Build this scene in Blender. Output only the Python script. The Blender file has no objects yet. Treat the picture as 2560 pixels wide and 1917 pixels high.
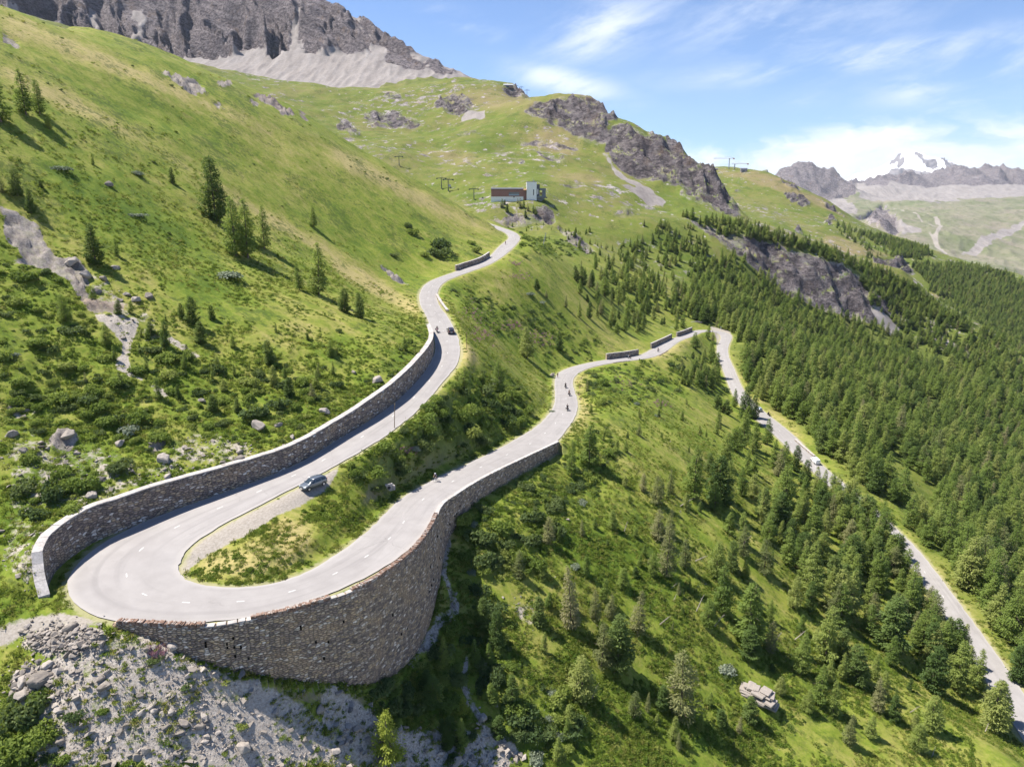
import bpy, bmesh, math, random, time
import numpy as np
from mathutils import Vector, Matrix
T0 = time.time()
rng = np.random.default_rng(7)
random.seed(7)
SC = bpy.context.scene
COL = SC.collection
R = math.radians

# ------------------------------------------------------------------ camera geometry (photograph is 2560 x 1917)
FOC = 1707.0
PIT = R(15.0)
CZ = 46.0
CP, SP = math.cos(PIT), math.sin(PIT)

def ray(sx, sy):
    x = (sx - 1280.0) / FOC
    y = -(sy - 958.5) / FOC
    return np.array([x, CP + y * SP, -SP + y * CP])

def at_z(sx, sy, z):
    d = ray(sx, sy)
    return np.array([0, 0, CZ]) + (z - CZ) / d[2] * d

def at_y(sx, sy, Y):
    d = ray(sx, sy)
    return np.array([0, 0, CZ]) + Y / d[1] * d

def project(P):
    P = np.asarray(P, dtype=np.float64)
    x = P[..., 0]; y = P[..., 1]; z = P[..., 2] - CZ
    dep = np.maximum(y * CP - z * SP, 1e-3)
    up = y * SP + z * CP
    return 1280 + FOC * x / dep, 958.5 - FOC * up / dep, dep

# ------------------------------------------------------------------ noise
def _hash(ix, iy, seed):
    h = (ix.astype(np.int64) * 374761393 + iy.astype(np.int64) * 668265263 + seed * 982451653) & 0x7fffffff
    h = ((h ^ (h >> 13)) * 1274126177) & 0x7fffffff
    h = h ^ (h >> 16)
    return (h & 0xffff) / 65535.0

def vnoise(x, y, seed=0):
    ix = np.floor(x); iy = np.floor(y)
    fx = x - ix; fy = y - iy
    fx = fx * fx * fx * (fx * (fx * 6 - 15) + 10)
    fy = fy * fy * fy * (fy * (fy * 6 - 15) + 10)
    a = _hash(ix, iy, seed); b = _hash(ix + 1, iy, seed)
    c = _hash(ix, iy + 1, seed); d = _hash(ix + 1, iy + 1, seed)
    return (a + (b - a) * fx) * (1 - fy) + (c + (d - c) * fx) * fy

def fbm(x, y, octv=4, seed=0, gain=0.5):
    s = 0; a = 1.0; t = 0
    for o in range(octv):
        c, sn = math.cos(o * 1.1 + .4), math.sin(o * 1.1 + .4)
        xx = (x * c - y * sn) * 2 ** o; yy = (x * sn + y * c) * 2 ** o
        s = s + a * (vnoise(xx, yy, seed + o * 17) - .5) * 2; t += a; a *= gain
    return s / t

def pnoise(x, y, seed=0):
    ix = np.floor(x); iy = np.floor(y); fx = x - ix; fy = y - iy
    ux = fx * fx * fx * (fx * (fx * 6 - 15) + 10); uy = fy * fy * fy * (fy * (fy * 6 - 15) + 10)
    def g(dx, dy):
        a = _hash(ix + dx, iy + dy, seed) * 6.2831853
        return np.cos(a) * (fx - dx) + np.sin(a) * (fy - dy)
    a, b, c, d = g(0, 0), g(1, 0), g(0, 1), g(1, 1)
    return ((a + (b - a) * ux) * (1 - uy) + (c + (d - c) * ux) * uy) * 1.5

def ridged(x, y, octv=4, seed=0, gain=0.55):
    """ridged multifractal, about -1..1, sharp crests"""
    s = 0; a = 1.0; t = 0; w = 1.0
    for o in range(octv):
        c, sn = math.cos(o * 1.3 + .2), math.sin(o * 1.3 + .2)
        xx = (x * c - y * sn) * 2.03 ** o; yy = (x * sn + y * c) * 2.03 ** o
        n = 1 - np.abs(pnoise(xx, yy, seed + o * 31)) * 1.25
        n = n * n; s = s + a * n * w; w = np.clip(n * 1.6, 0, 1); t += a; a *= gain
    return s / t * 2.6 - 1.15

def sstep(a, b, x):
    t = np.clip((x - a) / (b - a), 0, 1)
    return t * t * (3 - 2 * t)

# ------------------------------------------------------------------ radial basis surface
class Surf:
    def __init__(self, pts, power=1.5, lam=0.0):
        P = np.array(pts, dtype=np.float64)
        self.c = P[:, :2].copy()
        self.pw = power
        n = len(P)
        d = np.hypot(self.c[:, None, 0] - self.c[None, :, 0], self.c[:, None, 1] - self.c[None, :, 1])
        K = d ** power
        K[np.arange(n), np.arange(n)] -= lam
        A = np.zeros((n + 3, n + 3))
        A[:n, :n] = K
        A[:n, n] = 1; A[:n, n + 1:] = self.c
        A[n, :n] = 1; A[n + 1:, :n] = self.c.T
        b = np.zeros(n + 3); b[:n] = P[:, 2]
        self.w = np.linalg.lstsq(A, b, rcond=None)[0]

    def __call__(self, x, y):
        x = np.asarray(x, dtype=np.float64); sh = x.shape
        x = x.ravel(); y = np.asarray(y, dtype=np.float64).ravel()
        out = np.empty_like(x)
        n = len(self.c)
        for i in range(0, len(x), 20000):
            xs = x[i:i + 20000]; ys = y[i:i + 20000]
            d2 = (xs[:, None] - self.c[None, :, 0]) ** 2 + (ys[:, None] - self.c[None, :, 1]) ** 2
            out[i:i + 20000] = (d2 ** (self.pw / 2)) @ self.w[:n] + self.w[n] + self.w[n + 1] * xs + self.w[n + 2] * ys
        return out.reshape(sh)

def upsample(G, fac):
    """Catmull-Rom upsampling of a grid along both axes by an integer factor."""
    for ax in (0, 1):
        G = np.swapaxes(G, 0, ax)
        n = G.shape[0]
        m = (n - 1) * fac + 1
        t = np.arange(m) / fac
        i = np.minimum(t.astype(int), n - 2); f = (t - i)[:, None]
        g = lambda k: G[np.clip(k, 0, n - 1)]
        p0, p1, p2, p3 = g(i - 1), g(i), g(i + 1), g(i + 2)
        G = p1 + .5 * f * (p2 - p0 + f * (2 * p0 - 5 * p1 + 4 * p2 - p3 + f * (3 * (p1 - p2) + p3 - p0)))
        G = np.swapaxes(G, 0, ax)
    return G

# ------------------------------------------------------------------ the road, traced in perspective: (right-hand edge, left-hand edge) pixels
UP = [((303,1555),(583,1467)),((218,1534),(517,1462)),((171,1495),(467,1444)),((163,1440),(447,1425)),((202,1390),(451,1401)),((272,1343),(482,1363)),((422,1279),(544,1320)),((583,1223),(650,1262)),((739,1161),(816,1177)),((860,1089),(915,1119)),((928,1048),(986,1072)),((998,998),(1044,1023)),((1056,939),(1091,970)),((1083,900),(1130,928)),((1090,873),(1149,893)),((1087,850),(1147,850)),((1079,827),(1138,827)),((1066,790),(1118,788)),((1052,768),(1100,768)),((1048,741),(1090,745)),((1052,722),(1099,718)),((1072,704),(1118,698)),((1103,690),(1161,687)),((1142,677),(1188,675)),((1180,667),(1223,661)),((1225,642),(1254,642)),((1254,612),(1282,618)),((1272,597),(1301,595)),((1274,587),(1289,587)),((1266,579),(1278,580))]
LO = [((303,1555),(583,1467)),((389,1559),(661,1464)),((513,1563),(700,1456)),((626,1545),(739,1444)),((727,1524),(797,1421)),((820,1495),(850,1384)),((889,1471),(880,1360)),((978,1417),(908,1335)),((1037,1366),(947,1296)),((1072,1316),(975,1266)),((1099,1262),(1005,1243)),((1173,1211),(1088,1196)),((1223,1184),(1140,1173)),((1278,1157),(1190,1150)),((1336,1130),(1239,1126)),((1390,1105),(1290,1098)),((1425,1064),(1335,1072)),((1443,1029),(1370,1040)),((1445,1005),(1386,1010)),((1439,982),(1388,990)),((1431,963),(1387,962)),((1433,947),(1387,945)),((1445,932),(1396,931)),((1472,918),(1430,918)),((1519,908),(1491,904)),((1569,901),(1545,896)),((1628,895),(1598,888)),((1666,878),(1635,868)),((1695,855),(1675,848)),((1728,842),(1712,836)),((1754,832),(1742,823)),((1785,836),(1782,818)),((1804,841),(1825,824)),((1804,850),(1830,839)),((1796,865),(1822,854)),((1795,880),(1816,872)),((1800,898),(1815,890)),((1809,917),(1824,906)),((1818,945),(1840,938)),((1830,980),(1855,970)),((1850,1012),(1883,1005)),((1890,1050),(1918,1033)),((1920,1078),(1953,1056)),((1957,1110),(1990,1090)),((2023,1169),(2034,1145)),((2085,1225),(2105,1205)),((2170,1300),(2195,1280)),((2248,1372),(2275,1359)),((2283,1409),(2310,1409)),((2345,1500),(2388,1506)),((2400,1580),(2450,1600)),((2450,1650),(2509,1681)),((2490,1720),(2560,1755))]

def trace(st, grade):
    out = []; P = None
    for i, (a, b) in enumerate(st):
        m = ((a[0] + b[0]) / 2, (a[1] + b[1]) / 2)
        if P is None:
            Q = at_z(*m, 0.0)
        else:
            d = ray(*m); g = grade(i)
            ts = np.linspace(20, 900, 6000)
            v = (CZ + ts * d[2]) - (P[2] + g * np.hypot(ts * d[0] - P[0], ts * d[1] - P[1]))
            cr = np.where(v[:-1] * v[1:] < 0)[0]
            k = min(cr, key=lambda k: np.linalg.norm(np.array([0, 0, CZ]) + ts[k] * d - P))
            t = ts[k] - v[k] * (ts[k + 1] - ts[k]) / (v[k + 1] - v[k])
            Q = np.array([0, 0, CZ]) + t * d
        A = at_z(*a, Q[2]); B = at_z(*b, Q[2])
        C = (A + B) / 2 if Q[1] < 180 else Q
        out.append((C, A, B)); P = Q
    return out

tu = trace(UP, lambda i: .085 if i > 3 else .03)
tl = trace(LO, lambda i: -.08 if i > 4 else -.03)
# carry both ends on past the last visible pixel
e = tu[-1][0]
ext = [(e + np.array([-9, 22, 2.0]) * k, None, None) for k in (3, 2, 1)]
e = tl[-1][0]
ext2 = [(e + np.array([-1.5, -9, -.6]) * k, None, None) for k in (1, 2, 3, 4)]
seq = ext + tu[:0:-1] + tl + ext2
C = np.array([s[0] for s in seq])
tan = np.gradient(C[:, :2], axis=0); tan /= np.linalg.norm(tan, axis=1)[:, None]
nrm = np.stack([tan[:, 1], -tan[:, 0]], 1)           # right-hand normal
hw = np.full(len(C), 3.3)
for i, s in enumerate(seq):
    if s[1] is not None:
        w = abs(np.dot((s[1] - s[2])[:2], nrm[i])) / 2
        hw[i] = np.clip(w, 3.1, 6.6) if C[i, 1] < 150 else np.clip(w, 3.0, 3.8)

def catmull(P, step):
    P = np.asarray(P, dtype=float); out = []
    n = len(P)
    for i in range(n - 1):
        p0, p1, p2, p3 = P[max(i - 1, 0)], P[i], P[i + 1], P[min(i + 2, n - 1)]
        L = np.linalg.norm((p2 - p1)[:2]); k = max(1, int(round(L / step)))
        for j in range(k):
            f = j / k
            out.append(p1 + .5 * f * (p2 - p0 + f * (2 * p0 - 5 * p1 + 4 * p2 - p3 + f * (3 * (p1 - p2) + p3 - p0))))
    out.append(P[-1])
    return np.array(out)

def resample(P, step):
    s = np.r_[0, np.cumsum(np.hypot(np.diff(P[:, 0]), np.diff(P[:, 1])))]
    n = max(2, int(s[-1] / step) + 1); t = np.linspace(0, s[-1], n)
    return np.stack([np.interp(t, s, P[:, k]) for k in range(P.shape[1])], 1), t

def gsmooth(A, sig):
    k = int(3 * sig); w = np.exp(-.5 * (np.arange(-k, k + 1) / sig) ** 2); w /= w.sum()
    out = np.empty_like(A)
    for j in range(A.shape[1]):
        pad = np.r_[2 * A[0, j] - A[k:0:-1, j], A[:, j], 2 * A[-1, j] - A[-2:-k - 2:-1, j]]
        out[:, j] = np.convolve(pad, w, 'valid')
    return out

RD = catmull(np.c_[C, hw], 1.2)
RD, RS = resample(RD, 1.2)
a_ = gsmooth(RD, 2.0); b_ = gsmooth(RD, 5.0)
far = sstep(170, 230, RD[:, 1])[:, None]
RD = a_ * (1 - far) + b_ * far
RC = RD[:, :3]; RH = RD[:, 3]
RT = np.gradient(RC[:, :2], axis=0); RT /= np.linalg.norm(RT, axis=1)[:, None]
RN = np.stack([RT[:, 1], -RT[:, 0]], 1)
NR = len(RC)

def near_station(p, lo=0, hi=None):
    hi = hi or NR
    return lo + int(np.argmin((RC[lo:hi, 0] - p[0]) ** 2 + (RC[lo:hi, 1] - p[1]) ** 2))
APEX = near_station((-50, 77))

def st_px(sx, sy, lo, hi, it=4):
    """Station whose road level the pixel lies on, and the 3-D point."""
    z = RC[(lo + hi) // 2, 2]
    for _ in range(it * 3):
        p = at_z(sx, sy, z); k = near_station(p, lo, hi); z = .5 * z + .5 * RC[k, 2]
    return k, at_z(sx, sy, RC[k, 2])

# ------------------------------------------------------------------ walls: polylines of (x, y, foot z, height)
W1 = []
for (px, py, h) in [(125,1487,.5),(116,1450,1.6),(107,1410,2.9),(112,1378,4.0),(134,1333,4.6)]:
    k, p = st_px(px, py, 0, APEX + 12)
    for _ in range(6):
        p = at_z(px, py, RC[k, 2] + h); k = near_station(p, 0, APEX + 12)
    W1.append((p[0], p[1], RC[k, 2], h))
for (px, py, h) in [(233,1356,4.8),(292,1332,4.7),(422,1279,4.4),(583,1223,3.9),(739,1161,3.4),(860,1089,3.4),(928,1048,3.8),(998,998,4.2),(1054,939,4.3),(1079,900,4.0),(1086,873,3.4),(1083,850,2.8),(1076,829,2.1)]:
    k, p = st_px(px, py, 0, APEX + 8)
    W1.append((p[0], p[1], RC[k, 2], h))
W1 = catmull(np.array(W1), .8)
W1[:, :3] = gsmooth(W1[:, :3], 1.5)
# the great retaining wall below the hairpin: top follows the road's outer edge, base heights read off the photograph
W2 = []
for (px, py, zb) in [(290,1553,-.35),(389,1559,-1.6),(513,1563,-4.6),(626,1545,-7.2),(727,1524,-9.5),(820,1495,-12.0),(889,1471,-14.2),(978,1417,-16.3),(1037,1366,-15.6),(1072,1316,-13.2),(1099,1262,-10.6),(1135,1236,-8.8),(1173,1211,-8.0),(1223,1184,-8.2),(1278,1157,-8.6),(1336,1130,-9.0),(1390,1105,-9.6)]:
    k, p = st_px(px, py, APEX - 4, NR)
    W2.append((p[0], p[1], RC[k, 2], zb))
W2 = catmull(np.array(W2), .7)
W2[:, :3] = gsmooth(W2[:, :3], 1.2)
# short walls further off: (near pixel, far pixel, height above road, side)
def short_wall(pix, h, lo, hi):
    out = []
    for (px, py) in pix:
        k, p = st_px(px, py, lo, hi); out.append((p[0], p[1], RC[k, 2], h))
    return catmull(np.array(out), 1.0)
# ------------------------------------------------------------------ terrain control points
CT = []
def cp(sx, sy, Y): CT.append(tuple(at_y(sx, sy, Y)))
def cw(x, y, z): CT.append((x, y, z))
# road shoulders
in_w1 = np.zeros(NR); in_w2 = np.zeros(NR)
k1 = [near_station(p, 0, APEX + 12) for p in W1]
k2 = [near_station(p, APEX - 4, NR) for p in W2]
W1LO, W1HI = min(k1), max(k1); W2LO, W2HI = min(k2), max(k2)
in_w1[W1LO:W1HI + 1] = 1; in_w2[W2LO:W2HI + 1] = 1
for k in range(0, NR, 5):
    x, y, z = RC[k]; h = RH[k]; n = RN[k]
    cw(x - n[0] * (h + 1.3), y - n[1] * (h + 1.3), z + .05)
    if not in_w1[k] and not in_w2[k]:
        cw(x + n[0] * (h + 1.3), y + n[1] * (h + 1.3), z + .05)
def offset_line(W, d):
    t = np.gradient(W[:, :2], axis=0); t /= np.linalg.norm(t, axis=1)[:, None]
    return np.c_[W[:, 0] + t[:, 1] * d, W[:, 1] - t[:, 0] * d]
# W1 runs from the hairpin end up the road: its uphill side is to the left of that direction
o = offset_line(W1, -1.6)
for i in range(0, len(W1), 5): cw(o[i, 0], o[i, 1], W1[i, 2] + W1[i, 3] * .93)
o = offset_line(W2, 1.3)
for i in range(0, len(W2), 5): cw(o[i, 0], o[i, 1], W2[i, 3])
# hillside above the road: ridge, and two lines below it
for (sx, sy, Y) in [(0,14,275),(39,29,285),(86,58,300),(175,68,330),(311,117,370),(467,167,388),(595,212,396),(723,264,400),(855,346,405),(928,389,405),(1005,428,405),(1068,459,402),(1122,494,400),(1184,531,398),(1223,552,396),(1255,574,394)]:
    cp(sx, sy, Y)
    p = at_y(sx, sy, Y); d = np.array([-.35, .94])
    cw(p[0] + d[0] * 45, p[1] + d[1] * 45, p[2] - 4)
    cw(p[0] + d[0] * 110, p[1] + d[1] * 110, p[2] - 26)
for (sx, sy, Y) in [(0,250,190),(0,579,140),(0,900,108),(0,1157,91),(0,1300,82),(0,1420,75)]: cp(sx, sy, Y)
cw(-200, 150, 96); cw(-150, 100, 56); cw(-110, 70, 20); cw(-90, 50, 2); cw(-260, 230, 140); cw(-300, 330, 165)
# foreground scree and track
for (sx, sy, Y) in [(0,1560,68),(0,1700,62),(0,1917,55),(300,1917,57),(700,1917,62),(300,1700,62.5),(600,1800,63.5),(1000,1917,69),(1280,1917,75),(1280,1700,84.5),(1280,1500,99),(1900,1917,88),(2300,1917,95),(2560,1917,97),(1600,1917,80)]: cp(sx, sy, Y)
cw(-60, 40, -10); cw(-20, 40, -24); cw(30, 45, -42); cw(90, 50, -62); cw(150, 60, -85); cw(-95, 30, -6); cw(0, 20, -34); cw(220, 90, -108)
# slope below the lowest road and the forest
for (sx, sy, Y) in [(2560,1500,180),(2560,1200,330),(2560,1030,450),(2560,880,600),(2400,780,640),(2257,671,680),(2100,900,500),(2300,1000,430),(2000,850,520),(1950,760,570),(2400,900,560),(2180,830,585)]: cp(sx, sy, Y)
cw(380, 300, -140); cw(420, 420, -150); cw(300, 150, -135); cw(560, 560, -150); cw(570, 700, -190); cw(520, 800, -190); cw(640, 900, -340); cw(900, 1000, -450)
# rock band in the forest: crest and foot
for (sx, sy, Y) in [(1750,544,640),(1830,570,640),(1914,595,640),(1972,610,640),(2089,645,645),(2180,700,650),(2295,772,640)]: cp(sx, sy, Y)
for (sx, sy, Y) in [(1790,600,606),(1863,640,600),(1918,698,596),(1988,745,594),(2050,772,592),(2112,795,592),(2178,811,594),(2260,830,602)]: cp(sx, sy, Y)
# between upper road, switchback and the track
for (sx, sy, Y) in [(1330,620,430),(1400,600,500),(1500,600,560),(1600,640,560),(1700,700,520),(1650,560,610),(1790,760,470),(1880,790,480)]: cp(sx, sy, Y)
# green bowl
for (sx, sy, Y) in [(1245,572,560),(1310,562,570),(1390,560,572),(1250,520,590),(1300,512,594),(1350,512,594),(1230,503,604),(1290,500,612),(1350,500,612),(1395,545,590),(1410,520,625),(1200,520,625),(1290,480,640),(1390,470,660),(1540,540,620),(1700,530,650),(1100,480,700),(1150,440,720),(1250,430,730),(1400,420,740),(1550,460,720),(1640,500,690),(900,352,850),(1000,380,800),(1100,400,800),(1250,380,810),(1400,380,790),(850,300,1000),(1000,300,1000),(1150,310,960),(1300,310,900)]: cp(sx, sy, Y)
# skyline of the bowl and of the cliff hill
for (sx, sy, Y) in [(676,232,1350),(780,226,1330),(850,238,1320),(986,232,1300),(1083,230,1280),(1150,227,1260),(1219,218,1240),(1258,218,1200),(1289,221,1180),(1320,245,1140),(1355,241,1000),(1402,229,980),(1445,233,960),(1519,268,930),(1589,307,900),(1666,354,860),(1731,404,820),(1789,455,770),(1859,544,705)]:
    cp(sx, sy, Y)
    p = at_y(sx, sy, Y)
    if sx > 1330: cw(p[0] + 40, p[1] + 110, p[2] - 60)
    else: cw(p[0], p[1] + 160, p[2] - 22)
for (sx, sy, Y) in [(1305,290,925),(1394,330,880),(1449,360,850),(1488,378,830),(1542,420,790),(1589,447,765),(1666,477,735),(1793,540,672)]: cp(sx, sy, Y)
for (x, y, z) in [(-600, 900, 260), (-700, 600, 240), (-500, 500, 150), (-450, 1300, 250), (-900, 1300, 330), (-420,800,140), (-300,650,75), (-200,600,62), (-560,720,200)]: cw(x, y, z)
cw(700, 1200, -420); cw(430, 1300, -190); cw(200, 1400, 120)
P_ = np.array(CT)
keep = []
for i in range(len(P_)):
    if all((P_[i, 0] - P_[j, 0]) ** 2 + (P_[i, 1] - P_[j, 1]) ** 2 > 1.2 for j in keep): keep.append(i)
NEAR = Surf(P_[keep], 1.4, .0)

# ------------------------------------------------------------------ polar grid
FAC = 4
NTH, NRAD = 1 + 260 * FAC, 1 + 205 * FAC
TH = np.linspace(R(-54), R(55), NTH)
LR0, LR1 = math.log(24.0), math.log(1560.0)
RADS = np.exp(np.linspace(LR0, LR1, NRAD))
cx = np.sin(TH[::FAC])[None, :] * RADS[::FAC][:, None]
cy = np.cos(TH[::FAC])[None, :] * RADS[::FAC][:, None]
GZ = upsample(NEAR(cx, cy), FAC)
GX = np.sin(TH)[None, :] * RADS[:, None]
GY = np.cos(TH)[None, :] * RADS[:, None]

# distance to the road: signed offset, station
def road_coords(x, y):
    """(station index, signed offset to the right, fraction-free) for flat arrays."""
    n = len(x); st = np.zeros(n, np.int32); off = np.full(n, 1e3)
    rc = RC.astype(np.float32)
    ci = np.arange(0, NR, 6)
    for i in range(0, n, 40000):
        xs = x[i:i + 40000].astype(np.float32); ys = y[i:i + 40000].astype(np.float32)
        d = (xs[:, None] - rc[None, ci, 0]) ** 2 + (ys[:, None] - rc[None, ci, 1]) ** 2
        c = ci[np.argmin(d, 1)]
        idx = np.clip(c[:, None] + np.arange(-7, 8)[None, :], 0, NR - 1)
        d = (xs[:, None] - rc[idx, 0]) ** 2 + (ys[:, None] - rc[idx, 1]) ** 2
        k = idx[np.arange(len(xs)), np.argmin(d, 1)]
        st[i:i + 40000] = k
        off[i:i + 40000] = (x[i:i + 40000] - RC[k, 0]) * RN[k, 0] + (y[i:i + 40000] - RC[k, 1]) * RN[k, 1]
        # beyond an end of the road, and for sanity, use the true distance
        td = np.sqrt(np.min(d, 1)); far_ = td > np.abs(off[i:i + 40000]) + 3
        off[i:i + 40000] = np.where(far_, np.sign(off[i:i + 40000]) * td, off[i:i + 40000])
    return st, off

box = (GX > -75) & (GX < 150) & (GY < 470)
st_, of_ = road_coords(GX[box], GY[box])
ST = np.zeros(GX.shape, np.int32); OF = np.full(GX.shape, 1e3)
ST[box] = st_; OF[box] = of_
HWG = RH[ST]; RZG = RC[ST, 2]
E_ = np.abs(OF) - HWG                                  # distance outside the tarmac edge
side_r = OF > 0
# road z with sub-station interpolation along the tangent
ds = (GX - RC[ST, 0]) * RT[ST, 0] + (GY - RC[ST, 1]) * RT[ST, 1]
slope_s = np.gradient(RC[:, 2]) / 1.2
RZG = RZG + np.clip(ds, -2, 2) * slope_s[ST]

def near_wall(W, lo, hi):
    """signed distance to a wall's line (positive = right of its direction) for grid points in range"""
    o = offset_line(W, 1.0) - W[:, :2]
    m = box & (ST >= lo - 3) & (ST <= hi + 3) & (np.abs(OF) < 30)
    xs, ys = GX[m], GY[m]
    d = (xs[:, None] - W[None, :, 0]) ** 2 + (ys[:, None] - W[None, :, 1]) ** 2
    k = np.argmin(d, 1)
    sd = (xs - W[k, 0]) * o[k, 0] + (ys - W[k, 1]) * o[k, 1]
    D = np.full(GX.shape, 1e3); D[m] = sd
    K = np.zeros(GX.shape, np.int32); K[m] = k
    T = np.full(GX.shape, 1e3); T[m] = np.sqrt(d[np.arange(len(k)), k])
    return D, K, T
D1, K1, T1_ = near_wall(W1, W1LO, W1HI)
D2, K2, T2_ = near_wall(W2, W2LO, W2HI)
PXs, PYs, _ = project(np.stack([GX, GY, GZ], -1))

# natural relief away from the road
rel = fbm(GX / 46, GY / 46, 4, 3) * 2.4 + fbm(GX / 11, GY / 11, 3, 5) * .55 + fbm(GX / 3.2, GY / 3.2, 3, 8) * .16
rel += sstep(350, 900, GY) * (fbm(GX / 120, GY / 120, 4, 11) * 9 + fbm(GX / 42, GY / 42, 4, 12) * 4.0)
E_
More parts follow.
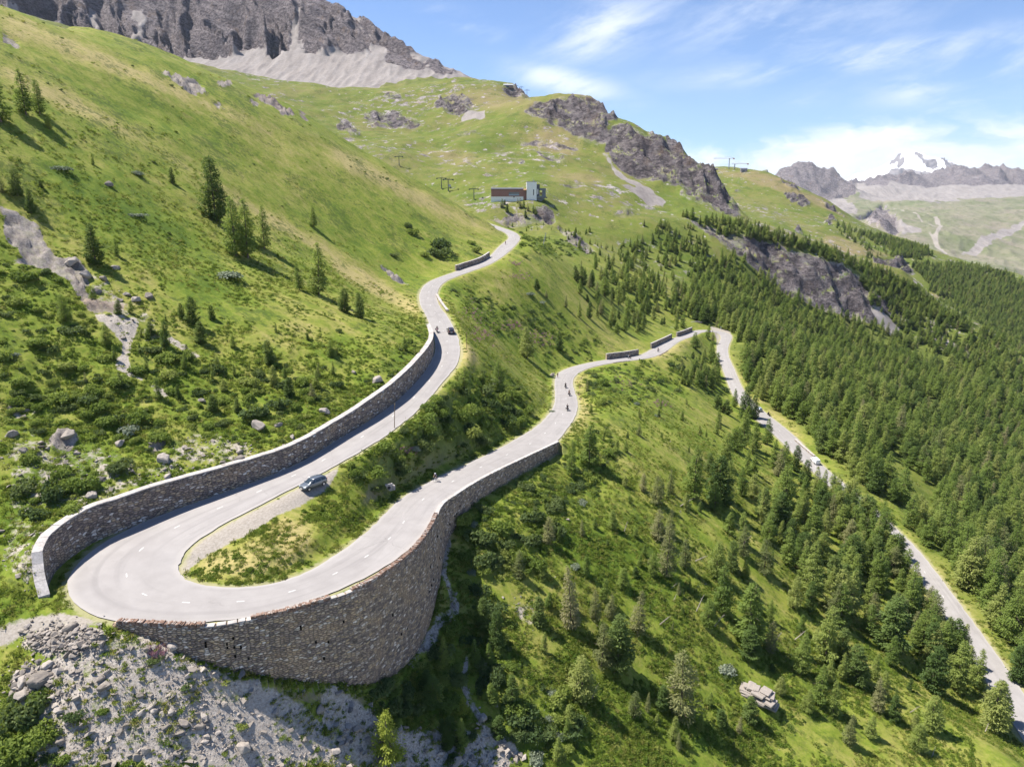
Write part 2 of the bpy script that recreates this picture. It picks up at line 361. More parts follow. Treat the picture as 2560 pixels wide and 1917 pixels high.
# ------------------------------------------------------------------ ground cover zones, outlined on the photograph and laid on the ground
Z1 = lambda pts: [(x * .38879, y * .38879) for x, y in pts]
def ZZ(ox, oy): return lambda pts: [(ox + x * .38879, oy + y * .38879) for x, y in pts]
z1, z2, z3 = ZZ(0, 0), ZZ(850, 0), ZZ(1700, 0)
z4, z5, z6 = ZZ(0, 640), ZZ(850, 640), ZZ(1700, 640)
z7, z8, z9 = ZZ(0, 1277), ZZ(850, 1277), ZZ(1700, 1277)
ZONES = {
 'rock': [
  z4([(0,0),(180,-20),(520,0),(565,210),(830,290),(770,345),(640,335),(560,240),(380,150),(230,60)]),
  z1([(0,1280),(110,1330),(235,1400),(330,1560),(400,1646),(180,1646),(0,1480)]),
  z1([(1000,440),(1090,450),(1260,520),(1330,600),(1180,585),(1060,505)]),
  z1([(1620,600),(1700,610),(1860,720),(1880,750),(1800,740),(1700,660)]), z1([(1360,650),(1450,690),(1400,695)]), z1([(0,190),(60,230),(140,300),(60,270),(0,230)]),
  z1([(1380,510),(1480,530),(1460,550),(1390,540)]), z1([(1590,650),(1640,660),(1640,695),(1600,690)]), z1([(1900,700),(2000,790),(1960,780)]),
  z2([(1170,730),(1250,640),(1330,650),(1560,620),(1720,690),(1780,750),(1690,780),(1700,900),(1640,950),(1540,900),(1400,830)]),
  z2([(1700,880),(1740,810),(1850,800),(2000,870),(2212,980),(2240,1100),(2212,1200),(2100,1190),(1900,1120),(1760,1050),(1690,970)]),
  z3([(0,970),(100,1060),(240,1190),(320,1260),(410,1400),(350,1390),(240,1350),(60,1270),(0,1230)]),
  z2([(580,640),(640,590),(770,590),(900,680),(720,725),(600,690)]), z2([(130,740),(250,705),(560,780),(380,800),(200,800)]),
  z2([(0,760),(100,790),(160,850),(80,890),(0,840)]), z2([(1010,570),(1120,562),(1230,635),(1090,620)]),
  z2([(1160,905),(1250,890),(1530,960),(1525,980),(1250,930)]), z2([(1250,960),(1450,990),(1455,1025),(1330,1000)]), z2([(1000,1020),(1200,1025),(1140,1042)]),
  z2([(740,880),(900,840),(910,870),(800,890)]), z2([(280,610),(400,610),(390,640),(290,640)]), z2([(300,690),(450,740),(330,720)]),z2([(1400,1170),(1590,1180),(1590,1200),(1420,1190)]),
  z2([(1025,1445),(1040,1380),(1110,1345),(1200,1375),(1260,1325),(1330,1310),(1395,1400),(1390,1425),(1200,1440)]),
  z2([(1390,1430),(1480,1460),(1640,1600),(1600,1630),(1480,1560)]), z2([(1700,1360),(1850,1330),(1890,1385),(1750,1390)]),
  z6([(420,-40),(850,0),(1100,100),(1280,220),(1500,350),(1500,420),(1430,430),(1240,310),(1230,440),(1060,400),(740,270),(560,130)]),
  z3([(100,1380),(400,1500),(700,1590),(760,1660),(420,1660),(180,1500)]),
  z3([(640,1160),(820,1230),(830,1320),(760,1300),(650,1230)]), z5([(180,20),(330,100),(500,190),(430,180),(300,110)]),
  z4([(340,1130),(440,1100),(540,1140),(480,1230),(380,1220)]), z4([(980,1180),(1060,1130),(1080,1170),(1010,1250)]),
 ],
 'scree': [
  z4([(620,330),(760,360),(890,400),(855,520),(850,640),(900,660),(960,760),(1100,850),(1090,890),(1000,870),(930,740),(780,665),(740,520),(640,420)]),
  z4([(1080,470),(1200,550),(1380,655),(1280,640),(1120,540)]),
  z4([(0,870),(70,900),(60,985),(0,980)]), z7([(160,820),(330,730),(600,720),(720,800),(700,870),(340,940),(180,890)]),
  z7([(90,1020),(300,960),(700,880),(790,780),(1060,800),(1300,1000),(2000,1240),(2212,1400),(2300,1700),(250,1700),(280,1400),(80,1200)]),
  z8([(-20,1150),(120,1180),(270,1290),(300,1400),(700,1420),(1000,1480),(1010,1700),(-20,1700)]),
  z8([(790,940),(880,1080),(920,1250),(1010,1420),(1070,1640),(1000,1640),(930,1420),(860,1250),(800,1050)]),
  z8([(600,660),(650,450),(670,150),(740,40),(760,200),(720,600),(640,760),(480,920),(300,1040),(200,1120),(420,920)]),
  z2([(1640,950),(1800,1080),(2120,1270),(2110,1300),(1960,1250),(1760,1090)]), z2([(1780,1190),(1850,1190),(2110,1290),(2000,1290)]),
  z2([(780,700),(940,690),(900,760),(760,760)]),
  z6([(1160,290),(1250,330),(1430,430),(1430,510),(1300,500),(1230,420)]), z6([(1660,460),(1760,520),(1950,640),(1840,660),(1700,570)]), z6([(560,160),(670,270),(640,260)]),
  z9([(-20,0),(40,0),(20,30)]),
 ],
 'broken': [
  z4([(0,1090),(350,1120),(560,1170),(830,1280),(1010,1370),(1000,1450),(560,1640),(0,1640)]),
  z4([(1040,1230),(1300,1060),(1560,1180),(1640,1300),(1500,1370),(1200,1430),(1000,1450)]),
  z7([(0,0),(260,90),(210,480),(60,520),(0,200)]), z4([(0,780),(120,860),(300,940),(560,960),(420,1040),(0,1040)]), z8([(1040,640),(1200,580),(1300,640),(1180,800)]), z4([(520,60),(700,100),(860,300),(1040,420),(1200,600),(1000,560),(820,420),(620,330)]),
 ],
 'gravel': [
  z2([(1030,1444),(1390,1424),(1540,1389),(1900,1379),(2212,1358),(2212,1372),(1900,1392),(1540,1402),(1390,1438),(1030,1458)]),
  [(544,1322),(622,1277),(700,1237),(744,1216),(816,1179),(866,1146),(860,1163),(820,1208),(803,1231),(750,1264),(698,1286),(640,1316),(566,1358),(494,1404),(458,1440),(446,1426),(480,1365)],
  z7([(-40,745),(200,690),(420,655),(560,665),(800,722),(700,735),(400,740),(200,790),(-40,880)]),
  z6([(200,440),(330,480),(300,640),(360,760),(330,720),(270,640)]),
 ],
 'dry': [
  z7([(1230,330),(1450,210),(1840,20),(2100,60),(1900,300),(1600,450),(1330,440)]),
  z2([(580,590),(1000,570),(1200,640),(1300,610),(1250,700),(1000,700),(900,640)]), z2([(1300,780),(1560,900),(1500,1010),(1200,900)]), z2([(560,940),(900,1010),(800,1060),(560,1000)]), z2([(1350,1080),(1700,1120),(1650,1180),(1400,1160)]),
  z1([(1150,1020),(1400,1190),(1700,1360),(2212,1646),(2350,1760),(2150,1660),(1700,1450),(1420,1240)]),
  z5([(-60,20),(100,60),(380,200),(500,330),(480,380),(240,260),(0,130)]),
  z1([(0,60),(500,260),(900,440),(1300,640),(1900,900),(1700,840),(1200,660),(700,460),(300,300),(0,200)]),
  z1([(0,380),(700,720),(1300,1100),(1000,950),(500,700),(0,500)]),
  z2([(-50,960),(300,1130),(700,1330),(1050,1500),(900,1470),(400,1260),(-50,1060)]),
  z5([(780,560),(860,600),(880,660),(700,800),(520,960),(640,800),(760,680)]), z5([(1500,780),(1600,740),(1560,860),(1620,1000),(1500,1150),(1420,1180),(1530,1020),(1520,880)]),
  z5([(1960,640),(2100,600),(2212,540),(2212,600),(2060,660)]), z6([(-20,560),(90,510),(70,560),(0,600)]),
  z6([(330,710),(430,740),(500,900),(620,1000),(720,1080),(800,1190),(740,1190),(560,1000),(400,800)]),
  z9([(1430,120),(1500,170),(1800,560),(2000,880),(2212,1180),(2212,1230),(1980,880),(1700,500),(1440,200)]),
  z2([(1300,600),(1560,610),(1700,700),(1450,640)]), z3([(150,1085),(600,1120),(900,1270),(1050,1380),(700,1200),(400,1120)]),
 ],
 'lush': [
  z2([(850,900),(1150,880),(1150,1000),(900,1000),(700,960)]), z1([(350,1000),(800,1250),(1300,1500),(1500,1646),(900,1646),(400,1350)]),
  z4([(1000,200),(1300,50),(1900,400),(1500,560),(1200,330)]), z2([(760,1260),(960,1280),(1020,1400),(900,1380)]),
  z3([(0,1480),(120,1500),(260,1640),(0,1640)]), z6([(0,0),(240,0),(300,120),(180,240),(0,260)]), z8([(1350,50),(2212,250),(2212,700),(1700,500),(1300,300)]),
 ],
 'shrub': [
  z4([(0,0),(300,120),(620,330),(620,430),(760,680),(960,880),(1100,1050),(1000,1250),(600,1150),(350,1090),(0,1080)]),
  z4([(900,380),(1200,560),(1450,640),(2212,500),(2212,1000),(1600,1250),(1200,1100),(1000,860),(860,640)]),
  z5([(-20,950),(300,640),(560,380),(610,430),(560,640),(300,860),(0,1010)]), z4([(0,1240),(560,1290),(600,1640),(0,1640)]),
  z5([(820,700),(1000,680),(1180,840),(1220,960),(1150,1100),(800,1280),(500,1340),(300,1480),(60,1400),(280,1220),(560,960)]),
  z5([(700,170),(1300,300),(1700,560),(1640,640),(1350,740),(1000,520),(720,280)]), z5([(1560,740),(2212,620),(2212,900),(1900,960),(1640,1000)]),
  z5([(1420,1180),(1700,1080),(1800,1340),(1640,1560),(1300,1646),(800,1646),(1100,1540),(1400,1300)]),
  z8([(740,0),(1500,0),(1400,180),(1300,300),(1250,500),(900,420),(800,200)]), z8([(820,400),(1050,560),(1100,900),(1000,1300),(900,1150),(860,700)]),
  z8([(500,930),(760,860),(800,1250),(760,1400),(300,1380),(200,1140)]), z8([(900,1250),(1500,1100),(1500,1646),(1060,1646)]),
  z7([(0,1180),(230,1200),(340,1500),(200,1660),(0,1660)]), z2([(1050,1450),(1400,1440),(1700,1646),(1160,1646)]), z6([(-20,620),(100,700),(300,860),(340,940),(100,860),(-20,760)]),
 ],
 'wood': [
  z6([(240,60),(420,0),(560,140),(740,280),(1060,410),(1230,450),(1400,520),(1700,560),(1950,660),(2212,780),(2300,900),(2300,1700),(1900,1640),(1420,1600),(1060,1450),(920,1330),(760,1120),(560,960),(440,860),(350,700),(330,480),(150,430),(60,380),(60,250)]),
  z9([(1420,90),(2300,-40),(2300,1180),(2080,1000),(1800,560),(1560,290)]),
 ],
}
def in_poly(px, py, poly):
    poly = np.array(poly); n = len(poly)
    x0, y0 = poly.min(0) - 2; x1, y1 = poly.max(0) + 2
    res = np.zeros(px.shape, bool)
    m = (px > x0) & (px < x1) & (py > y0) & (py < y1)
    if not m.any(): return res
    X = px[m]; Y = py[m]; c = np.zeros(X.shape, bool)
    for i in range(n):
        xa, ya = poly[i]; xb, yb = poly[(i + 1) % n]
        if ya == yb: continue
        c ^= ((ya > Y) != (yb > Y)) & (X < (xb - xa) * (Y - ya) / (yb - ya) + xa)
    res[m] = c
    return res
# outlines are roughened by noise that lives on the ground, so no edge is a drawn line
dep_ = np.hypot(GX, GY)
wx = (fbm(GX / 9, GY / 9, 4, 21) * 3.4 + fbm(GX / 60, GY / 60, 3, 27) * sstep(200, 600, GY) * 14) * FOC / dep_ * .9
wy = (fbm(GX / 9, GY / 9, 4, 22) * 2.2 + fbm(GX / 60, GY / 60, 3, 28) * sstep(200, 600, GY) * 7) * FOC / dep_ * .55
# rough visibility: a point hidden behind nearer ground takes no outline meant for what hides it
ang = (GZ - CZ) / dep_
hor = np.maximum.accumulate(ang, axis=0)
vis = ang >= hor - .012
def blur(M, it=1):
    M = M.astype(np.float32)
    for _ in range(it):
        M[1:-1] = (M[:-2] + 2 * M[1:-1] + M[2:]) / 4
        M[:, 1:-1] = (M[:, :-2] + 2 * M[:, 1:-1] + M[:, 2:]) / 4
    return M
MASK = {}
for key, polys in ZONES.items():
    M = np.zeros(GX.shape, bool)
    if key == 'gravel': qx, qy = PXs + wx * .45, PYs + wy * .45
    else: qx, qy = PXs + wx, PYs + wy
    for pl in polys: M |= in_poly(qx, qy, pl)
    MASK[key] = blur(M & vis, {'dry': 26, 'lush': 40, 'shrub': 10, 'wood': 8, 'broken': 10, 'gravel': 7}.get(key, 2))

MASK['scree'] = np.maximum(MASK['scree'] * (1 - .28 * sstep(160, 120, dep_)), MASK.pop('broken') * .46)
# ------------------------------------------------------------------ final heights
rk = MASK['rock']; sc_ = MASK['scree']
mid = sstep(420, 620, GY)
ter = lambda z, h, q: (np.floor(z / h + q) + sstep(.25, .95, (z / h + q) % 1.0)) * h - z
rel = rel + rk * (1 - mid) * (ridged(GX / 7, GY / 7, 4, 41) * (.9 + 1.0 * sstep(170, 300, GY)) + ridged(GX / 2.1, GY / 2.1, 3, 43) * .35)
rkd = blur(np.clip(blur(rk, 10) * 1.5 - .5, 0, 1), 4)     # fades out towards the rim of each rock face
rel = rel + rkd * mid * (ridged(GX / 34 + GY / 120, GY / 60, 4, 44, .5) * 8.0 + fbm(GX / 90, GY / 90, 2, 46) * 5)
rel = rel + rkd * mid * .7 * ter(GZ + GX * .12, 14, fbm(GX / 50, GY / 50, 3, 47) * .8)
rel = rel + rkd * mid * .5 * ter(GZ - GX * .05, 6, fbm(GX / 30, GY / 30, 3, 40) * .8)
rel = rel + rk * (1 - mid) * sstep(200, 100, GY) * .8 * ter(GZ * 1.0 + GX * .2, 1.3, fbm(GX / 9, GY / 9, 2, 39) * .8)
rel = rel + sc_ * (1 - mid) * (fbm(GX / 1.7, GY / 1.7, 3, 48) * .30 + fbm(GX / 6, GY / 6, 3, 49) * .55)
rel = rel + MASK['shrub'] * (fbm(GX / 2.6, GY / 2.6, 2, 51) * .35) + (1 - rk) * fbm(GX / 1.4, GY / 1.4, 2, 52) * .06 * sstep(300, 60, dep_)
road_w = 1 - sstep(1.0, 5.0, E_)                       # 1 on the road bench, 0 in open country
relw = sstep(1.0, 9.0, E_)
relw = np.where((np.minimum(T1_, T2_) < 6), np.minimum(relw, sstep(.5, 6, np.minimum(T1_, T2_))), relw)
H = GZ + rel * relw
bench = RZG - .13
inner = 1 - sstep(.8, 4.2, E_)
H = H * (1 - inner) + (bench + .10 * sstep(.3, 1.2, E_)) * inner
# uphill side of the long wall: the ground steps up behind it
onr = box & (ST <= APEX + 12) & (T1_ < 12) & (OF > 0)
up = sstep(-.35, -.75, D1)                             # left of the wall line = behind it
back = GZ + rel * relw
behind = W1[K1, 2] + W1[K1, 3] * .93
ki = sstep(0, 2, np.minimum(K1, len(W1) - 1 - K1).astype(float))
bz = np.where(-D1 < 2.2, behind + (back - behind) * sstep(.6, 2.2, -D1), back)
front = np.minimum(bench + .06, H * 0 + bench + .06)
edge_in = (K1 > 0) & (K1 < len(W1) - 1)
H = np.where(onr & edge_in & (T1_ < 9), front * (1 - up) + bz * up, H)
# outer side of the retaining wall: the ground drops to the foot
onr2 = box & (ST >= APEX - 4) & (T2_ < 14) & (OF > 0)
dn = sstep(.30, .62, D2)
edge2 = (K2 > 0) & (K2 < len(W2) - 1)
foot = W2[K2, 3]
dz = np.where(D2 < 3.0, foot + (back - foot) * sstep(1.0, 3.0, D2), back)
H = np.where(onr2 & edge2, np.minimum(bench, bench) * (1 - dn) + dz * dn, H)
GZ = H
PXs, PYs, _ = project(np.stack([GX, GY, GZ], -1))
ang = (GZ - CZ) / dep_
hor = np.maximum.accumulate(ang, axis=0)
VIS = ang >= hor - .004

LRS = (LR1 - LR0) / (NRAD - 1); DTH = TH[1] - TH[0]
def _gi(x, y):
    r = np.hypot(x, y); t = np.arctan2(x, y)
    a = np.clip((np.log(np.maximum(r, 1e-3)) - LR0) / LRS, 0, NRAD - 1.001); b = np.clip((t - TH[0]) / DTH, 0, NTH - 1.001)
    return a, b
def sample(G, x, y):
    a, b = _gi(np.asarray(x, float), np.asarray(y, float))
    i = a.astype(int); j = b.astype(int); f = a - i; g = b - j
    return (G[i, j] * (1 - g) + G[i, j + 1] * g) * (1 - f) + (G[i + 1, j] * (1 - g) + G[i + 1, j + 1] * g) * f
def Hq(x, y): return float(sample(GZ, x, y))
_COLCACHE = {}
def hit(sx, sy):
    """First ground point seen through a photograph pixel."""
    d = ray(sx, sy); d = d / np.hypot(d[0], d[1])
    t = RADS
    h = sample(GZ, d[0] * t, d[1] * t); z = CZ + d[2] * t
    b = np.where(h >= z)[0]
    if len(b) == 0: return None
    k = b[0]
    if k == 0: return np.array([d[0] * t[0], d[1] * t[0], h[0]])
    f = (z[k - 1] - h[k - 1]) / ((z[k - 1] - h[k - 1]) + (h[k] - z[k]) + 1e-9)
    tt = t[k - 1] + f * (t[k] - t[k - 1])
    return np.array([d[0] * tt, d[1] * tt, Hq(d[0] * tt, d[1] * tt)])
# ------------------------------------------------------------------ node helpers
class NT:
    def __init__(s, tree):
        s.t = tree; s.t.nodes.clear()
    def n(s, typ, **kw):
        x = s.t.nodes.new(typ)
        for k, v in kw.items(): setattr(x, k, v)
        return x
    def set(s, sock, v):
        if v is None: return
        if isinstance(v, bpy.types.NodeSocket): s.t.links.new(v, sock)
        elif isinstance(v, (tuple, list)):
            if sock.type == 'RGBA' and len(v) == 3: v = (*v, 1)
            sock.default_value = v
        else: sock.default_value = v
    def math(s, op, a, b=None, c=None, clamp=False):
        x = s.n('ShaderNodeMath', operation=op, use_clamp=clamp)
        for i, v in enumerate((a, b, c)): s.set(x.inputs[i], v)
        return x.outputs[0]
    def vmath(s, op, a, b=None, out=0):
        x = s.n('ShaderNodeVectorMath', operation=op)
        s.set(x.inputs[0], a); s.set(x.inputs[1], b)
        return x.outputs[out]
    def mul(s, a, k): return s.vmath('MULTIPLY', a, k)
    def noise(s, vec, scale, detail=4, rough=.55, dist=0.0, col=False):
        x = s.n('ShaderNodeTexNoise')
        s.set(x.inputs['Vector'], vec); s.set(x.inputs['Scale'], scale); x.inputs['Detail'].default_value = detail
        x.inputs['Roughness'].default_value = rough; x.inputs['Distortion'].default_value = dist
        return x.outputs[1 if col else 0]
    def voro(s, vec, scale, feature='F1', out=0, rand=1.0):
        x = s.n('ShaderNodeTexVoronoi', feature=feature)
        s.set(x.inputs['Vector'], vec); s.set(x.inputs['Scale'], scale); x.inputs['Randomness'].default_value = rand
        return x.outputs[out]
    def ramp(s, fac, stops, interp='LINEAR'):
        x = s.n('ShaderNodeValToRGB'); x.color_ramp.interpolation = interp
        e = x.color_ramp.elements
        while len(e) < len(stops): e.new(.5)
        for el, (p, c) in zip(e, stops):
            el.position = p
            el.color = (c, c, c, 1) if isinstance(c, (int, float)) else (*c, 1)
        s.set(x.inputs[0], fac)
        return x.outputs[0]
    def rng(s, v, a, b, c=0.0, d=1.0, smooth=True):
        x = s.n('ShaderNodeMapRange'); x.interpolation_type = 'SMOOTHSTEP' if smooth else 'LINEAR'
        s.set(x.inputs[0], v)
        for i, q in enumerate((a, b, c, d)): s.set(x.inputs[i + 1], q)
        return x.outputs[0]
    def mix(s, f, a, b, mode='MIX'):
        x = s.n('ShaderNodeMix', data_type='RGBA', blend_type=mode)
        s.set(x.inputs[0], f); s.set(x.inputs[6], a); s.set(x.inputs[7], b)
        return x.outputs[2]
    def attr(s, name, out=2, typ='GEOMETRY'):
        x = s.n('ShaderNodeAttribute', attribute_name=name, attribute_type=typ)
        return x.outputs[out]
    def bump(s, h, strength=.5, dist=.1, normal=None):
        x = s.n('ShaderNodeBump'); x.inputs['Strength'].default_value = strength; x.inputs['Distance'].default_value = dist
        s.set(x.inputs['Height'], h); s.set(x.inputs['Normal'], normal)
        return x.outputs[0]
    def sep(s, v):
        x = s.n('ShaderNodeSeparateXYZ'); s.set(x.inputs[0], v); return x.outputs
    def comb(s, x_, y_, z_):
        x = s.n('ShaderNodeCombineXYZ')
        for i, v in enumerate((x_, y_, z_)): s.set(x.inputs[i], v)
        return x.outputs[0]
    def bsdf(s, color, rough=.8, normal=None, spec=.3, **kw):
        b = s.n('ShaderNodeBsdfPrincipled'); o = s.n('ShaderNodeOutputMaterial')
        s.set(b.inputs['Base Color'], color); s.set(b.inputs['Roughness'], rough); s.set(b.inputs['Normal'], normal)
        s.set(b.inputs['Specular IOR Level'], spec)
        for k, v in kw.items(): s.set(b.inputs[k.replace('_', ' ')], v)
        s.t.links.new(b.outputs[0], o.inputs[0])
        return b

def mat(name):
    m = bpy.data.materials.new(name); m.use_nodes = True
    return m, NT(m.node_tree)
MATS = {}
def simple(name, color, rough=.6, spec=.4, metallic=0.0, vary=.12, scale=6.0):
    if name in MATS: return MATS[name]
    m, t = mat(name)
    p = t.n('ShaderNodeTexCoord').outputs['Object']
    n = t.noise(p, scale, 3)
    c = t.mix(n, tuple(x * (1 - vary) for x in color), tuple(min(1, x * (1 + vary)) for x in color))
    t.bsdf(c, rough, None, spec, Metallic=metallic)
    MATS[name] = m
    return m

# ------------------------------------------------------------------ mesh helpers
def raw_mesh(name, V, Fq=None, smooth=False):
    """V (n,3) array, faces an (m,4) or (m,3) index array."""
    me = bpy.data.meshes.new(name)
    V = np.asarray(V, np.float32); Fq = np.asarray(Fq, np.int32)
    k = Fq.shape[1]
    me.vertices.add(len(V)); me.vertices.foreach_set('co', V.ravel())
    me.loops.add(Fq.size); me.loops.foreach_set('vertex_index', Fq.ravel())
    me.polygons.add(len(Fq)); me.polygons.foreach_set('loop_start', np.arange(0, Fq.size, k, dtype=np.int32))
    try: me.polygons.foreach_set('loop_total', np.full(len(Fq), k, np.int32))
    except Exception: pass
    if smooth: me.polygons.foreach_set('use_smooth', np.ones(len(Fq), bool))
    me.update(calc_edges=True); me.validate()
    return me
def add_attr(me, name, data):
    a = me.attributes.new(name, 'FLOAT', 'POINT'); a.data.foreach_set('value', np.asarray(data, np.float32).ravel())
def link(name, me, m=None, parent=None):
    o = bpy.data.objects.new(name, me); COL.objects.link(o)
    if m is not None and len(me.materials) == 0: me.materials.append(m)
    if parent is not None: o.parent = parent
    return o
def tag(o, label, cat, group=None):
    o['label'] = label; o['category'] = cat
    if group: o['group'] = group
    return o
def structure(o): o['kind'] = 'structure'; return o
def stuff(o, label=None, cat=None):
    o['kind'] = 'stuff'
    if label: o['label'] = label; o['category'] = cat
    return o
def empty(name, loc, rz=0.0):
    o = bpy.data.objects.new(name, None); COL.objects.link(o)
    o.location = loc; o.rotation_euler = (0, 0, rz); o.empty_display_size = .3
    return o
class MB:
    """Collects boxes, tubes and prisms into one mesh."""
    def __init__(s): s.v = []; s.f = []
    def add(s, V, Fs):
        b = len(s.v); s.v += [tuple(map(float, p)) for p in V]; s.f += [tuple(b + i for i in f) for f in Fs]
    def box(s, c, d, rz=0.0, taper=1.0, tilt=None):
        x, y, z = (k / 2 for k in d)
        V = [Vector((sx * x * (taper if sz > 0 else 1), sy * y * (taper if sz > 0 else 1), sz * z)) for sz in (-1, 1) for sy in (-1, 1) for sx in (-1, 1)]
        M = Matrix.Rotation(rz, 3, 'Z')
        if tilt is not None: M = M @ tilt
        V = [M @ v + Vector(c) for v in V]
        s.add(V, [(0,2,3,1),(4,5,7,6),(0,1,5,4),(2,6,7,3),(0,4,6,2),(1,3,7,5)])
    def tube(s, pts, rad, n=8, cap=True):
        pts = [Vector(p) for p in pts]
        rad = [rad] * len(pts) if isinstance(rad, (int, float)) else rad
        rings = []; a0 = None
        for i, p in enumerate(pts):
            t = (pts[min(i + 1, len(pts) - 1)] - pts[max(i - 1, 0)]).normalized()
            if a0 is None or abs(a0.dot(t)) > .95: a0 = t.orthogonal()
            u = (a0 - t * a0.dot(t)).normalized(); w = t.cross(u); a0 = u
            rings.append([p + (u * math.cos(2 * math.pi * k / n) + w * math.sin(2 * math.pi * k / n)) * rad[i] for k in range(n)])
        V = [v for r in rings for v in r]; Fs = []
        for i in range(len(pts) - 1):
            for k in range(n):
                Fs.append((i * n + k, i * n + (k + 1) % n, (i + 1) * n + (k + 1) % n, (i + 1) * n + k))
        if cap: Fs += [tuple(range(n - 1, -1, -1)), tuple((len(pts) - 1) * n + k for k in range(n))]
        s.add(V, Fs)
    def build(s, name, m=None, parent=None, smooth=False):
        me = bpy.data.meshes.new(name); me.from_pydata(s.v, [], s.f); me.update()
        if smooth: me.polygons.foreach_set('use_smooth', np.ones(len(me.polygons), bool))
        return link(name, me, m, parent)

# ------------------------------------------------------------------ ground material
def ground_material(name='alpine_ground', ledges=1.0, streaky=(.86, .5), pale=0.0):
    m, t = mat(name)
    P = t.n('ShaderNodeNewGeometry').outputs['Position']
    rock, scree, dry, lush, grav, shrub, wood = (t.attr(k) for k in ('rock', 'scree', 'dry', 'lush', 'gravel', 'shrub', 'wood'))
    far = t.attr('far')
    x, y, z = t.sep(P)
    # streaks run down the fall line of the hillside
    u = t.math('ADD', t.math('MULTIPLY', x, streaky[0]), t.math('MULTIPLY', y, -streaky[1]))
    v = t.math('ADD', t.math('MULTIPLY', x, streaky[1]), t.math('MULTIPLY', y, streaky[0]))
    S = t.comb(t.math('MULTIPLY', u, .14), v, z)
    big = t.noise(P, .018, 4, .6)
    med = t.noise(P, .13, 5, .62)
    streak = t.noise(S, .30, 5, .62)
    fine = t.noise(P, 1.1, 5, .72)
    vfine = t.noise(P, 6.0, 3, .7)
    g = t.math('ADD', t.math('MULTIPLY', big, .42), t.math('ADD', t.math('MULTIPLY', streak, .50), t.math('MULTIPLY', med, .36)))
    g = t.math('ADD', g, t.math('MULTIPLY', t.math('SUBTRACT', dry, t.math('MULTIPLY', lush, .5)), .30))
    g = t.math('ADD', g, t.math('MULTIPLY', t.math('SUBTRACT', fine, .5), .42))
    g = t.math('SUBTRACT', g, t.math('MULTIPLY', shrub, .05))
    grass = t.ramp(g, [(.37, (.060, .108, .012)), (.50, (.112, .168, .018)), (.60, (.180, .222, .030)), (.72, (.270, .265, .062)), (.90, (.410, .335, .140))])
    # high pasture is duller and browner than the valley grass
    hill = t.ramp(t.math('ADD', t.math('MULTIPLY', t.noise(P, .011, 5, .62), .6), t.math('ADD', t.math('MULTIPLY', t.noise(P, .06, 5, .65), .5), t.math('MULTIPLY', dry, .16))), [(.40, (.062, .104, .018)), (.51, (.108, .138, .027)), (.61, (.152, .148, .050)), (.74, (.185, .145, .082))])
    if pale: hill = t.mix(pale, hill, t.ramp(t.noise(P, .004, 6, .65), [(.35, (.15, .17, .095)), (.5, (.22, .21, .15)), (.66, (.28, .235, .20))]))  # far valley: greyish brown grass, with the paling of haze mixed into its colour
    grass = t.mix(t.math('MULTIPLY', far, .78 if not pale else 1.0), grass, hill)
    knots = t.rng(t.noise(P, .75, 5, .75), .50, .62)
    grass = t.mix(t.math('MULTIPLY', knots, t.math('MULTIPLY', t.math('SUBTRACT', 1.0, far), .38)), grass, (.060, .098, .014))
    # low dwarf shrubs, dark against the grass
    spot = t.math('ADD', t.math('MULTIPLY', t.noise(P, .42, 6, .68), .5), t.math('MULTIPLY', t.noise(S, 1.1, 5, .7), .5)); spotb = t.noise(P, .05, 3, .6)
    sp = t.rng(t.math('ADD', spot, t.math('MULTIPLY', t.math('SUBTRACT', spotb, .5), .55)), .535, .605)
    grass = t.mix(t.math('MULTIPLY', sp, .66), grass, (.058, .088, .018))
    grass = t.mix(t.rng(vfine, .38, .78), t.mix(.22, grass, (.05, .06, .01)), grass)
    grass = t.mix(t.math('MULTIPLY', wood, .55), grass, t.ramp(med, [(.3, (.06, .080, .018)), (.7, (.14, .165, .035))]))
    # stone
    wp = t.vmath('ADD', P, t.mul(t.noise(P, .05, 3, .6, col=True), (14, 14, 14)))
    rn = t.noise(P, .35, 6, .68); rn3 = t.noise(P, 2.6, 5, .7)
    sl = t.comb(t.math('ADD', t.math('MULTIPLY', t.sep(wp)[0], .012), t.math('MULTIPLY', t.sep(wp)[2], .03)), t.math('MULTIPLY', t.sep(wp)[1], .012), t.math('SUBTRACT', t.math('MULTIPLY', t.sep(wp)[2], .11), t.math('MULTIPLY', t.sep(wp)[0], -.05)))
    strata = t.noise(sl, 1.0, 6, .66)
    rough_ = t.noise(P, .055, 7, .70)
    q = t.mix(far, t.comb(rn, rn, rn), t.comb(strata, strata, strata)); q = t.sep(q)[0]
    rc = t.ramp(t.math('ADD', t.math('MULTIPLY', q, .6), t.math('MULTIPLY', rough_, .45)), [(.36, (.105, .092, .092)), (.50, (.185, .165, .162)), (.62, (.265, .240, .232)), (.78, (.37, .345, .335))])
    rfar = t.noise(t.comb(t.math('MULTIPLY', x, 1.0), t.math('MULTIPLY', y, .6), t.math('MULTIPLY', z, 1.5)), .13, 7, .78)
    rc = t.mix(t.rng(far, .02, .22), t.mix(.8, rc, t.ramp(t.math('ADD', t.math('MULTIPLY', rn, .7), t.math('MULTIPLY', rn3, .3)), [(.36, (.19, .16, .14)), (.5, (.33, .29, .255)), (.66, (.43, .385, .345))])), t.mix(1.0, rc, t.mix(far, (.95, .85, .80), (1.50, 1.44, 1.52)), 'MULTIPLY'))  # slabs under the ridge turn darker brown, their shade put into the colour
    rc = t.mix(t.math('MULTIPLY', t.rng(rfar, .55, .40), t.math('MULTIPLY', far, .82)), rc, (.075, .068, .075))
    rc = t.mix(t.math('MULTIPLY', t.rng(rfar, .54, .63), t.math('MULTIPLY', far, .62)), rc, (.42, .39, .37))
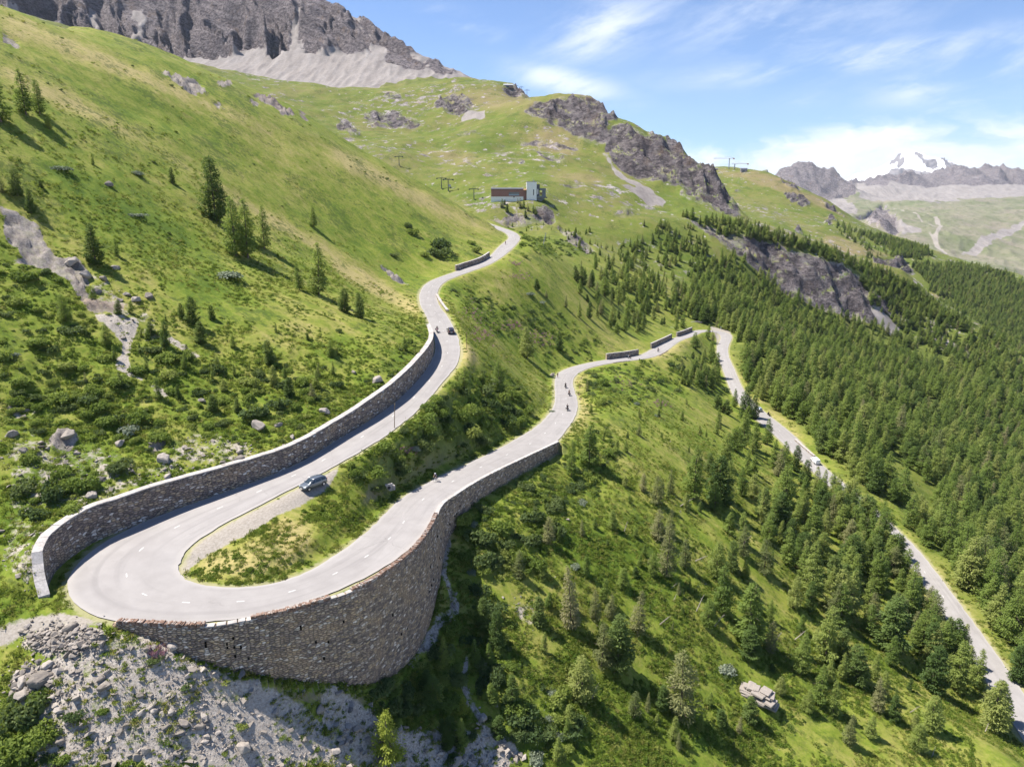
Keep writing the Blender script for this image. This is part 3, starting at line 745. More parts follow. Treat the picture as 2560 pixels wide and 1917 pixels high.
    rc = t.mix(t.rng(rn3, .3, .75), t.mix(t.math('MULTIPLY', t.math('SUBTRACT', 1.0, far), .45), rc, (.06, .05, .05)), rc)
    rc = t.mix(t.math('MULTIPLY', t.rng(t.noise(P, .035, 5, .65), .54, .70), .45), rc, (.27, .185, .125))
    # rubble: broken stone of every size
    cell = t.n('ShaderNodeTexVoronoi'); t.set(cell.inputs['Vector'], t.vmath('ADD', P, t.mul(t.noise(P, 1.6, 3, .7, col=True), (.5, .5, .5)))); cell.inputs['Scale'].default_value = 4.6
    fs = t.ramp(t.noise(P, 3.4, 7, .80), [(.36, (.225, .192, .160)), (.50, (.385, .337, .288)), (.64, (.50, .45, .392))])
    st = t.mix(.5, fs, t.ramp(t.sep(cell.outputs['Color'])[0], [(0, (.22, .190, .162)), (1, (.50, .445, .39))]))
    sc = t.mix(t.rng(t.noise(P, .3, 5, .65), .40, .62), fs, st)
    sfar = t.noise(t.comb(t.math('MULTIPLY', x, .06), t.math('MULTIPLY', y, .008), t.math('MULTIPLY', z, .012)), 1.0, 6, .66)
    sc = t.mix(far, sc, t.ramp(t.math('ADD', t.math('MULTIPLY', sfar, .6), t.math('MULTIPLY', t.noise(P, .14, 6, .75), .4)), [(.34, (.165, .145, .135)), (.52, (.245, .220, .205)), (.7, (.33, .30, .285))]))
    gr = t.ramp(t.noise(P, 3.0, 6, .75), [(.3, (.20, .175, .145)), (.5, (.295, .262, .225)), (.72, (.375, .34, .305))])
    # grass keeps a hold on ledges and between the stones
    nz = t.sep(t.n('ShaderNodeNewGeometry').outputs['True Normal'])[2]
    brk = t.noise(P, .55, 5, .7); brkf = t.noise(P, .05, 6, .68)
    ledge = t.math('MULTIPLY', t.rng(nz, .62, .84), t.rng(brkf, .38, .56))
    edge = t.mix(far, t.comb(brk, brk, brk), t.comb(brkf, brkf, brkf)); edge = t.sep(edge)[0]
    rockm = t.math('MULTIPLY', t.rng(t.math('ADD', rock, t.math('MULTIPLY', t.math('SUBTRACT', edge, .5), 1.2)), .36, .58), t.math('SUBTRACT', 1.0, t.math('MULTIPLY', t.math('MULTIPLY', ledge, ledges), t.math('ADD', .2, t.math('MULTIPLY', far, .7)))))
    sedge = t.mix(far, t.comb(t.noise(P, .45, 5, .7), 0.0, 0.0), t.comb(t.noise(P, .03, 6, .7), 0.0, 0.0))
    screem = t.rng(t.math('ADD', scree, t.math('MULTIPLY', t.math('SUBTRACT', t.sep(sedge)[0], .53), 1.5)), .35, .60)
    # steep bare earth, and stray rocks out in the pasture
    steep = t.math('MULTIPLY', t.rng(nz, .62, .50), t.math('SUBTRACT', 1.0, t.math('MINIMUM', t.math('ADD', wood, t.math('MULTIPLY', shrub, .8)), 1.0)))
    c = t.mix(t.math('MULTIPLY', steep, .8), grass, t.mix(far, t.ramp(rn, [(.3, (.13, .105, .075)), (.7, (.27, .23, .17))]), rc))
    out = t.math('MULTIPLY', t.rng(t.math('ADD', t.noise(P, .09, 6, .72), t.math('MULTIPLY', t.math('SUBTRACT', t.noise(P, .008, 3), .5), .35)), .575, .625), t.math('MULTIPLY', far, t.math('MULTIPLY', t.math('SUBTRACT', 1.0, wood), .85 * ledges)))
    c = t.mix(out, c, rc)
    bl = t.n('ShaderNodeTexVoronoi'); t.set(bl.inputs['Vector'], P); bl.inputs['Scale'].default_value = .075
    c = t.mix(t.math('MULTIPLY', t.rng(bl.outputs['Distance'], .13, .07), t.math('MULTIPLY', far, t.math('MULTIPLY', t.rng(t.sep(bl.outputs['Color'])[1], .6, .62), .8 * ledges))), c, (.36, .33, .31))
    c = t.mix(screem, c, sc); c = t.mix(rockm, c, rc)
    gm = t.rng(t.math('ADD', grav, t.math('MULTIPLY', t.math('SUBTRACT', t.noise(P, 1.6, 4, .7), .5), .7)), .38, .62)
    c = t.mix(gm, c, gr)
    # pale trodden verge along the road
    vg = t.attr('verge')
    c = t.mix(t.math('MULTIPLY', t.rng(t.math('ADD', vg, t.math('MULTIPLY', t.math('SUBTRACT', fine, .5), .9)), .45, .85), .75), c, (.31, .285, .17))
    h = t.math('ADD', t.math('MULTIPLY', fine, .5), t.math('MULTIPLY', vfine, .25))
    hh = t.mix(t.math('MAXIMUM', rockm, screem), t.comb(h, h, h), t.comb(rn3, rn3, rn3))
    b = t.bump(t.sep(hh)[0], .55, .35)
    b2 = t.bump(t.math('ADD', t.math('ADD', rough_, t.math('MULTIPLY', rfar, .8)), t.math('MULTIPLY', strata, .9)), 1.0, 26.0, b)
    nb = t.n('ShaderNodeMix', data_type='VECTOR'); t.set(nb.inputs[0], t.math('MULTIPLY', far, t.math('MAXIMUM', rockm, .10))); t.set(nb.inputs[4], b); t.set(nb.inputs[5], b2)
    t.bsdf(c, .95, nb.outputs[1], .12)
    return m
GROUND = ground_material()
verge = np.clip(1 - np.maximum(E_, 0) / 2.2, 0, 1) * (np.abs(OF) < 20)
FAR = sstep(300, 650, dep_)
def grid_part(name, i0, i1):
    n = i1 - i0 + 1
    V = np.stack([GX[i0:i1 + 1], GY[i0:i1 + 1], GZ[i0:i1 + 1]], -1).reshape(-1, 3)
    ii = np.arange(n - 1)[:, None] * NTH + np.arange(NTH - 1)[None, :]
    Fq = np.stack([ii, ii + 1, ii + NTH + 1, ii + NTH], -1).reshape(-1, 4)
    Fq = Fq[:, ::-1]
    me = raw_mesh(name, V, Fq, smooth=True)
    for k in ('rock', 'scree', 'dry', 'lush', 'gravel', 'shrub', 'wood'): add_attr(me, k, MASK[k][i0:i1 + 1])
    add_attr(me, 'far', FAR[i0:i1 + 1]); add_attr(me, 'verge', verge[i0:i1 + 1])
    return structure(link(name, me, GROUND))
ISPL = int(np.searchsorted(RADS, 520.0))
grid_part('hillside', 0, ISPL)
grid_part('alpine_hill', ISPL, NRAD - 1)

# ------------------------------------------------------------------ road
def road_material():
    m, t = mat('asphalt')
    P = t.n('ShaderNodeNewGeometry').outputs['Position']
    uv = t.n('ShaderNodeUVMap', uv_map='UVMap').outputs[0]
    u, v, _ = t.sep(uv)                                   # u across -1..1, v metres along
    base = t.ramp(t.noise(P, .35, 5, .6), [(.3, (.272, .252, .240)), (.7, (.332, .310, .296))])
    base = t.mix(t.rng(t.noise(P, 14, 3, .8), .3, .75), t.mix(.16, base, (.12, .11, .11)), base)
    # tyre-polished bands, worn along the direction of travel
    band = t.noise(t.comb(t.math('MULTIPLY', u, 4.5), t.math('MULTIPLY', v, .035), 0.0), 1.0, 4, .6)
    base = t.mix(t.math('MULTIPLY', t.rng(band, .48, .70), .50), base, (.20, .185, .18))
    base = t.mix(t.math('MULTIPLY', t.rng(t.math('ABSOLUTE', u), .80, 1.0), .5), base, (.40, .37, .34))
    # patches and joints of old repairs
    pt = t.n('ShaderNodeTexVoronoi'); t.set(pt.inputs['Vector'], t.comb(t.math('MULTIPLY', u, .6), t.math('MULTIPLY', v, .035), 0.0)); pt.inputs['Scale'].default_value = 1.0
    base = t.mix(.13, base, t.ramp(t.sep(pt.outputs['Color'])[0], [(0, (.19, .18, .175)), (1, (.42, .40, .39))]))
    ck = t.voro(t.vmath('ADD', P, t.mul(t.noise(P, .8, 3, .6, col=True), (1.6, 1.6, 0))), .16, 'DISTANCE_TO_EDGE')
    base = t.mix(t.math('MULTIPLY', t.rng(ck, .012, .0), t.math('MULTIPLY', t.rng(t.noise(P, .06, 2), .5, .6), .28)), base, (.10, .09, .09))
    b = t.bump(t.noise(P, 25, 3, .7), .2, .02)
    t.bsdf(base, .9, b, .2)
    return m
NW = 9
us = np.linspace(-1, 1, NW)
tr = RH[:, None] * us[None, :]
rv = np.stack([RC[:, None, 0] + RN[:, None, 0] * tr, RC[:, None, 1] + RN[:, None, 1] * tr, RC[:, None, 2] + .07 * (1 - us[None, :] ** 2) + 0 * tr], -1)
jag = fbm(np.arange(NR) * .9, np.arange(NR) * 0.0, 3, 61) * .22
rv[:, 0, :2] -= RN * jag[:, None]; rv[:, -1, :2] += RN * jag[::-1][:, None]
ii = np.arange(NR - 1)[:, None] * NW + np.arange(NW - 1)[None, :]
Fq = np.stack([ii, ii + 1, ii + NW + 1, ii + NW], -1).reshape(-1, 4)
me = raw_mesh('road', rv.reshape(-1, 3), Fq[:, ::-1], smooth=True)
nz_ = np.zeros(len(me.polygons) * 3); me.polygons.foreach_get('normal', nz_)
if nz_[2::3].mean() < 0: me.flip_normals()
uvl = me.uv_layers.new(name='UVMap')
vi = np.zeros(len(me.loops), np.int32); me.loops.foreach_get('vertex_index', vi)
uvd = np.stack([us[vi % NW], (vi // NW) * 1.2], -1); uvl.data.foreach_set('uv', uvd.astype(np.float32).ravel())
ROAD = structure(link('road', me, road_material()))

def road_pt(k, off):
    k = int(np.clip(k, 0, NR - 1)); u = np.clip(off / RH[k], -1, 1)
    return np.array([RC[k, 0] + RN[k, 0] * off, RC[k, 1] + RN[k, 1] * off, RC[k, 2] + .07 * (1 - u * u)])

# painted centre dashes
def paint():
    m, t = mat('road_paint')
    P = t.n('ShaderNodeNewGeometry').outputs['Position']
    t.bsdf(t.ramp(t.noise(P, 5, 4, .7), [(.35, (.42, .40, .38)), (.55, (.60, .59, .57))]), .7, None, .3)
    return m
V = []; Fs = []
s = 6.0
total = (NR - 1) * 1.2
while s < total - 8:
    k0 = s / 1.2
    nearness = abs(k0 - APEX) * 1.2
    if RC[int(k0), 1] < 420:
        ks = np.linspace(k0, k0 + .9 / 1.2, 4)
        b = len(V)
        off = random.uniform(-.1, .1)
        for kk in ks:
            i = int(kk); f = kk - i
            for sd in (-.07, .07):
                p = road_pt(i, off + sd) * (1 - f) + road_pt(i + 1, off + sd) * f
                V.append((p[0], p[1], p[2] + .006))
        for j in range(3): Fs.append((b + 2 * j, b + 2 * j + 1, b + 2 * j + 3, b + 2 * j + 2))
    s += (6.2 if nearness < 48 else 10.4) + random.uniform(-.3, .3)
me = bpy.data.meshes.new('road_markings'); me.from_pydata(V, [], Fs); me.update()
structure(link('road_markings', me, paint()))

# ------------------------------------------------------------------ masonry
def masonry(name, tone=(1, 1, 1), scale=1.0):
    m, t = mat(name)
    uv = t.n('ShaderNodeUVMap', uv_map='UVMap').outputs[0]
    P = t.n('ShaderNodeNewGeometry').outputs['Position']
    w = t.mul(t.noise(t.mul(uv, (1, 1, 1)), 1.3, 3, .6, col=True), (.22, .16, 0))
    q = t.mul(t.vmath('ADD', uv, w), (1.45 * scale, 3.0 * scale, 1))
    vx = t.n('ShaderNodeTexVoronoi', voronoi_dimensions='2D'); t.set(vx.inputs['Vector'], q); vx.inputs['Scale'].default_value = 1.0; vx.inputs['Randomness'].default_value = .85
    ed = t.n('ShaderNodeTexVoronoi', voronoi_dimensions='2D', feature='DISTANCE_TO_EDGE'); t.set(ed.inputs['Vector'], q); ed.inputs['Scale'].default_value = 1.0; ed.inputs['Randomness'].default_value = .85
    r, g, b = t.sep(vx.outputs['Color'])
    T = lambda c: tuple(a * k for a, k in zip(c, tone))
    c = t.ramp(r, [(0, T((.10, .085, .08))), (.35, T((.17, .14, .125))), (.62, T((.24, .20, .165))), (.8, T((.30, .235, .16))), (.93, T((.34, .31, .29))), (1, T((.50, .48, .46)))])
    c = t.mix(t.rng(t.noise(P, 7, 5, .75), .3, .75), t.mix(.4, c, (.07, .06, .055)), c)
    c = t.mix(t.math('MULTIPLY', t.rng(t.noise(P, .28, 4, .6), .48, .66), .45), c, T((.27, .20, .13)))
    c = t.mix(t.math('MULTIPLY', t.rng(t.noise(t.mul(uv, (1.2, .12, 1)), 1.0, 4, .6), .55, .7), .5), c, T((.09, .08, .075)))
    j = t.rng(ed.outputs['Distance'], .012, .085)
    c = t.mix(j, T((.095, .085, .076)), c)
    bmp = t.bump(t.math('ADD', t.math('MULTIPLY', t.rng(ed.outputs['Distance'], .0, .22), 1.0), t.math('ADD', t.math('MULTIPLY', g, .5), t.math('MULTIPLY', t.noise(P, 9, 4, .7), .35))), 1.0, .22)
    t.bsdf(c, .92, bmp, .15)
    return m
def cap_material():
    m, t = mat('wall_coping')
    P = t.n('ShaderNodeNewGeometry').outputs['Position']
    vx = t.n('ShaderNodeTexVoronoi'); t.set(vx.inputs['Vector'], P); vx.inputs['Scale'].default_value = .9
    c = t.ramp(t.sep(vx.outputs['Color'])[0], [(0, (.43, .39, .36)), (1, (.54, .50, .47))])
    c = t.mix(t.rng(t.noise(P, 4, 5, .75), .35, .7), t.mix(.4, c, (.12, .11, .10)), c)
    t.bsdf(c, .9, t.bump(t.noise(P, 6, 4, .7), .4, .05), .2)
    return m
STONE = masonry('dry_stone', (2.35, 2.16, 1.96), scale=1.3); STONE_UP = masonry('dry_stone_face', (1.95, 1.90, 1.84), 1.05); COPING = cap_material()

def strip_mesh(name, rows, uvs=None, closed=False):
    """rows: (m, n, 3) array lofted into quads; uvs (m, n, 2)."""
    rows = np.asarray(rows); m_, n_ = rows.shape[:2]
    ii = np.arange(m_ - 1)[:, None] * n_ + np.arange(n_ - 1)[None, :]
    Fq = np.stack([ii, ii + 1, ii + n_ + 1, ii + n_], -1).reshape(-1, 4)
    me = raw_mesh(name, rows.reshape(-1, 3), Fq)
    if uvs is not None:
        l = me.uv_layers.new(name='UVMap'); vi = np.zeros(len(me.loops), np.int32); me.loops.foreach_get('vertex_index', vi)
        l.data.foreach_set('uv', np.asarray(uvs, np.float32).reshape(-1, 2)[vi].ravel())
    return me

def wall(name, W, thick, face_mat, label, cap_h=.16, batter=.06, group=None, below=.5, side=-1, cap_over=.08):
    """Free wall with a road face; W rows = (x, y, foot z, height); side = which side of W's direction the body lies on."""
    W = np.asarray(W); n = len(W)
    root = empty(name, tuple(W[n // 2, :3])); tag(root, label, 'wall', group)
    o = Vector(root.location)
    s = np.r_[0, np.cumsum(np.hypot(np.diff(W[:, 0]), np.diff(W[:, 1])))]
    f0 = offset_line(W, 0.0); dirs = offset_line(W, 1.0) - f0
    top = W[:, 2] + W[:, 3] + fbm(s * .6, s * 0, 3, 77) * .07; bot = W[:, 2] - below
    NV = 9
    def pt(off, z): return np.stack([W[:, 0] + dirs[:, 0] * off - o.x, W[:, 1] + dirs[:, 1] * off - o.y, z - o.z], -1)
    rows = []; uv = []
    for j in range(NV):
        f = j / (NV - 1); z = bot + (top - bot) * f
        bulge = fbm(s * 1.1 + j * 3.1, np.full(n, j * .8), 2, 78) * .05
        rows.append(pt(-side * 0 + side * batter * (z - bot) + bulge, z)); uv.append(np.stack([s, z], -1))
    ins = batter * (top - bot)
    rows.append(pt(side * (ins + thick), top)); uv.append(np.stack([s, top + thick], -1))
    rows.append(pt(side * (ins + thick + .1), bot)); uv.append(np.stack([s, top + thick + 3], -1))
    rows = np.array(rows); uv = np.array(uv)
    me = strip_mesh('wall_face', rows, uv)
    # end faces
    bm = bmesh.new(); bm.from_mesh(me); bm.verts.ensure_lookup_table()
    for e in (0, n - 1):
        try: bm.faces.new([bm.verts[j * n + e] for j in range(rows.shape[0])])
        except Exception: pass
    bmesh.ops.recalc_face_normals(bm, faces=bm.faces[:]); bm.to_mesh(me); bm.free()
    link('wall_face', me, face_mat, root)
    # coping slabs, laid one by one with small gaps of level
    mb = MB(); i = 0
    while i < n - 1:
        j = min(n - 1, i + random.randint(1, 2))
        dz = random.uniform(-.02, .03)
        A = [pt(side * (ins - cap_over), top)[k] for k in (i, j)]; B = [pt(side * (ins + thick + cap_over), top)[k] for k in (i, j)]
        q = [Vector(A[0]), Vector(A[1]), Vector(B[1]), Vector(B[0])]
        g = (q[1] - q[0]) * .012
        q[0] += g; q[3] += g; q[1] -= g; q[2] -= g
        lo = [v + Vector((0, 0, .004 + dz * .2)) for v in q]; hi = [v + Vector((0, 0, cap_h + dz)) for v in q]
        mb.add(lo + hi, [(3,2,1,0),(4,5,6,7),(0,1,5,4),(1,2,6,5),(2,3,7,6),(3,0,4,7)])
        i = j
    c = mb.build('coping', COPING, root)
    return root
wall('stone_wall', W1, 1.0, STONE_UP, 'long curved dry stone wall with pale coping along the uphill side of the upper road')
def retaining(name, W, label, batter=.05, thick=.62, below=1.2, teeth=None, mat_=None, cap_z=.12):
    """W rows = (x, y, top z, foot z); the outer face looks to the right of W's direction."""
    W = np.asarray(W); n = len(W)
    root = empty(name, (W[n // 2, 0], W[n // 2, 1], W[n // 2, 3])); tag(root, label, 'wall')
    o = root.location
    s = np.r_[0, np.cumsum(np.hypot(np.diff(W[:, 0]), np.diff(W[:, 1])))]
    dirs = offset_line(W, 1.0) - W[:, :2]
    top = W[:, 2] + cap_z; bot = W[:, 3] - below
    def pt(off, z): return np.stack([W[:, 0] + dirs[:, 0] * off - o.x, W[:, 1] + dirs[:, 1] * off - o.y, z - o.z], -1)
    rows = []; uv = []; NV = 22
    for j in range(NV):
        f = j / (NV - 1); z = bot + (top - bot) * f
        bulge = fbm(s * .5 + 9, z * .5, 3, 91) * .12 * min(1, 4 * (1 - f))
        rows.append(pt(thick + batter * (top - z) + bulge, z)); uv.append(np.stack([s, z], -1))
    rows.append(pt(np.full(n, 0.02), top)); uv.append(np.stack([s, top + thick], -1))
    rows.append(pt(np.full(n, 0.02), bot)); uv.append(np.stack([s, top + thick + 3], -1))
    rows = np.array(rows); me = strip_mesh('wall_face', rows, np.array(uv))
    bm = bmesh.new(); bm.from_mesh(me); bm.verts.ensure_lookup_table()
    for e in (0, n - 1):
        bm.faces.new([bm.verts[j * n + e] for j in range(rows.shape[0])])
    bmesh.ops.recalc_face_normals(bm, faces=bm.faces[:]); bm.to_mesh(me); bm.free()
    link('wall_face', me, mat_ or STONE, root)
    if teeth:
        for nm, ranges, hgt, mt, lo_t, hi_t in teeth:
            for (sa, sb) in ranges:
                mb = MB()
                q = sa
                while q < sb:
                    L = random.uniform(lo_t, hi_t); k = np.interp(q + L / 2, s, np.arange(n)); i = int(min(k, n - 2)); f = k - i
                    c = W[i] * (1 - f) + W[i + 1] * f; d = dirs[i]
                    a = math.atan2(d[1], d[0]); h = hgt * random.uniform(.75, 1.2) + .04
                    z = c[2] + cap_z + .004 + h / 2
                    tl = Matrix.Rotation(random.uniform(-.12, .12), 3, 'X') if L < .4 else None
                    mb.box((c[0] + d[0] * (thick / 2 + .03) - o.x, c[1] + d[1] * (thick / 2 + .03) - o.y, z - o.z - .02), (thick * random.uniform(.92, 1.1), L * .86, h), a, 1.0, tl)
                    q += L
                mb.build(nm, mt, root)
    return root
s2 = np.r_[0, np.cumsum(np.hypot(np.diff(W2[:, 0]), np.diff(W2[:, 1])))]
def s_at(px, py):
    k, p = st_px(px, py, APEX - 4, NR)
    return float(s2[int(np.argmin((W2[:, 0] - p[0]) ** 2 + (W2[:, 1] - p[1]) ** 2))])
sa = [s_at(*p) for p in ((303,1555),(510,1563),(626,1545),(822,1495),(880,1477),(1085,1290),(1392,1104))]
def coping_stone():
    m, t = mat('coping_teeth')
    P = t.n('ShaderNodeNewGeometry').outputs['Position']
    vx = t.n('ShaderNodeTexVoronoi'); t.set(vx.inputs['Vector'], P); vx.inputs['Scale'].default_value = 3.5
    c = t.ramp(t.sep(vx.outputs['Color'])[0], [(0, (.13, .085, .065)), (.5, (.24, .15, .11)), (.8, (.27, .22, .19)), (1, (.40, .36, .33))])
    t.bsdf(c, .92, t.bump(t.noise(P, 12, 3, .7), .4, .04), .15)
    return m
TEETH = coping_stone()
retaining('retaining_wall', W2, 'tall curved stone retaining wall holding up the hairpin bend', teeth=[
    ('coping', [(sa[0], sa[1]), (sa[2], sa[3]), (sa[4], sa[5])], .40, TEETH, .13, .26),
    ('parapet', [(sa[1], sa[2]), (sa[3], sa[4]), (sa[5], sa[6])], .10, COPING, .7, 1.5)])

# weep holes let water out through the great wall
RW = [o for o in COL.objects if o.name.startswith('retaining_wall') and o.parent is None][0]
d2 = offset_line(W2, 1.0) - W2[:, :2]
for k in range(34):
    i = random.randint(14, int(len(W2) * .62)); tz = W2[i, 2]; bz_ = W2[i, 3]
    f = random.choice((.25, .45, .65)) + random.uniform(-.05, .05); z = tz - (tz - bz_) * f
    off = .62 + .05 * (tz - z); a = math.atan2(d2[i, 1], d2[i, 0])
    mb = MB(); mb.box((W2[i, 0] + d2[i, 0] * (off - .02) - RW.location.x, W2[i, 1] + d2[i, 1] * (off - .02) - RW.location.y, z - RW.location.z), (.22, .20, .34), a)
    mb.build('weep_hole', simple('hole_dark', (.012, .011, .010), 1.0, .0), RW)
# further short walls along the two roads
def short(name, pix, h, label, lo, hi, thick=.6, side=-1, flip=False):
    W = short_wall(pix, h, lo, hi)
    # the face must look at the road
    k = near_station(W[len(W) // 2], lo, hi)
    d = offset_line(W, 1.0) - W[:, :2]; to = RC[k, :2] - W[len(W) // 2, :2]
    if (d[len(W) // 2] @ to < 0) != flip: W = W[::-1]
    return wall(name, W, thick, STONE_UP, label, batter=.04, side=-1)
short('stone_wall', [(1141,677),(1165,669),(1190,661),(1208,653),(1225,642)], 2.0, 'short stone wall on the uphill verge where the upper road climbs away', 0, APEX)
short('stone_wall', [(1517,899),(1540,896),(1570,892),(1597,887)], 2.3, 'nearest of three low stone walls beside the lower road', APEX, NR)
short('stone_wall', [(1629,871),(1650,861),(1665,854),(1680,846)], 2.3, 'middle of three low stone walls beside the lower road', APEX, NR)
short('stone_wall', [(1693,842),(1712,836),(1731,828)], 2.3, 'farthest of three low stone walls beside the lower road, before the bend', APEX, NR)
short('stone_wall', [(1728,818),(1740,817),(1754,818)], 3.2, 'dark stone wall at the outside of the far switchback', APEX, NR)
short('stone_kerb', [(1089,739),(1098,754),(1106,766),(1116,779)], .45, 'low pale stone kerb on the downhill edge of the upper road bend', 0, APEX, flip=False)
short('stone_kerb', [(1986,1101),(2006,1119),(2034,1143)], .5, 'low stone kerb beside the lowest road among the trees', near_station((128, 405)), NR)
def short_ret(pix, drop, label):
    out = []
    for (px, py) in pix:
        k, p = st_px(px, py, APEX, NR); out.append((p[0], p[1], RC[k, 2], RC[k, 2] - drop))
    return retaining('retaining_wall', catmull(np.array(out), 1.0), label, thick=.5, below=1.0, mat_=STONE_UP)
short_ret([(1531,907),(1552,904),(1573,902)], 3.2, 'short stone retaining wall under the lower road, the nearer of two')
short_ret([(1646,890),(1657,883),(1668,877)], 3.4, 'short stone retaining wall under the lower road, the farther of two')

# ------------------------------------------------------------------ far ground: dome, rocky mountain, distant valley and ranges
def far_grid(name, pts, th0, th1, r0, r1, nth, nr, rough, masks=None, power=1.4, mtl=None, wobble=12):
    S = Surf(pts, power)
    th = np.linspace(th0, th1, nth); rr = np.exp(np.linspace(math.log(r0), math.log(r1), nr))
    f = 4; thc = np.linspace(th0, th1, (nth - 1) // f + 1); rc = np.exp(np.linspace(math.log(r0), math.log(r1), (nr - 1) // f + 1))
    nth = (len(thc) - 1) * f + 1; nr = (len(rc) - 1) * f + 1
    th = np.linspace(th0, th1, nth); rr = np.exp(np.linspace(math.log(r0), math.log(r1), nr))
    z = upsample(S(np.sin(thc)[None] * rc[:, None], np.cos(thc)[None] * rc[:, None]), f)
    x = np.sin(th)[None] * rr[:, None]; y = np.cos(th)[None] * rr[:, None]
    px, py, dep = project(np.stack([x, y, z], -1))
    M = {k: np.zeros(x.shape) for k in ('rock', 'scree', 'dry', 'lush', 'gravel', 'shrub', 'wood', 'snow', 'path')}
    wob = fbm(x / (r0 * .05), y / (r0 * .05), 5, 101, .65) * wobble; wob2 = fbm(x / (r0 * .05), y / (r0 * .05), 5, 102, .65) * wobble * .6
    for k, pl in (masks or {}).items():
        mm = np.zeros(x.shape, bool)
        for q in pl: mm |= in_poly(px + wob * (k != 'gravel'), py + wob2 * (k != 'gravel'), q)
        M[k] = blur(mm, 2)
    if 'none' in M: M['rock'] = M['rock'] * (1 - M.pop('none'))
    z = rough(x, y, z, M)
    V = np.stack([x, y, z], -1).reshape(-1, 3)
    ii = np.arange(nr - 1)[:, None] * nth + np.arange(nth - 1)[None, :]
    Fq = np.stack([ii, ii + nth, ii + nth + 1, ii + 1], -1).reshape(-1, 4)
    me = raw_mesh(name, V, Fq, smooth=True)
    for k in M: add_attr(me, k, M[k])
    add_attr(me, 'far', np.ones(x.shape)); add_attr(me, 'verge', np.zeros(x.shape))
    o = structure(link(name, me, mtl or GROUND))
    return o, (th, rr, x, y, z)

# grassy dome
D_ = []
for (sx, sy, Y) in [(1700,440,1750),(1762,424,1740),(1817,420,1700),(1867,427,1660),(1933,439,1620),(1995,467,1580),(2050,494,1540),(2108,533,1490),(2167,564,1450),(2205,583,1420),(2275,607,1380),(2353,638,1340),(2439,662,1300),(2560,690,1260),(2700,740,1200)]:
    p = at_y(sx, sy, Y); D_.append(tuple(p)); D_.append((p[0] + 120, p[1] + 190, p[2] - 55)); D_.append((p[0] + 330, p[1] + 500, p[2] - 330))
for (sx, sy, Y) in [(1740,480,1500),(1850,500,1400),(1900,560,1200),(1960,540,1330),(2050,570,1260),(2120,610,1200),(2200,650,1130),(2300,700,1080),(2400,750,1030),(2560,830,960),(2000,600,1150)]: D_.append(tuple(at_y(sx, sy, Y)))
for q in [(250,1300,60),(420,1000,-30),(520,900,-95),(700,760,-190),(820,700,-230),(950,650,-280)]: D_.append(q)
def rough_dome(x, y, z, M):
    return z + fbm(x / 150, y / 150, 4, 111) * 9 + fbm(x / 35, y / 35, 3, 112) * 2 + M['rock'] * (ridged(x / 45, y / 45, 4, 113) * 11)
DOME, DOMEG = far_grid('grassy_hill', D_, R(9), R(56), 880, 2100, 401, 241, rough_dome, {
    'rock': [z3([(640,1150),(700,1170),(790,1220),(700,1200)]), z3([(660,1240),(760,1250),(840,1320),(800,1340),(700,1290)]), z3([(880,1280),(1000,1350),(1090,1410),(1000,1370)]), z6([(1240,20),(1430,0),(1490,90),(1440,110),(1300,70)]), z3([(330,1240),(370,1215),(390,1230)]), z3([(720,1490),(760,1470),(800,1500),(770,1520)]), z3([(960,1400),(1000,1410),(960,1450),(930,1450)])],
    'dry': [z3([(160,1085),(600,1125),(900,1270),(1060,1400),(700,1250),(400,1140)]), z3([(860,1540),(1000,1530),(1350,1640),(900,1640)]), z6([(1560,190),(1760,290),(2050,470),(2060,490),(1700,300)])],
    'shrub': [z3([(970,1430),(1250,1470),(1660,1640),(1500,1640),(1200,1560)]), z6([(1300,20),(1900,60),(2212,180),(2212,520),(1700,230)])],
    'wood': [z3([(1230,1490),(1660,1640),(1400,1640),(1150,1500)]), z6([(1500,40),(2212,150),(2400,700),(2060,440),(1560,150)])]})

# rocky mountain with its scree apron
RM = []
for (sx, sy, Y) in [(640,214,1500),(700,222,1480),(760,230,1460),(850,226,1430),(986,221,1420),(1083,222,1410),(1180,222,1400),(1260,224,1420),(200,150,1450),(0,80,1400),(420,190,1450),(-300,0,1350)]:
    RM.append(tuple(at_y(sx, sy, Y))); p = at_y(sx, sy, Y); RM.append((p[0], p[1] - 150, p[2] - 45))
for (sx, sy, Y) in [(311,113,1700),(424,150,1680),(529,136,1720),(640,150,1700),(727,117,1760),(860,132,1720),(967,148,1680),(1083,190,1600),(200,70,1700),(50,20,1700)]: RM.append(tuple(at_y(sx, sy, Y)))
for (sx, sy, Y) in [(727,-20,2080),(801,0,2060),(836,27,2050),(873,43,2040),(908,56,2020),(936,74,2000),(967,93,1980),(994,117,1950),(1025,136,1920),(1068,157,1880),(1103,167,1840),(1142,187,1780),(1180,196,1720),(1223,217,1640),(600,-120,2150),(400,-260,2250),(200,-300,2300),(0,-280,2250),(-300,-250,2200),(300,30,1900),(500,20,1930),(650,30,1930)]:
    p = at_y(sx, sy, Y); RM.append(tuple(p))
    if Y > 1600 and sy < 0 or sx > 800 and Y > 1630: RM.append((p[0] + 60, p[1] + 320, p[2] - 190))
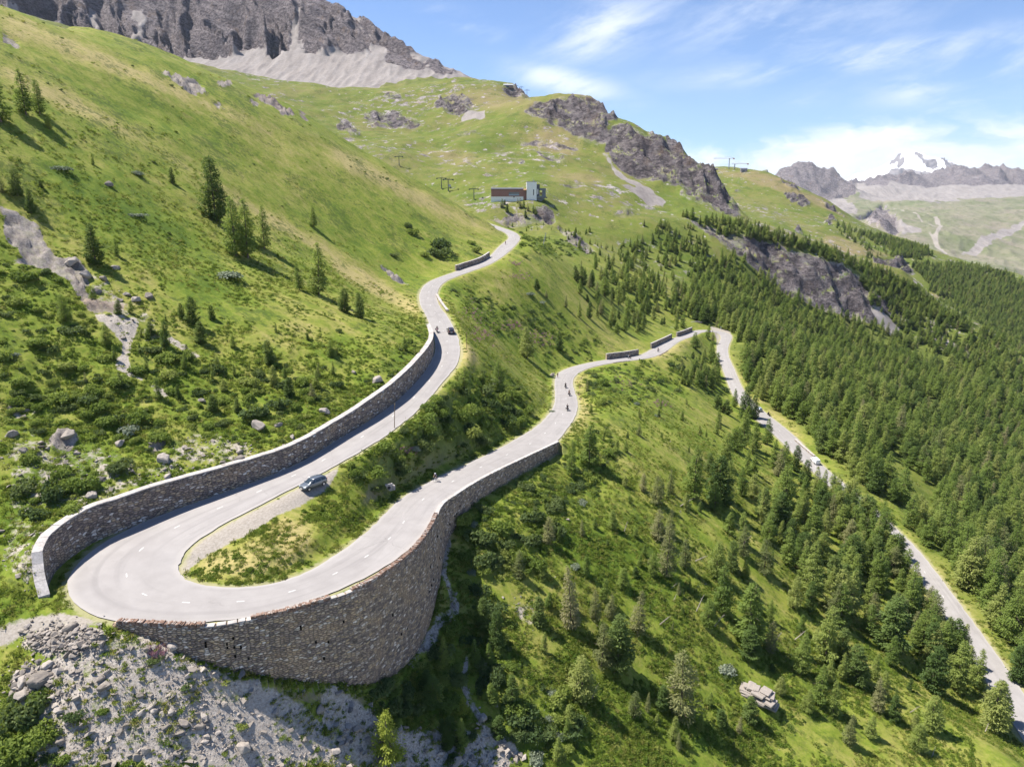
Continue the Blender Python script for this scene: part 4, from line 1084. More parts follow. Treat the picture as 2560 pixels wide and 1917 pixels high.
def rough_rm(x, y, z, M):
    k = np.clip(M['rock'], 0, 1)
    wx_ = x + fbm(x / 160, y / 160, 3, 127) * 60; wy_ = y + fbm(x / 160, y / 160, 3, 128) * 60
    top = 1 - .6 * sstep(1900, 2080, y - x * .12)
    k = k * np.clip(top, .3, 1) * (1 - .7 * sstep(-480, -300, x))
    wx_ = wx_ + (wy_ - 1800) * .55
    z = z + k * (ridged(wx_ / 170, wy_ / 700, 3, 121, .5) * 34 + ridged(wx_ / 62, wy_ / 300, 3, 122, .5) * 24 + ridged(wx_ / 24, wy_ / 120, 2, 124, .5) * 10.0)
    z = z + k * .45 * ter(z + x * .42, 24, fbm(x / 200, y / 200, 3, 126) * .8)
    return z + (1 - k) * (fbm(x / 60, y / 60, 4, 123) * 4 + ridged(x / 30, y / 160, 3, 124) * 1.6)
cliffs = z1([(-200,-600),(2400,-600),(2400,340),(2212,345),(1960,340),(1880,250),(1850,330),(1740,390),(1650,310),(1540,350),(1370,360),(1330,345),(1090,390),(1000,350),(860,310),(900,180),(790,285),(560,200),(300,150),(-200,0)])
cliffs2 = z2([(-60,-200),(300,-100),(380,300),(560,400),(760,480),(600,480),(560,420),(430,440),(300,390),(290,300),(180,280),(140,360),(80,350),(70,290),(-60,340)])
scr = z1([(560,190),(800,280),(900,170),(940,130),(880,310),(1000,350),(1100,390),(1370,355),(1540,350),(1750,390),(1870,250),(1910,280),(1960,350),(2300,350),(2300,640),(500,640)])
scr2 = z2([(-60,330),(80,350),(140,360),(180,280),(290,300),(300,390),(430,440),(560,430),(420,470),(380,560),(200,580),(-60,610)])
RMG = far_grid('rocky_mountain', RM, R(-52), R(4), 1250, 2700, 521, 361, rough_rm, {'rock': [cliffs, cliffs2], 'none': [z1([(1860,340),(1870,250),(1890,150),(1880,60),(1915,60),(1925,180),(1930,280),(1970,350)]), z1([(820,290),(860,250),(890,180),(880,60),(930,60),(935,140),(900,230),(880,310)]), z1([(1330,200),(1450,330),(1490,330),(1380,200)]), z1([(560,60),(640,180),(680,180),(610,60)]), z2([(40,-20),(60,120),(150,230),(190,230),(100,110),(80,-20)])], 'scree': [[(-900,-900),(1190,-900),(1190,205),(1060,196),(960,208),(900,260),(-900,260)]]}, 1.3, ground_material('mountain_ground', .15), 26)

# distant valley and ranges
VA = []
for (sx, sy, Y) in [(2100,520,3600),(2250,560,3200),(2400,620,2900),(2560,690,2500),(2700,760,2300),(2000,560,3000),(2300,520,4200),(2450,560,3500),(2560,600,3100),(2250,500,4800),(2400,500,5000),(2560,510,4600),(2700,500,4700),(2160,505,5200)]: VA.append(tuple(at_y(sx, sy, Y)))
for (sx, sy, Y) in [(1880,445,6400),(1933,439,6300),(1964,430,6250),(1992,412,6200),(2030,404,6150),(2069,410,6100),(2093,428,6000),(2112,447,5900),(2140,478,5700)]:
    p = at_y(sx, sy, Y); VA.append(tuple(p)); VA.append((p[0] + 150, p[1] + 700, p[2] - 380))
for (sx, sy, Y) in [(1960,490,5500),(2030,500,5300),(2090,512,5000),(2170,520,4700),(2130,500,5150)]: VA.append(tuple(at_y(sx, sy, Y)))
for (sx, sy, Y) in [(2060,445,9000),(2097,430,8900),(2132,420,8800),(2167,432,8700),(2198,424,8600),(2221,414,8600),(2270,428,8500),(2310,430,8400),(2360,424,8400),(2390,427,8300),(2423,416,8200),(2458,428,8100),(2509,431,8000),(2560,439,7900),(2700,450,7800)]:
    p = at_y(sx, sy, Y); VA.append(tuple(p)); VA.append((p[0], p[1] + 1000, p[2] - 500))
for (sx, sy, Y) in [(2200,470,6800),(2300,480,6700),(2400,470,6600),(2500,475,6300),(2600,480,6200)]: VA.append(tuple(at_y(sx, sy, Y)))
for q in [(300,3000,-250),(-500,4000,100),(-500,7000,300),(300,9500,200),(7000,5500,200),(8000,8000,300),(3000,1800,-300)]: VA.append(q)
def rough_va(x, y, z, M):
    k = np.clip(M['rock'], 0, 1); z = z - 165 * sstep(7300, 8200, y)
    return z + k * ((ridged(x / 420, y / 900, 4, 131, .5) - .45) * 70 + ridged(x / 140, y / 260, 3, 132) * 13) + (1 - k) * (fbm(x / 300, y / 300, 4, 133) * 26 + ridged(x / 90, y / 140, 3, 134) * 5)
pathw = lambda pts, w: [(x - w, y) for x, y in pts] + [(x + w, y) for x, y in pts[::-1]]
far_grid('distant_valley', VA, R(12), R(50), 2150, 9800, 421, 301, rough_va, {
    'rock': [z3([(560,1150),(600,1060),(760,1000),(860,990),(980,1060),(1120,1150),(1140,1230),(1000,1270),(930,1290),(820,1220),(700,1180)]), z3([(1000,1120),(1100,1060),(1300,1030),(1900,1040),(2300,1090),(2300,1165),(2000,1190),(1800,1175),(1600,1200),(1400,1170),(1300,1190),(1150,1180)]), z3([(1140,1390),(1300,1320),(1390,1380),(1420,1470),(1380,1510),(1240,1440)])],
    'scree': [z3([(930,1290),(1040,1250),(1140,1350),(1060,1370),(950,1310)]), z3([(1400,1400),(1560,1490),(1420,1510)]), z3([(1130,1170),(1500,1150),(2300,1140),(2300,1260),(1700,1290),(1260,1310),(1150,1260)]), z3([(1800,1640),(2000,1500),(2212,1420),(2240,1440),(2050,1540),(1900,1640)])],
    'gravel': [z3(pathw([(1640,1400),(1680,1460),(1640,1530),(1650,1580),(1710,1640)], 14)), z3(pathw([(1600,1500),(1640,1570),(1690,1620)], 8)), z3(pathw([(1290,1310),(1500,1370),(1600,1450),(1640,1480)], 8)), z3([(1720,1476),(1990,1387),(2000,1382),(1730,1468)])],
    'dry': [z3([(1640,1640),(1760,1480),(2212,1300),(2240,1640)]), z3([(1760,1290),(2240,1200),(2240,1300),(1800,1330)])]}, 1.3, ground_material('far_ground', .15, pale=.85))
# the glaciated summit behind the range
SN = []
for (sx, sy, Y) in [(2140,440,11200),(2190,428,11100),(2221,412,11000),(2244,393,11000),(2256,383,11000),(2283,376,11000),(2299,383,11000),(2310,396,11000),(2325,397,10950),(2338,394,10950),(2349,392,10950),(2361,408,10950),(2388,426,10900),(2430,440,10900)]:
    p = at_y(sx, sy, Y); SN.append(tuple(p)); SN.append((p[0], p[1] + 900, p[2] - 480)); SN.append((p[0], p[1] - 900, p[2] - 300)); SN.append((p[0], p[1] - 1800, 150))
def rough_sn(x, y, z, M):
    k = np.clip(M['rock'], 0, 1)
    return z + ridged(x / 620, y / 900, 4, 141, .5) * 34 + k * ridged(x / 160, y / 260, 4, 142) * 50
def snow_material():
    m, t = mat('glacier_snow')
    P = t.n('ShaderNodeNewGeometry').outputs['Position']
    rock = t.attr('rock')
    r = t.rng(t.math('ADD', rock, t.math('MULTIPLY', t.math('SUBTRACT', t.noise(P, .006, 5, .7), .5), 1.0)), .4, .5)
    c = t.mix(r, (.84, .86, .90), t.ramp(t.noise(P, .01, 5, .7), [(.3, (.12, .11, .12)), (.7, (.24, .22, .22))]))
    t.bsdf(c, .7, None, .2)
    return m
far_grid('snowy_summit', SN, R(17), R(32), 9600, 12600, 161, 121, rough_sn, {'rock': [z3([(1340,1065),(1400,1010),(1440,985),(1420,1020),(1370,1060)]), z3([(1520,970),(1570,1015),(1555,1030),(1510,1000)]), z3([(1550,1025),(1650,1040),(1670,1090),(1590,1070)]), z3([(1400,1040),(1440,1020),(1450,1050),(1410,1070)]), z3([(1660,1010),(1700,1020),(1800,1110),(1740,1090),(1680,1050)]), z3([(1250,1200),(1380,1070),(1500,1090),(1620,1115),(1900,1100),(1900,1250)])]}, 1.3, snow_material())
# ------------------------------------------------------------------ plants: meshes
def leaf_material(name, stops, trans=.3, rough=.7):
    m, t = mat(name)
    oi = t.n('ShaderNodeObjectInfo').outputs['Random']
    P = t.n('ShaderNodeNewGeometry').outputs['Position']
    f = t.math('ADD', t.math('MULTIPLY', oi, .70), t.math('MULTIPLY', t.noise(P, 1.1, 3, .7), .34))
    c = t.ramp(f, stops)
    a = t.n('ShaderNodeBsdfPrincipled'); t.set(a.inputs['Base Color'], c); a.inputs['Roughness'].default_value = rough; a.inputs['Specular IOR Level'].default_value = .15
    b = t.n('ShaderNodeBsdfTranslucent'); t.set(b.inputs[0], t.mix(.4, c, (.26, .33, .04)))
    x = t.n('ShaderNodeMixShader'); x.inputs[0].default_value = trans
    t.t.links.new(a.outputs[0], x.inputs[1]); t.t.links.new(b.outputs[0], x.inputs[2])
    o = t.n('ShaderNodeOutputMaterial'); t.t.links.new(x.outputs[0], o.inputs[0])
    return m
LARCH = leaf_material('larch_needles', [(.15, (0.142, 0.209, 0.049)), (.5, (0.223, 0.290, 0.068)), (.75, (0.290, 0.338, 0.092)), (1, (0.371, 0.371, 0.135))], 0.5)
PINE = leaf_material('pine_needles', [(.1, (0.065, 0.107, 0.031)), (.5, (0.111, 0.166, 0.044)), (1, (0.176, 0.221, 0.065))], 0.38)
BROWN = leaf_material('browned_needles', [(.1, (.135, .165, .058)), (.5, (.215, .225, .092)), (1, (.330, .290, .160))], .4)
YOUNG = leaf_material('young_larch_needles', [(.1, (0.204, 0.276, 0.042)), (1, (0.336, 0.372, 0.066))], 0.5)
BUSH = leaf_material('shrub_leaves', [(.05, (0.112, 0.168, 0.034)), (.4, (0.175, 0.238, 0.048)), (.7, (0.238, 0.294, 0.064)), (1, (0.329, 0.343, 0.098))], 0.45)
JUNI = leaf_material('juniper_needles', [(.1, (.050, .085, .030)), (.5, (.085, .125, .042)), (1, (.150, .185, .060))], .35)
WILLOW = leaf_material('grey_willow_leaves', [(.0, (.150, .185, .120)), (1, (.270, .300, .215))], .2)
BLADE = leaf_material('grass_blades', [(.0, (.105, .165, .022)), (.35, (.165, .220, .034)), (.65, (.240, .260, .055)), (1, (.390, .330, .120))], .4)
PINK = leaf_material('willowherb_flowers', [(.0, (.34, .16, .22)), (1, (.46, .25, .32))], .2)
def bark():
    m, t = mat('bark')
    P = t.n('ShaderNodeTexCoord').outputs['Object']
    c = t.ramp(t.noise(t.mul(P, (9, 9, 2)), 1.0, 4, .7), [(.3, (.075, .058, .045)), (.6, (.16, .125, .10)), (.8, (.25, .21, .18))])
    t.bsdf(c, .95, None, .1); return m
def deadwood():
    m, t = mat('bleached_wood')
    P = t.n('ShaderNodeTexCoord').outputs['Object']
    c = t.ramp(t.noise(t.mul(P, (9, 9, 2)), 1.0, 4, .7), [(.3, (.20, .17, .14)), (.7, (.42, .37, .31))])
    t.bsdf(c, .95, None, .1); return m
BARK = bark(); DEAD = deadwood()

def cards(C_, dirs, lens, wids, rg, bend=.25, face=None):
    """Pointed leaf sprays: one kite-shaped quad per entry; FACE hints which way its flat side looks."""
    n = len(C_)
    d = dirs / (np.linalg.norm(dirs, axis=1)[:, None] + 1e-9)
    r = rg.normal(size=(n, 3)) if face is None else face + rg.normal(size=(n, 3)) * .38
    s = np.cross(d, r); s /= np.linalg.norm(s, axis=1)[:, None] + 1e-9
    up = np.cross(s, d)
    L = lens[:, None]; W = wids[:, None]
    a = C_; b = C_ + d * L * .45 + s * W * .5; c = C_ + d * L - up * L * bend * .3; e = C_ + d * L * .45 - s * W * .5
    V = np.stack([a, b, c, e], 1).reshape(-1, 3)
    F_ = np.arange(4 * n).reshape(-1, 4)
    return V, F_

def conifer(seed, Hh=10.0, rad=2.0, base=.10, dens=1.0, shape=.85, card=(.55, .20), droop=.25, gaps=.0, lean=0.0, tubes=12, nb=96):
    rg = np.random.default_rng(seed)
    sway = lambda z: np.stack([lean * z * z / Hh + .12 * np.sin(z * .7 + seed), .12 * np.cos(z * .6 + seed * 2)], -1) * (z / Hh)[..., None]
    mb = MB()
    zz = np.linspace(-.6, Hh * .97, 9)
    sw = sway(np.maximum(zz, 0))
    r0 = .012 * Hh + .05
    mb.tube([(sw[i, 0], sw[i, 1], zz[i]) for i in range(9)], [r0 * (1.25 if i == 0 else 1) * (1 - .93 * max(zz[i], 0) / Hh) + .012 for i in range(9)], 6)
    for k in range(tubes):
        z = Hh * rg.uniform(.06, .6); a = rg.uniform(0, 6.28); L = rad * rg.uniform(.4, .9); s0 = sway(np.array([z]))[0]
        mb.tube([(s0[0], s0[1], z), (s0[0] + math.cos(a) * L * .6, s0[1] + math.sin(a) * L * .6, z - L * .1), (s0[0] + math.cos(a) * L, s0[1] + math.sin(a) * L, z - L * .02)], [.045, .03, .008], 4, False)
    Cc = []; Dd = []; Ll = []; Ww = []; Nn = []
    lob = [(rg.uniform(0, 6.28), rg.uniform(.15, .9), rg.uniform(.45, .9)) for _ in range(7)]
    for k in range(nb):
        t = (k + rg.uniform(0, 1)) / nb
        f = base + (1 - base) * t ** .95
        z = Hh * f
        prof = (1 - f) ** shape * (.50 + .50 * min(1, (f - base) / .18 + .1))
        a = k * 2.399 + rg.uniform(-.6, .6)
        R_ = rad * prof * rg.uniform(.66, 1.14) + .14
        for (la, lf, lw) in lob:
            if abs(((a - la + 3.14) % 6.28) - 3.14) < .7 and abs(f - lf) < .10: R_ *= lw
        if rg.random() < gaps: continue
        m = max(6, int(R_ * 17 * dens))
        q = rg.uniform(.06, 1, m) ** .7
        s0 = sway(np.full(m, z))
        lift = -droop * q ** 1.3 + .18 * q ** 3
        lat = rg.normal(size=m) * (.10 + .17 * R_ * q)            # twigs spread to both sides of the branch
        x = s0[:, 0] + np.cos(a) * R_ * q - np.sin(a) * lat; y = s0[:, 1] + np.sin(a) * R_ * q + np.cos(a) * lat
        c = np.stack([x, y, z + lift * R_ + rg.normal(size=m) * (.05 + .05 * R_)], -1)
        d = np.stack([np.full(m, np.cos(a)) - np.sin(a) * lat * 1.2, np.full(m, np.sin(a)) + np.cos(a) * lat * 1.2, np.full(m, -.10 - droop * .6)], -1) + rg.normal(size=(m, 3)) * .42
        Cc.append(c); Dd.append(d); sc_k = .62 + .38 * (1 - f)
        Ll.append(card[0] * rg.uniform(.6, 1.35, m) * sc_k); Ww.append(card[1] * rg.uniform(.6, 1.4, m) * sc_k)
        Nn.append(np.stack([np.cos(a) * .75 * q, np.sin(a) * .75 * q, np.full(m, .75)], -1))
    n = 34
    zt = Hh * rg.uniform(.88, 1.0, n); s0 = sway(zt)
    dd = np.stack([rg.normal(size=n), rg.normal(size=n), np.full(n, 1.3)], -1)
    Cc.append(np.stack([s0[:, 0], s0[:, 1], zt], -1) + rg.normal(size=(n, 3)) * .04); Dd.append(dd); Ll.append(np.full(n, card[0] * .7)); Ww.append(np.full(n, card[1] * .6)); Nn.append(dd * .5)
    V, Fq = cards(np.concatenate(Cc), np.concatenate(Dd), np.concatenate(Ll), np.concatenate(Ww), rg, .25, np.concatenate(Nn))
    return mb, V, Fq

TREES = {}
def make_tree_kind(kind, variants, mtl, **kw):
    L = []
    for i in range(variants):
        k2 = dict(kw); rg = np.random.default_rng(abs(hash_(kind)) % 1000 + i)
        k2['rad'] = kw['rad'] * rg.uniform(.82, 1.2); k2['shape'] = kw.get('shape', .85) * rg.uniform(.85, 1.15)
        mb, V, Fq = conifer(i * 37 + len(kind), **k2)
        tm = bpy.data.meshes.new('trunk'); tm.from_pydata(mb.v, [], mb.f); tm.materials.append(BARK)
        tm.polygons.foreach_set('use_smooth', np.ones(len(tm.polygons), bool))
        cm = raw_mesh('crown', V, Fq); cm.materials.append(mtl)
        L.append((tm, cm))
    TREES[kind] = L
def hash_(s): return sum((i + 3) * ord(c) for i, c in enumerate(s))
make_tree_kind('larch_tree', 7, LARCH, Hh=10, rad=2.55, base=.09, dens=2.0, shape=.68, card=(.46, .19), droop=.20, gaps=.07, nb=104)
make_tree_kind('pine_tree', 5, PINE, Hh=8, rad=2.05, base=.02, dens=2.3, shape=.52, card=(.42, .20), droop=-.05, gaps=.03, nb=112)
make_tree_kind('browned_tree', 4, BROWN, Hh=9, rad=2.0, base=.05, dens=1.7, shape=.62, card=(.44, .16), droop=.16, gaps=.10, nb=104)
make_tree_kind('young_tree', 2, YOUNG, Hh=5, rad=1.45, base=.02, dens=2.6, shape=.72, card=(.34, .13), droop=-.05, gaps=.05, nb=70)
BASEH = {'larch_tree': 10, 'pine_tree': 8, 'browned_tree': 9, 'young_tree': 5}

def bush_mesh(seed, n=420, flat=.75, size=.26, lobes=6):
    rg = np.random.default_rng(seed)
    cen = np.c_[rg.uniform(-.55, .55, (lobes, 2)), rg.uniform(.05, .45, lobes)]; cr = rg.uniform(.32, .58, lobes)
    k = rg.integers(0, lobes, n)
    d = rg.normal(size=(n, 3)); d[:, 2] = np.abs(d[:, 2]) * .9 + .05; d /= np.linalg.norm(d, axis=1)[:, None]
    c = cen[k] + d * cr[k][:, None] * rg.uniform(.72, 1.0, n)[:, None]
    c[:, 2] = np.maximum(c[:, 2], 0) * flat
    tang = np.cross(d, rg.normal(size=(n, 3)))
    V, Fq = cards(c, tang + d * .5, size * rg.uniform(.6, 1.3, n), size * .62 * rg.uniform(.6, 1.3, n), rg, .25, d + np.array([0, 0, .35]))
    return V, Fq
def mesh_of(name, VF, m):
    me = raw_mesh(name, *VF); me.materials.append(m); return me
BUSHES = [mesh_of('leaves', bush_mesh(200 + i, 900, .8, .21, 7), JUNI if i in (1, 4) else BUSH) for i in range(5)]
WILLOWS = [mesh_of('leaves', bush_mesh(230 + i, 800, .55, .17, 9), WILLOW) for i in range(3)]
CLUMPS = [mesh_of('clump', bush_mesh(260 + i, 260, .62, .28, 5), JUNI if i % 3 == 1 else BUSH) for i in range(6)]
def tuft(seed, n=26, h=.5):
    rg = np.random.default_rng(seed)
    c = np.c_[rg.normal(size=(n, 2)) * .22, np.zeros(n)]
    d = np.c_[rg.normal(size=(n, 2)) * .45, np.ones(n)]
    return cards(c, d, h * rg.uniform(.5, 1.2, n), np.full(n, .10), rg, .6, np.c_[d[:, 0], d[:, 1], np.full(n, 1.2)])
TUFTS = [mesh_of('tuft', tuft(300 + i), BLADE) for i in range(4)]
HERB_M = leaf_material('herb_leaves', [(.0, (.075, .130, .016)), (.4, (.125, .190, .026)), (.75, (.190, .235, .040)), (1, (.290, .285, .085))], .4)
HERBS = [mesh_of('herb', bush_mesh(340 + i, 90, .38, .34, 4), HERB_M) for i in range(5)]
FLOWERS = [mesh_of('flower', tuft(320 + i, 18, .8), PINK) for i in range(2)]

def stone_material(name, stops):
    m, t = mat(name)
    oi = t.n('ShaderNodeObjectInfo').outputs['Random']
    P = t.n('ShaderNodeNewGeometry').outputs['Position']
    c = t.ramp(t.math('ADD', t.math('MULTIPLY', oi, .7), t.math('MULTIPLY', t.noise(P, 2.2, 4, .65), .3)), stops)
    c = t.mix(t.rng(t.noise(P, 9, 5, .75), .32, .72), t.mix(.42, c, (.07, .062, .055)), c)
    t.bsdf(c, .9, t.bump(t.noise(P, 6, 5, .7), .5, .06), .2)
    return m
ROCKM = stone_material('grey_stone', [(.1, (.22, .19, .162)), (.5, (.335, .290, .248)), (.85, (.43, .38, .335)), (1, (.47, .37, .26))])
def stone_mesh(name, seed, flat=.6, n=16, sub=False):
    rg = np.random.default_rng(seed)
    p = rg.normal(size=(n, 3)); p /= np.linalg.norm(p, axis=1)[:, None]; p *= rg.uniform(.75, 1.1, (n, 1)); p *= np.array([1.0, rg.uniform(.55, .85), flat])
    bm = bmesh.new()
    for v in p: bm.verts.new(v)
    r = bmesh.ops.convex_hull(bm, input=bm.verts[:])
    bmesh.ops.delete(bm, geom=[g for g in bm.verts if not g.link_faces], context='VERTS')
    if sub:
        bmesh.ops.bevel(bm, geom=bm.edges[:], offset=.05, segments=1, affect='EDGES', profile=.5)
        bmesh.ops.triangulate(bm, faces=bm.faces[:])
        bmesh.ops.subdivide_edges(bm, edges=bm.edges[:], cuts=1, use_grid_fill=True)
        for v in bm.verts:
            k = math.sin(v.co.x * 7 + seed) * math.sin(v.co.y * 9 + 2) * .04 + math.floor(v.co.z * 7) * .012
            v.co += v.normal * k if v.normal.length > 0 else Vector()
    bmesh.ops.recalc_face_normals(bm, faces=bm.faces[:])
    me = bpy.data.meshes.new(name); bm.to_mesh(me); bm.free(); me.materials.append(ROCKM)
    return me
STONES = [stone_mesh('stone', 400 + i, .3 + .08 * (i % 4), 13) for i in range(7)]
BOULDERS = [stone_mesh('boulder', 420 + i, .55 + .07 * (i % 3), 18, True) for i in range(6)]

# ------------------------------------------------------------------ scattering of what nobody could count
def scatter(name, meshes, pos, scl, rot, label=None, cat=None):
    src = bpy.data.collections.new(name + '_kinds')
    for i, me in enumerate(meshes):
        src.objects.link(bpy.data.objects.new('%s_kind_%02d' % (name, i), me))
    me = bpy.data.meshes.new(name); n = len(pos)
    me.vertices.add(n); me.vertices.foreach_set('co', np.asarray(pos, np.float32).ravel())
    a = me.attributes.new('scl', 'FLOAT_VECTOR', 'POINT'); a.data.foreach_set('vector', np.asarray(scl, np.float32).ravel())
    a = me.attributes.new('rot', 'FLOAT_VECTOR', 'POINT'); a.data.foreach_set('vector', np.asarray(rot, np.float32).ravel())
    a = me.attributes.new('idx', 'INT', 'POINT'); a.data.foreach_set('value', np.arange(n, dtype=np.int32) * 7919 % len(meshes))
    o = link(name, me)
    g = bpy.data.node_groups.new(name, 'GeometryNodeTree')
    g.interface.new_socket('Geometry', in_out='INPUT', socket_type='NodeSocketGeometry'); g.interface.new_socket('Geometry', in_out='OUTPUT', socket_type='NodeSocketGeometry')
    N = g.nodes; gi = N.new('NodeGroupInput'); go = N.new('NodeGroupOutput')
    ci = N.new('GeometryNodeCollectionInfo'); ci.inputs['Collection'].default_value = src; ci.inputs['Separate Children'].default_value = True; ci.inputs['Reset Children'].default_value = True
    ip = N.new('GeometryNodeInstanceOnPoints'); ip.inputs['Pick Instance'].default_value = True
    def at(nm, ty):
        x = N.new('GeometryNodeInputNamedAttribute'); x.data_type = ty; x.inputs['Name'].default_value = nm
        return [s for s in x.outputs if s.enabled and s.name == 'Attribute'][0]
    L = g.links
    L.new(gi.outputs[0], ip.inputs['Points']); L.new(ci.outputs[0], ip.inputs['Instance'])
    L.new(at('idx', 'INT'), ip.inputs['Instance Index']); L.new(at('scl', 'FLOAT_VECTOR'), ip.inputs['Scale'])
    er = N.new('FunctionNodeEulerToRotation'); L.new(at('rot', 'FLOAT_VECTOR'), er.inputs[0]); L.new(er.outputs[0], ip.inputs['Rotation'])
    L.new(ip.outputs[0], go.inputs[0])
    md = o.modifiers.new('scatter', 'NODES'); md.node_group = g
    stuff(o, label, cat)
    return o

def random_ground(n, r0, r1, t0=-50, t1=50):
    """points spread over the ground, evenly by area inside rings that each get the same number"""
    rr = np.exp(rng.uniform(math.log(r0), math.log(r1), n)); th = R(1) * rng.uniform(t0, t1, n)
    x = np.sin(th) * rr; y = np.cos(th) * rr
    z = sample(GZ, x, y)
    px, py, dep = project(np.stack([x, y, z], -1))
    ok = (px > -180) & (px < 2740) & (py < 2060) & (py > -50)
    return x[ok], y[ok], z[ok]
GE = E_.copy(); GE[~box] = 99
mk = lambda k, x, y: sample(MASK[k], x, y)
def clear(x, y, d): return (sample(np.minimum(GE, 50.0), x, y) > d)
def offwall(x, y, d):
    return (sample(np.minimum(T1_, 50.0), x, y) > d) & (sample(np.minimum(T2_, 50.0), x, y) > d)

# ------------------------------------------------------------------ trees: where they stand
TL = []      # kind, x, y, z, height, lean, note
def tree_px(kind, sx, sy, hpx, note=None):
    p = hit(sx, sy)
    if p is None: return
    _, _, dep = project(p[None])
    TL.append((kind, p[0], p[1], p[2], hpx * 1.06 * dep[0] / FOC / .97, note))
L_, P_n, B_, Y_ = 'larch_tree', 'pine_tree', 'browned_tree', 'young_tree'
for q in [(L_,66,288,98),(L_,100,285,76),(P_n,2,305,112),(P_n,540,552,142),(L_,590,641,134),(L_,620,645,132),(L_,661,622,98),(L_,783,568,50),(P_n,43,490,62),(P_n,8,482,50),(P_n,78,533,56),(P_n,233,412,27),(P_n,431,459,37),(L_,103,470,25),(L_,124,323,36),(P_n,240,662,92),(L_,292,640,42),
  (L_,797,737,118),(L_,750,725,62),(P_n,673,908,56),(P_n,482,811,66),(P_n,502,858,52),(P_n,455,795,36),(P_n,412,865,62),(P_n,583,869,33),(P_n,544,920,30),(P_n,587,940,32),(L_,167,803,66),(P_n,560,978,32),(P_n,638,978,32),(P_n,723,990,46),(L_,828,893,42),(P_n,793,940,32),(P_n,595,1029,36),(P_n,533,1029,42),(P_n,447,998,38),(P_n,350,880,30),(P_n,690,830,24),(P_n,770,850,26),
  (P_n,901,795,60),(P_n,862,780,56),(L_,1013,877,36),(L_,1318,897,76),(P_n,1398,877,47),(P_n,1342,725,34),(P_n,1456,714,38),(P_n,1441,702,36),(P_n,1480,718,36),(P_n,1491,729,26),(P_n,1367,745,22),(L_,1414,768,30),(P_n,1472,795,40),(L_,1449,795,38),(L_,1526,819,30),(L_,1542,834,28),(L_,1511,741,46),(L_,1546,764,56),(L_,1569,803,52),(L_,1600,757,52),(L_,1534,702,32),
  (L_,1247,982,78),(L_,1161,982,62),(P_n,1208,960,28),(P_n,1468,978,34),(P_n,1476,1033,28),(L_,1429,1192,88),(L_,1472,1161,96),(B_,1608,1227,46),(B_,1639,1258,68),(B_,1676,1231,58),(P_n,1561,1215,28),
  (B_,1297,1444,72),(B_,1429,1569,160),(B_,1488,1549,80),(B_,1526,1545,62),(B_,1594,1584,112),(P_n,1542,1670,138),(B_,1503,1666,112),(L_,1456,1743,112),(B_,1700,1794,183),(P_n,1243,1619,96),(P_n,1208,1572,86),(Y_,1157,1778,44),(Y_,970,1899,142),(B_,1666,1436,130),(B_,1456,1339,40),(B_,1589,1440,34),(L_,1359,1627,52),(P_n,1247,1841,60),
  (L_,2025,1495,142),(B_,1910,1432,88),(L_,1789,1440,92),(L_,1871,1607,156),(L_,1805,1526,118),(B_,1859,1390,76),(P_n,2003,1405,76),(L_,2062,1650,142),(L_,2120,1534,114),(L_,2170,1530,86),(L_,2202,1471,84),(P_n,2225,1627,138),(L_,2272,1565,138),(L_,2322,1549,80),(P_n,2139,1705,98),(L_,2104,1697,72),(L_,2186,1697,72),(P_n,2330,1724,118),(L_,2392,1724,130),(L_,2440,1715,98),(L_,2283,1627,82),(L_,2481,1821,134),(B_,2124,1860,84),(L_,2520,1600,138),(L_,2402,1452,110),(L_,2305,1335,86),(L_,2202,1382,112),(L_,2116,1324,62),(L_,2011,1639,72),(B_,1926,1627,80),(L_,2545,1700,120),(L_,2470,1520,120),
  (L_,1859,1118,82),(L_,1887,1122,67),(L_,1918,1110,62),(P_n,1862,1052,82),(P_n,1885,1046,56),(L_,1933,1172,72),(L_,1960,1176,72),(P_n,1988,1177,64),(P_n,2011,1212,62),(L_,1957,1278,118),(L_,1867,1184,60),(P_n,1797,1266,122),(L_,1817,1247,96),(L_,1735,1247,132),(P_n,1774,1184,52),(L_,1856,1239,72),(L_,1883,1247,62),(L_,2058,1247,72),
  (P_n,1768,846,34),(P_n,1782,852,28),(L_,1739,873,40),(L_,1780,897,42),(L_,1788,935,52),(L_,1739,935,42),(L_,1762,955,46),(L_,1778,962,42),(L_,1795,958,36),
  (P_n,1254,519,20),(P_n,1261,511,14),(P_n,1268,531,25),(P_n,1294,508,13),(P_n,1301,520,25),(P_n,1309,520,20),(P_n,1320,527,18),(P_n,1314,544,22),(P_n,1334,532,18),(P_n,1340,538,18)]:
    tree_px(*q, note='hand')
NHAND = len(TL)
HAND_XY = np.array([(t[1], t[2]) for t in TL])
# the woods: dart throwing, closer together in the wood proper, thin above it
def thin(cands, spacing):
    cell = {}; keep = []
    for i, (x, y, s) in enumerate(cands):
        k = (int(x // spacing), int(y // spacing)); ok = True
        for a in (-1, 0, 1):
            for b in (-1, 0, 1):
                for j in cell.get((k[0] + a, k[1] + b), ()):
                    if (cands[j][0] - x) ** 2 + (cands[j][1] - y) ** 2 < (spacing * s) ** 2: ok = False; break
                if not ok: break
            if not ok: break
        if ok: cell.setdefault(k, []).append(i); keep.append(i)
    return keep
n = 60000
x = rng.uniform(60, 480, n); y = rng.uniform(100, 720, n)
z = sample(GZ, x, y); px, py, dp = project(np.stack([x, y, z], -1))
ok = (px < 2800) & (py < 2100) & (np.hypot(x, y) < 1500) & clear(x, y, 3.2)
x, y, z, px, py = x[ok], y[ok], z[ok], px[ok], py[ok]
wm = mk('wood', x, y)
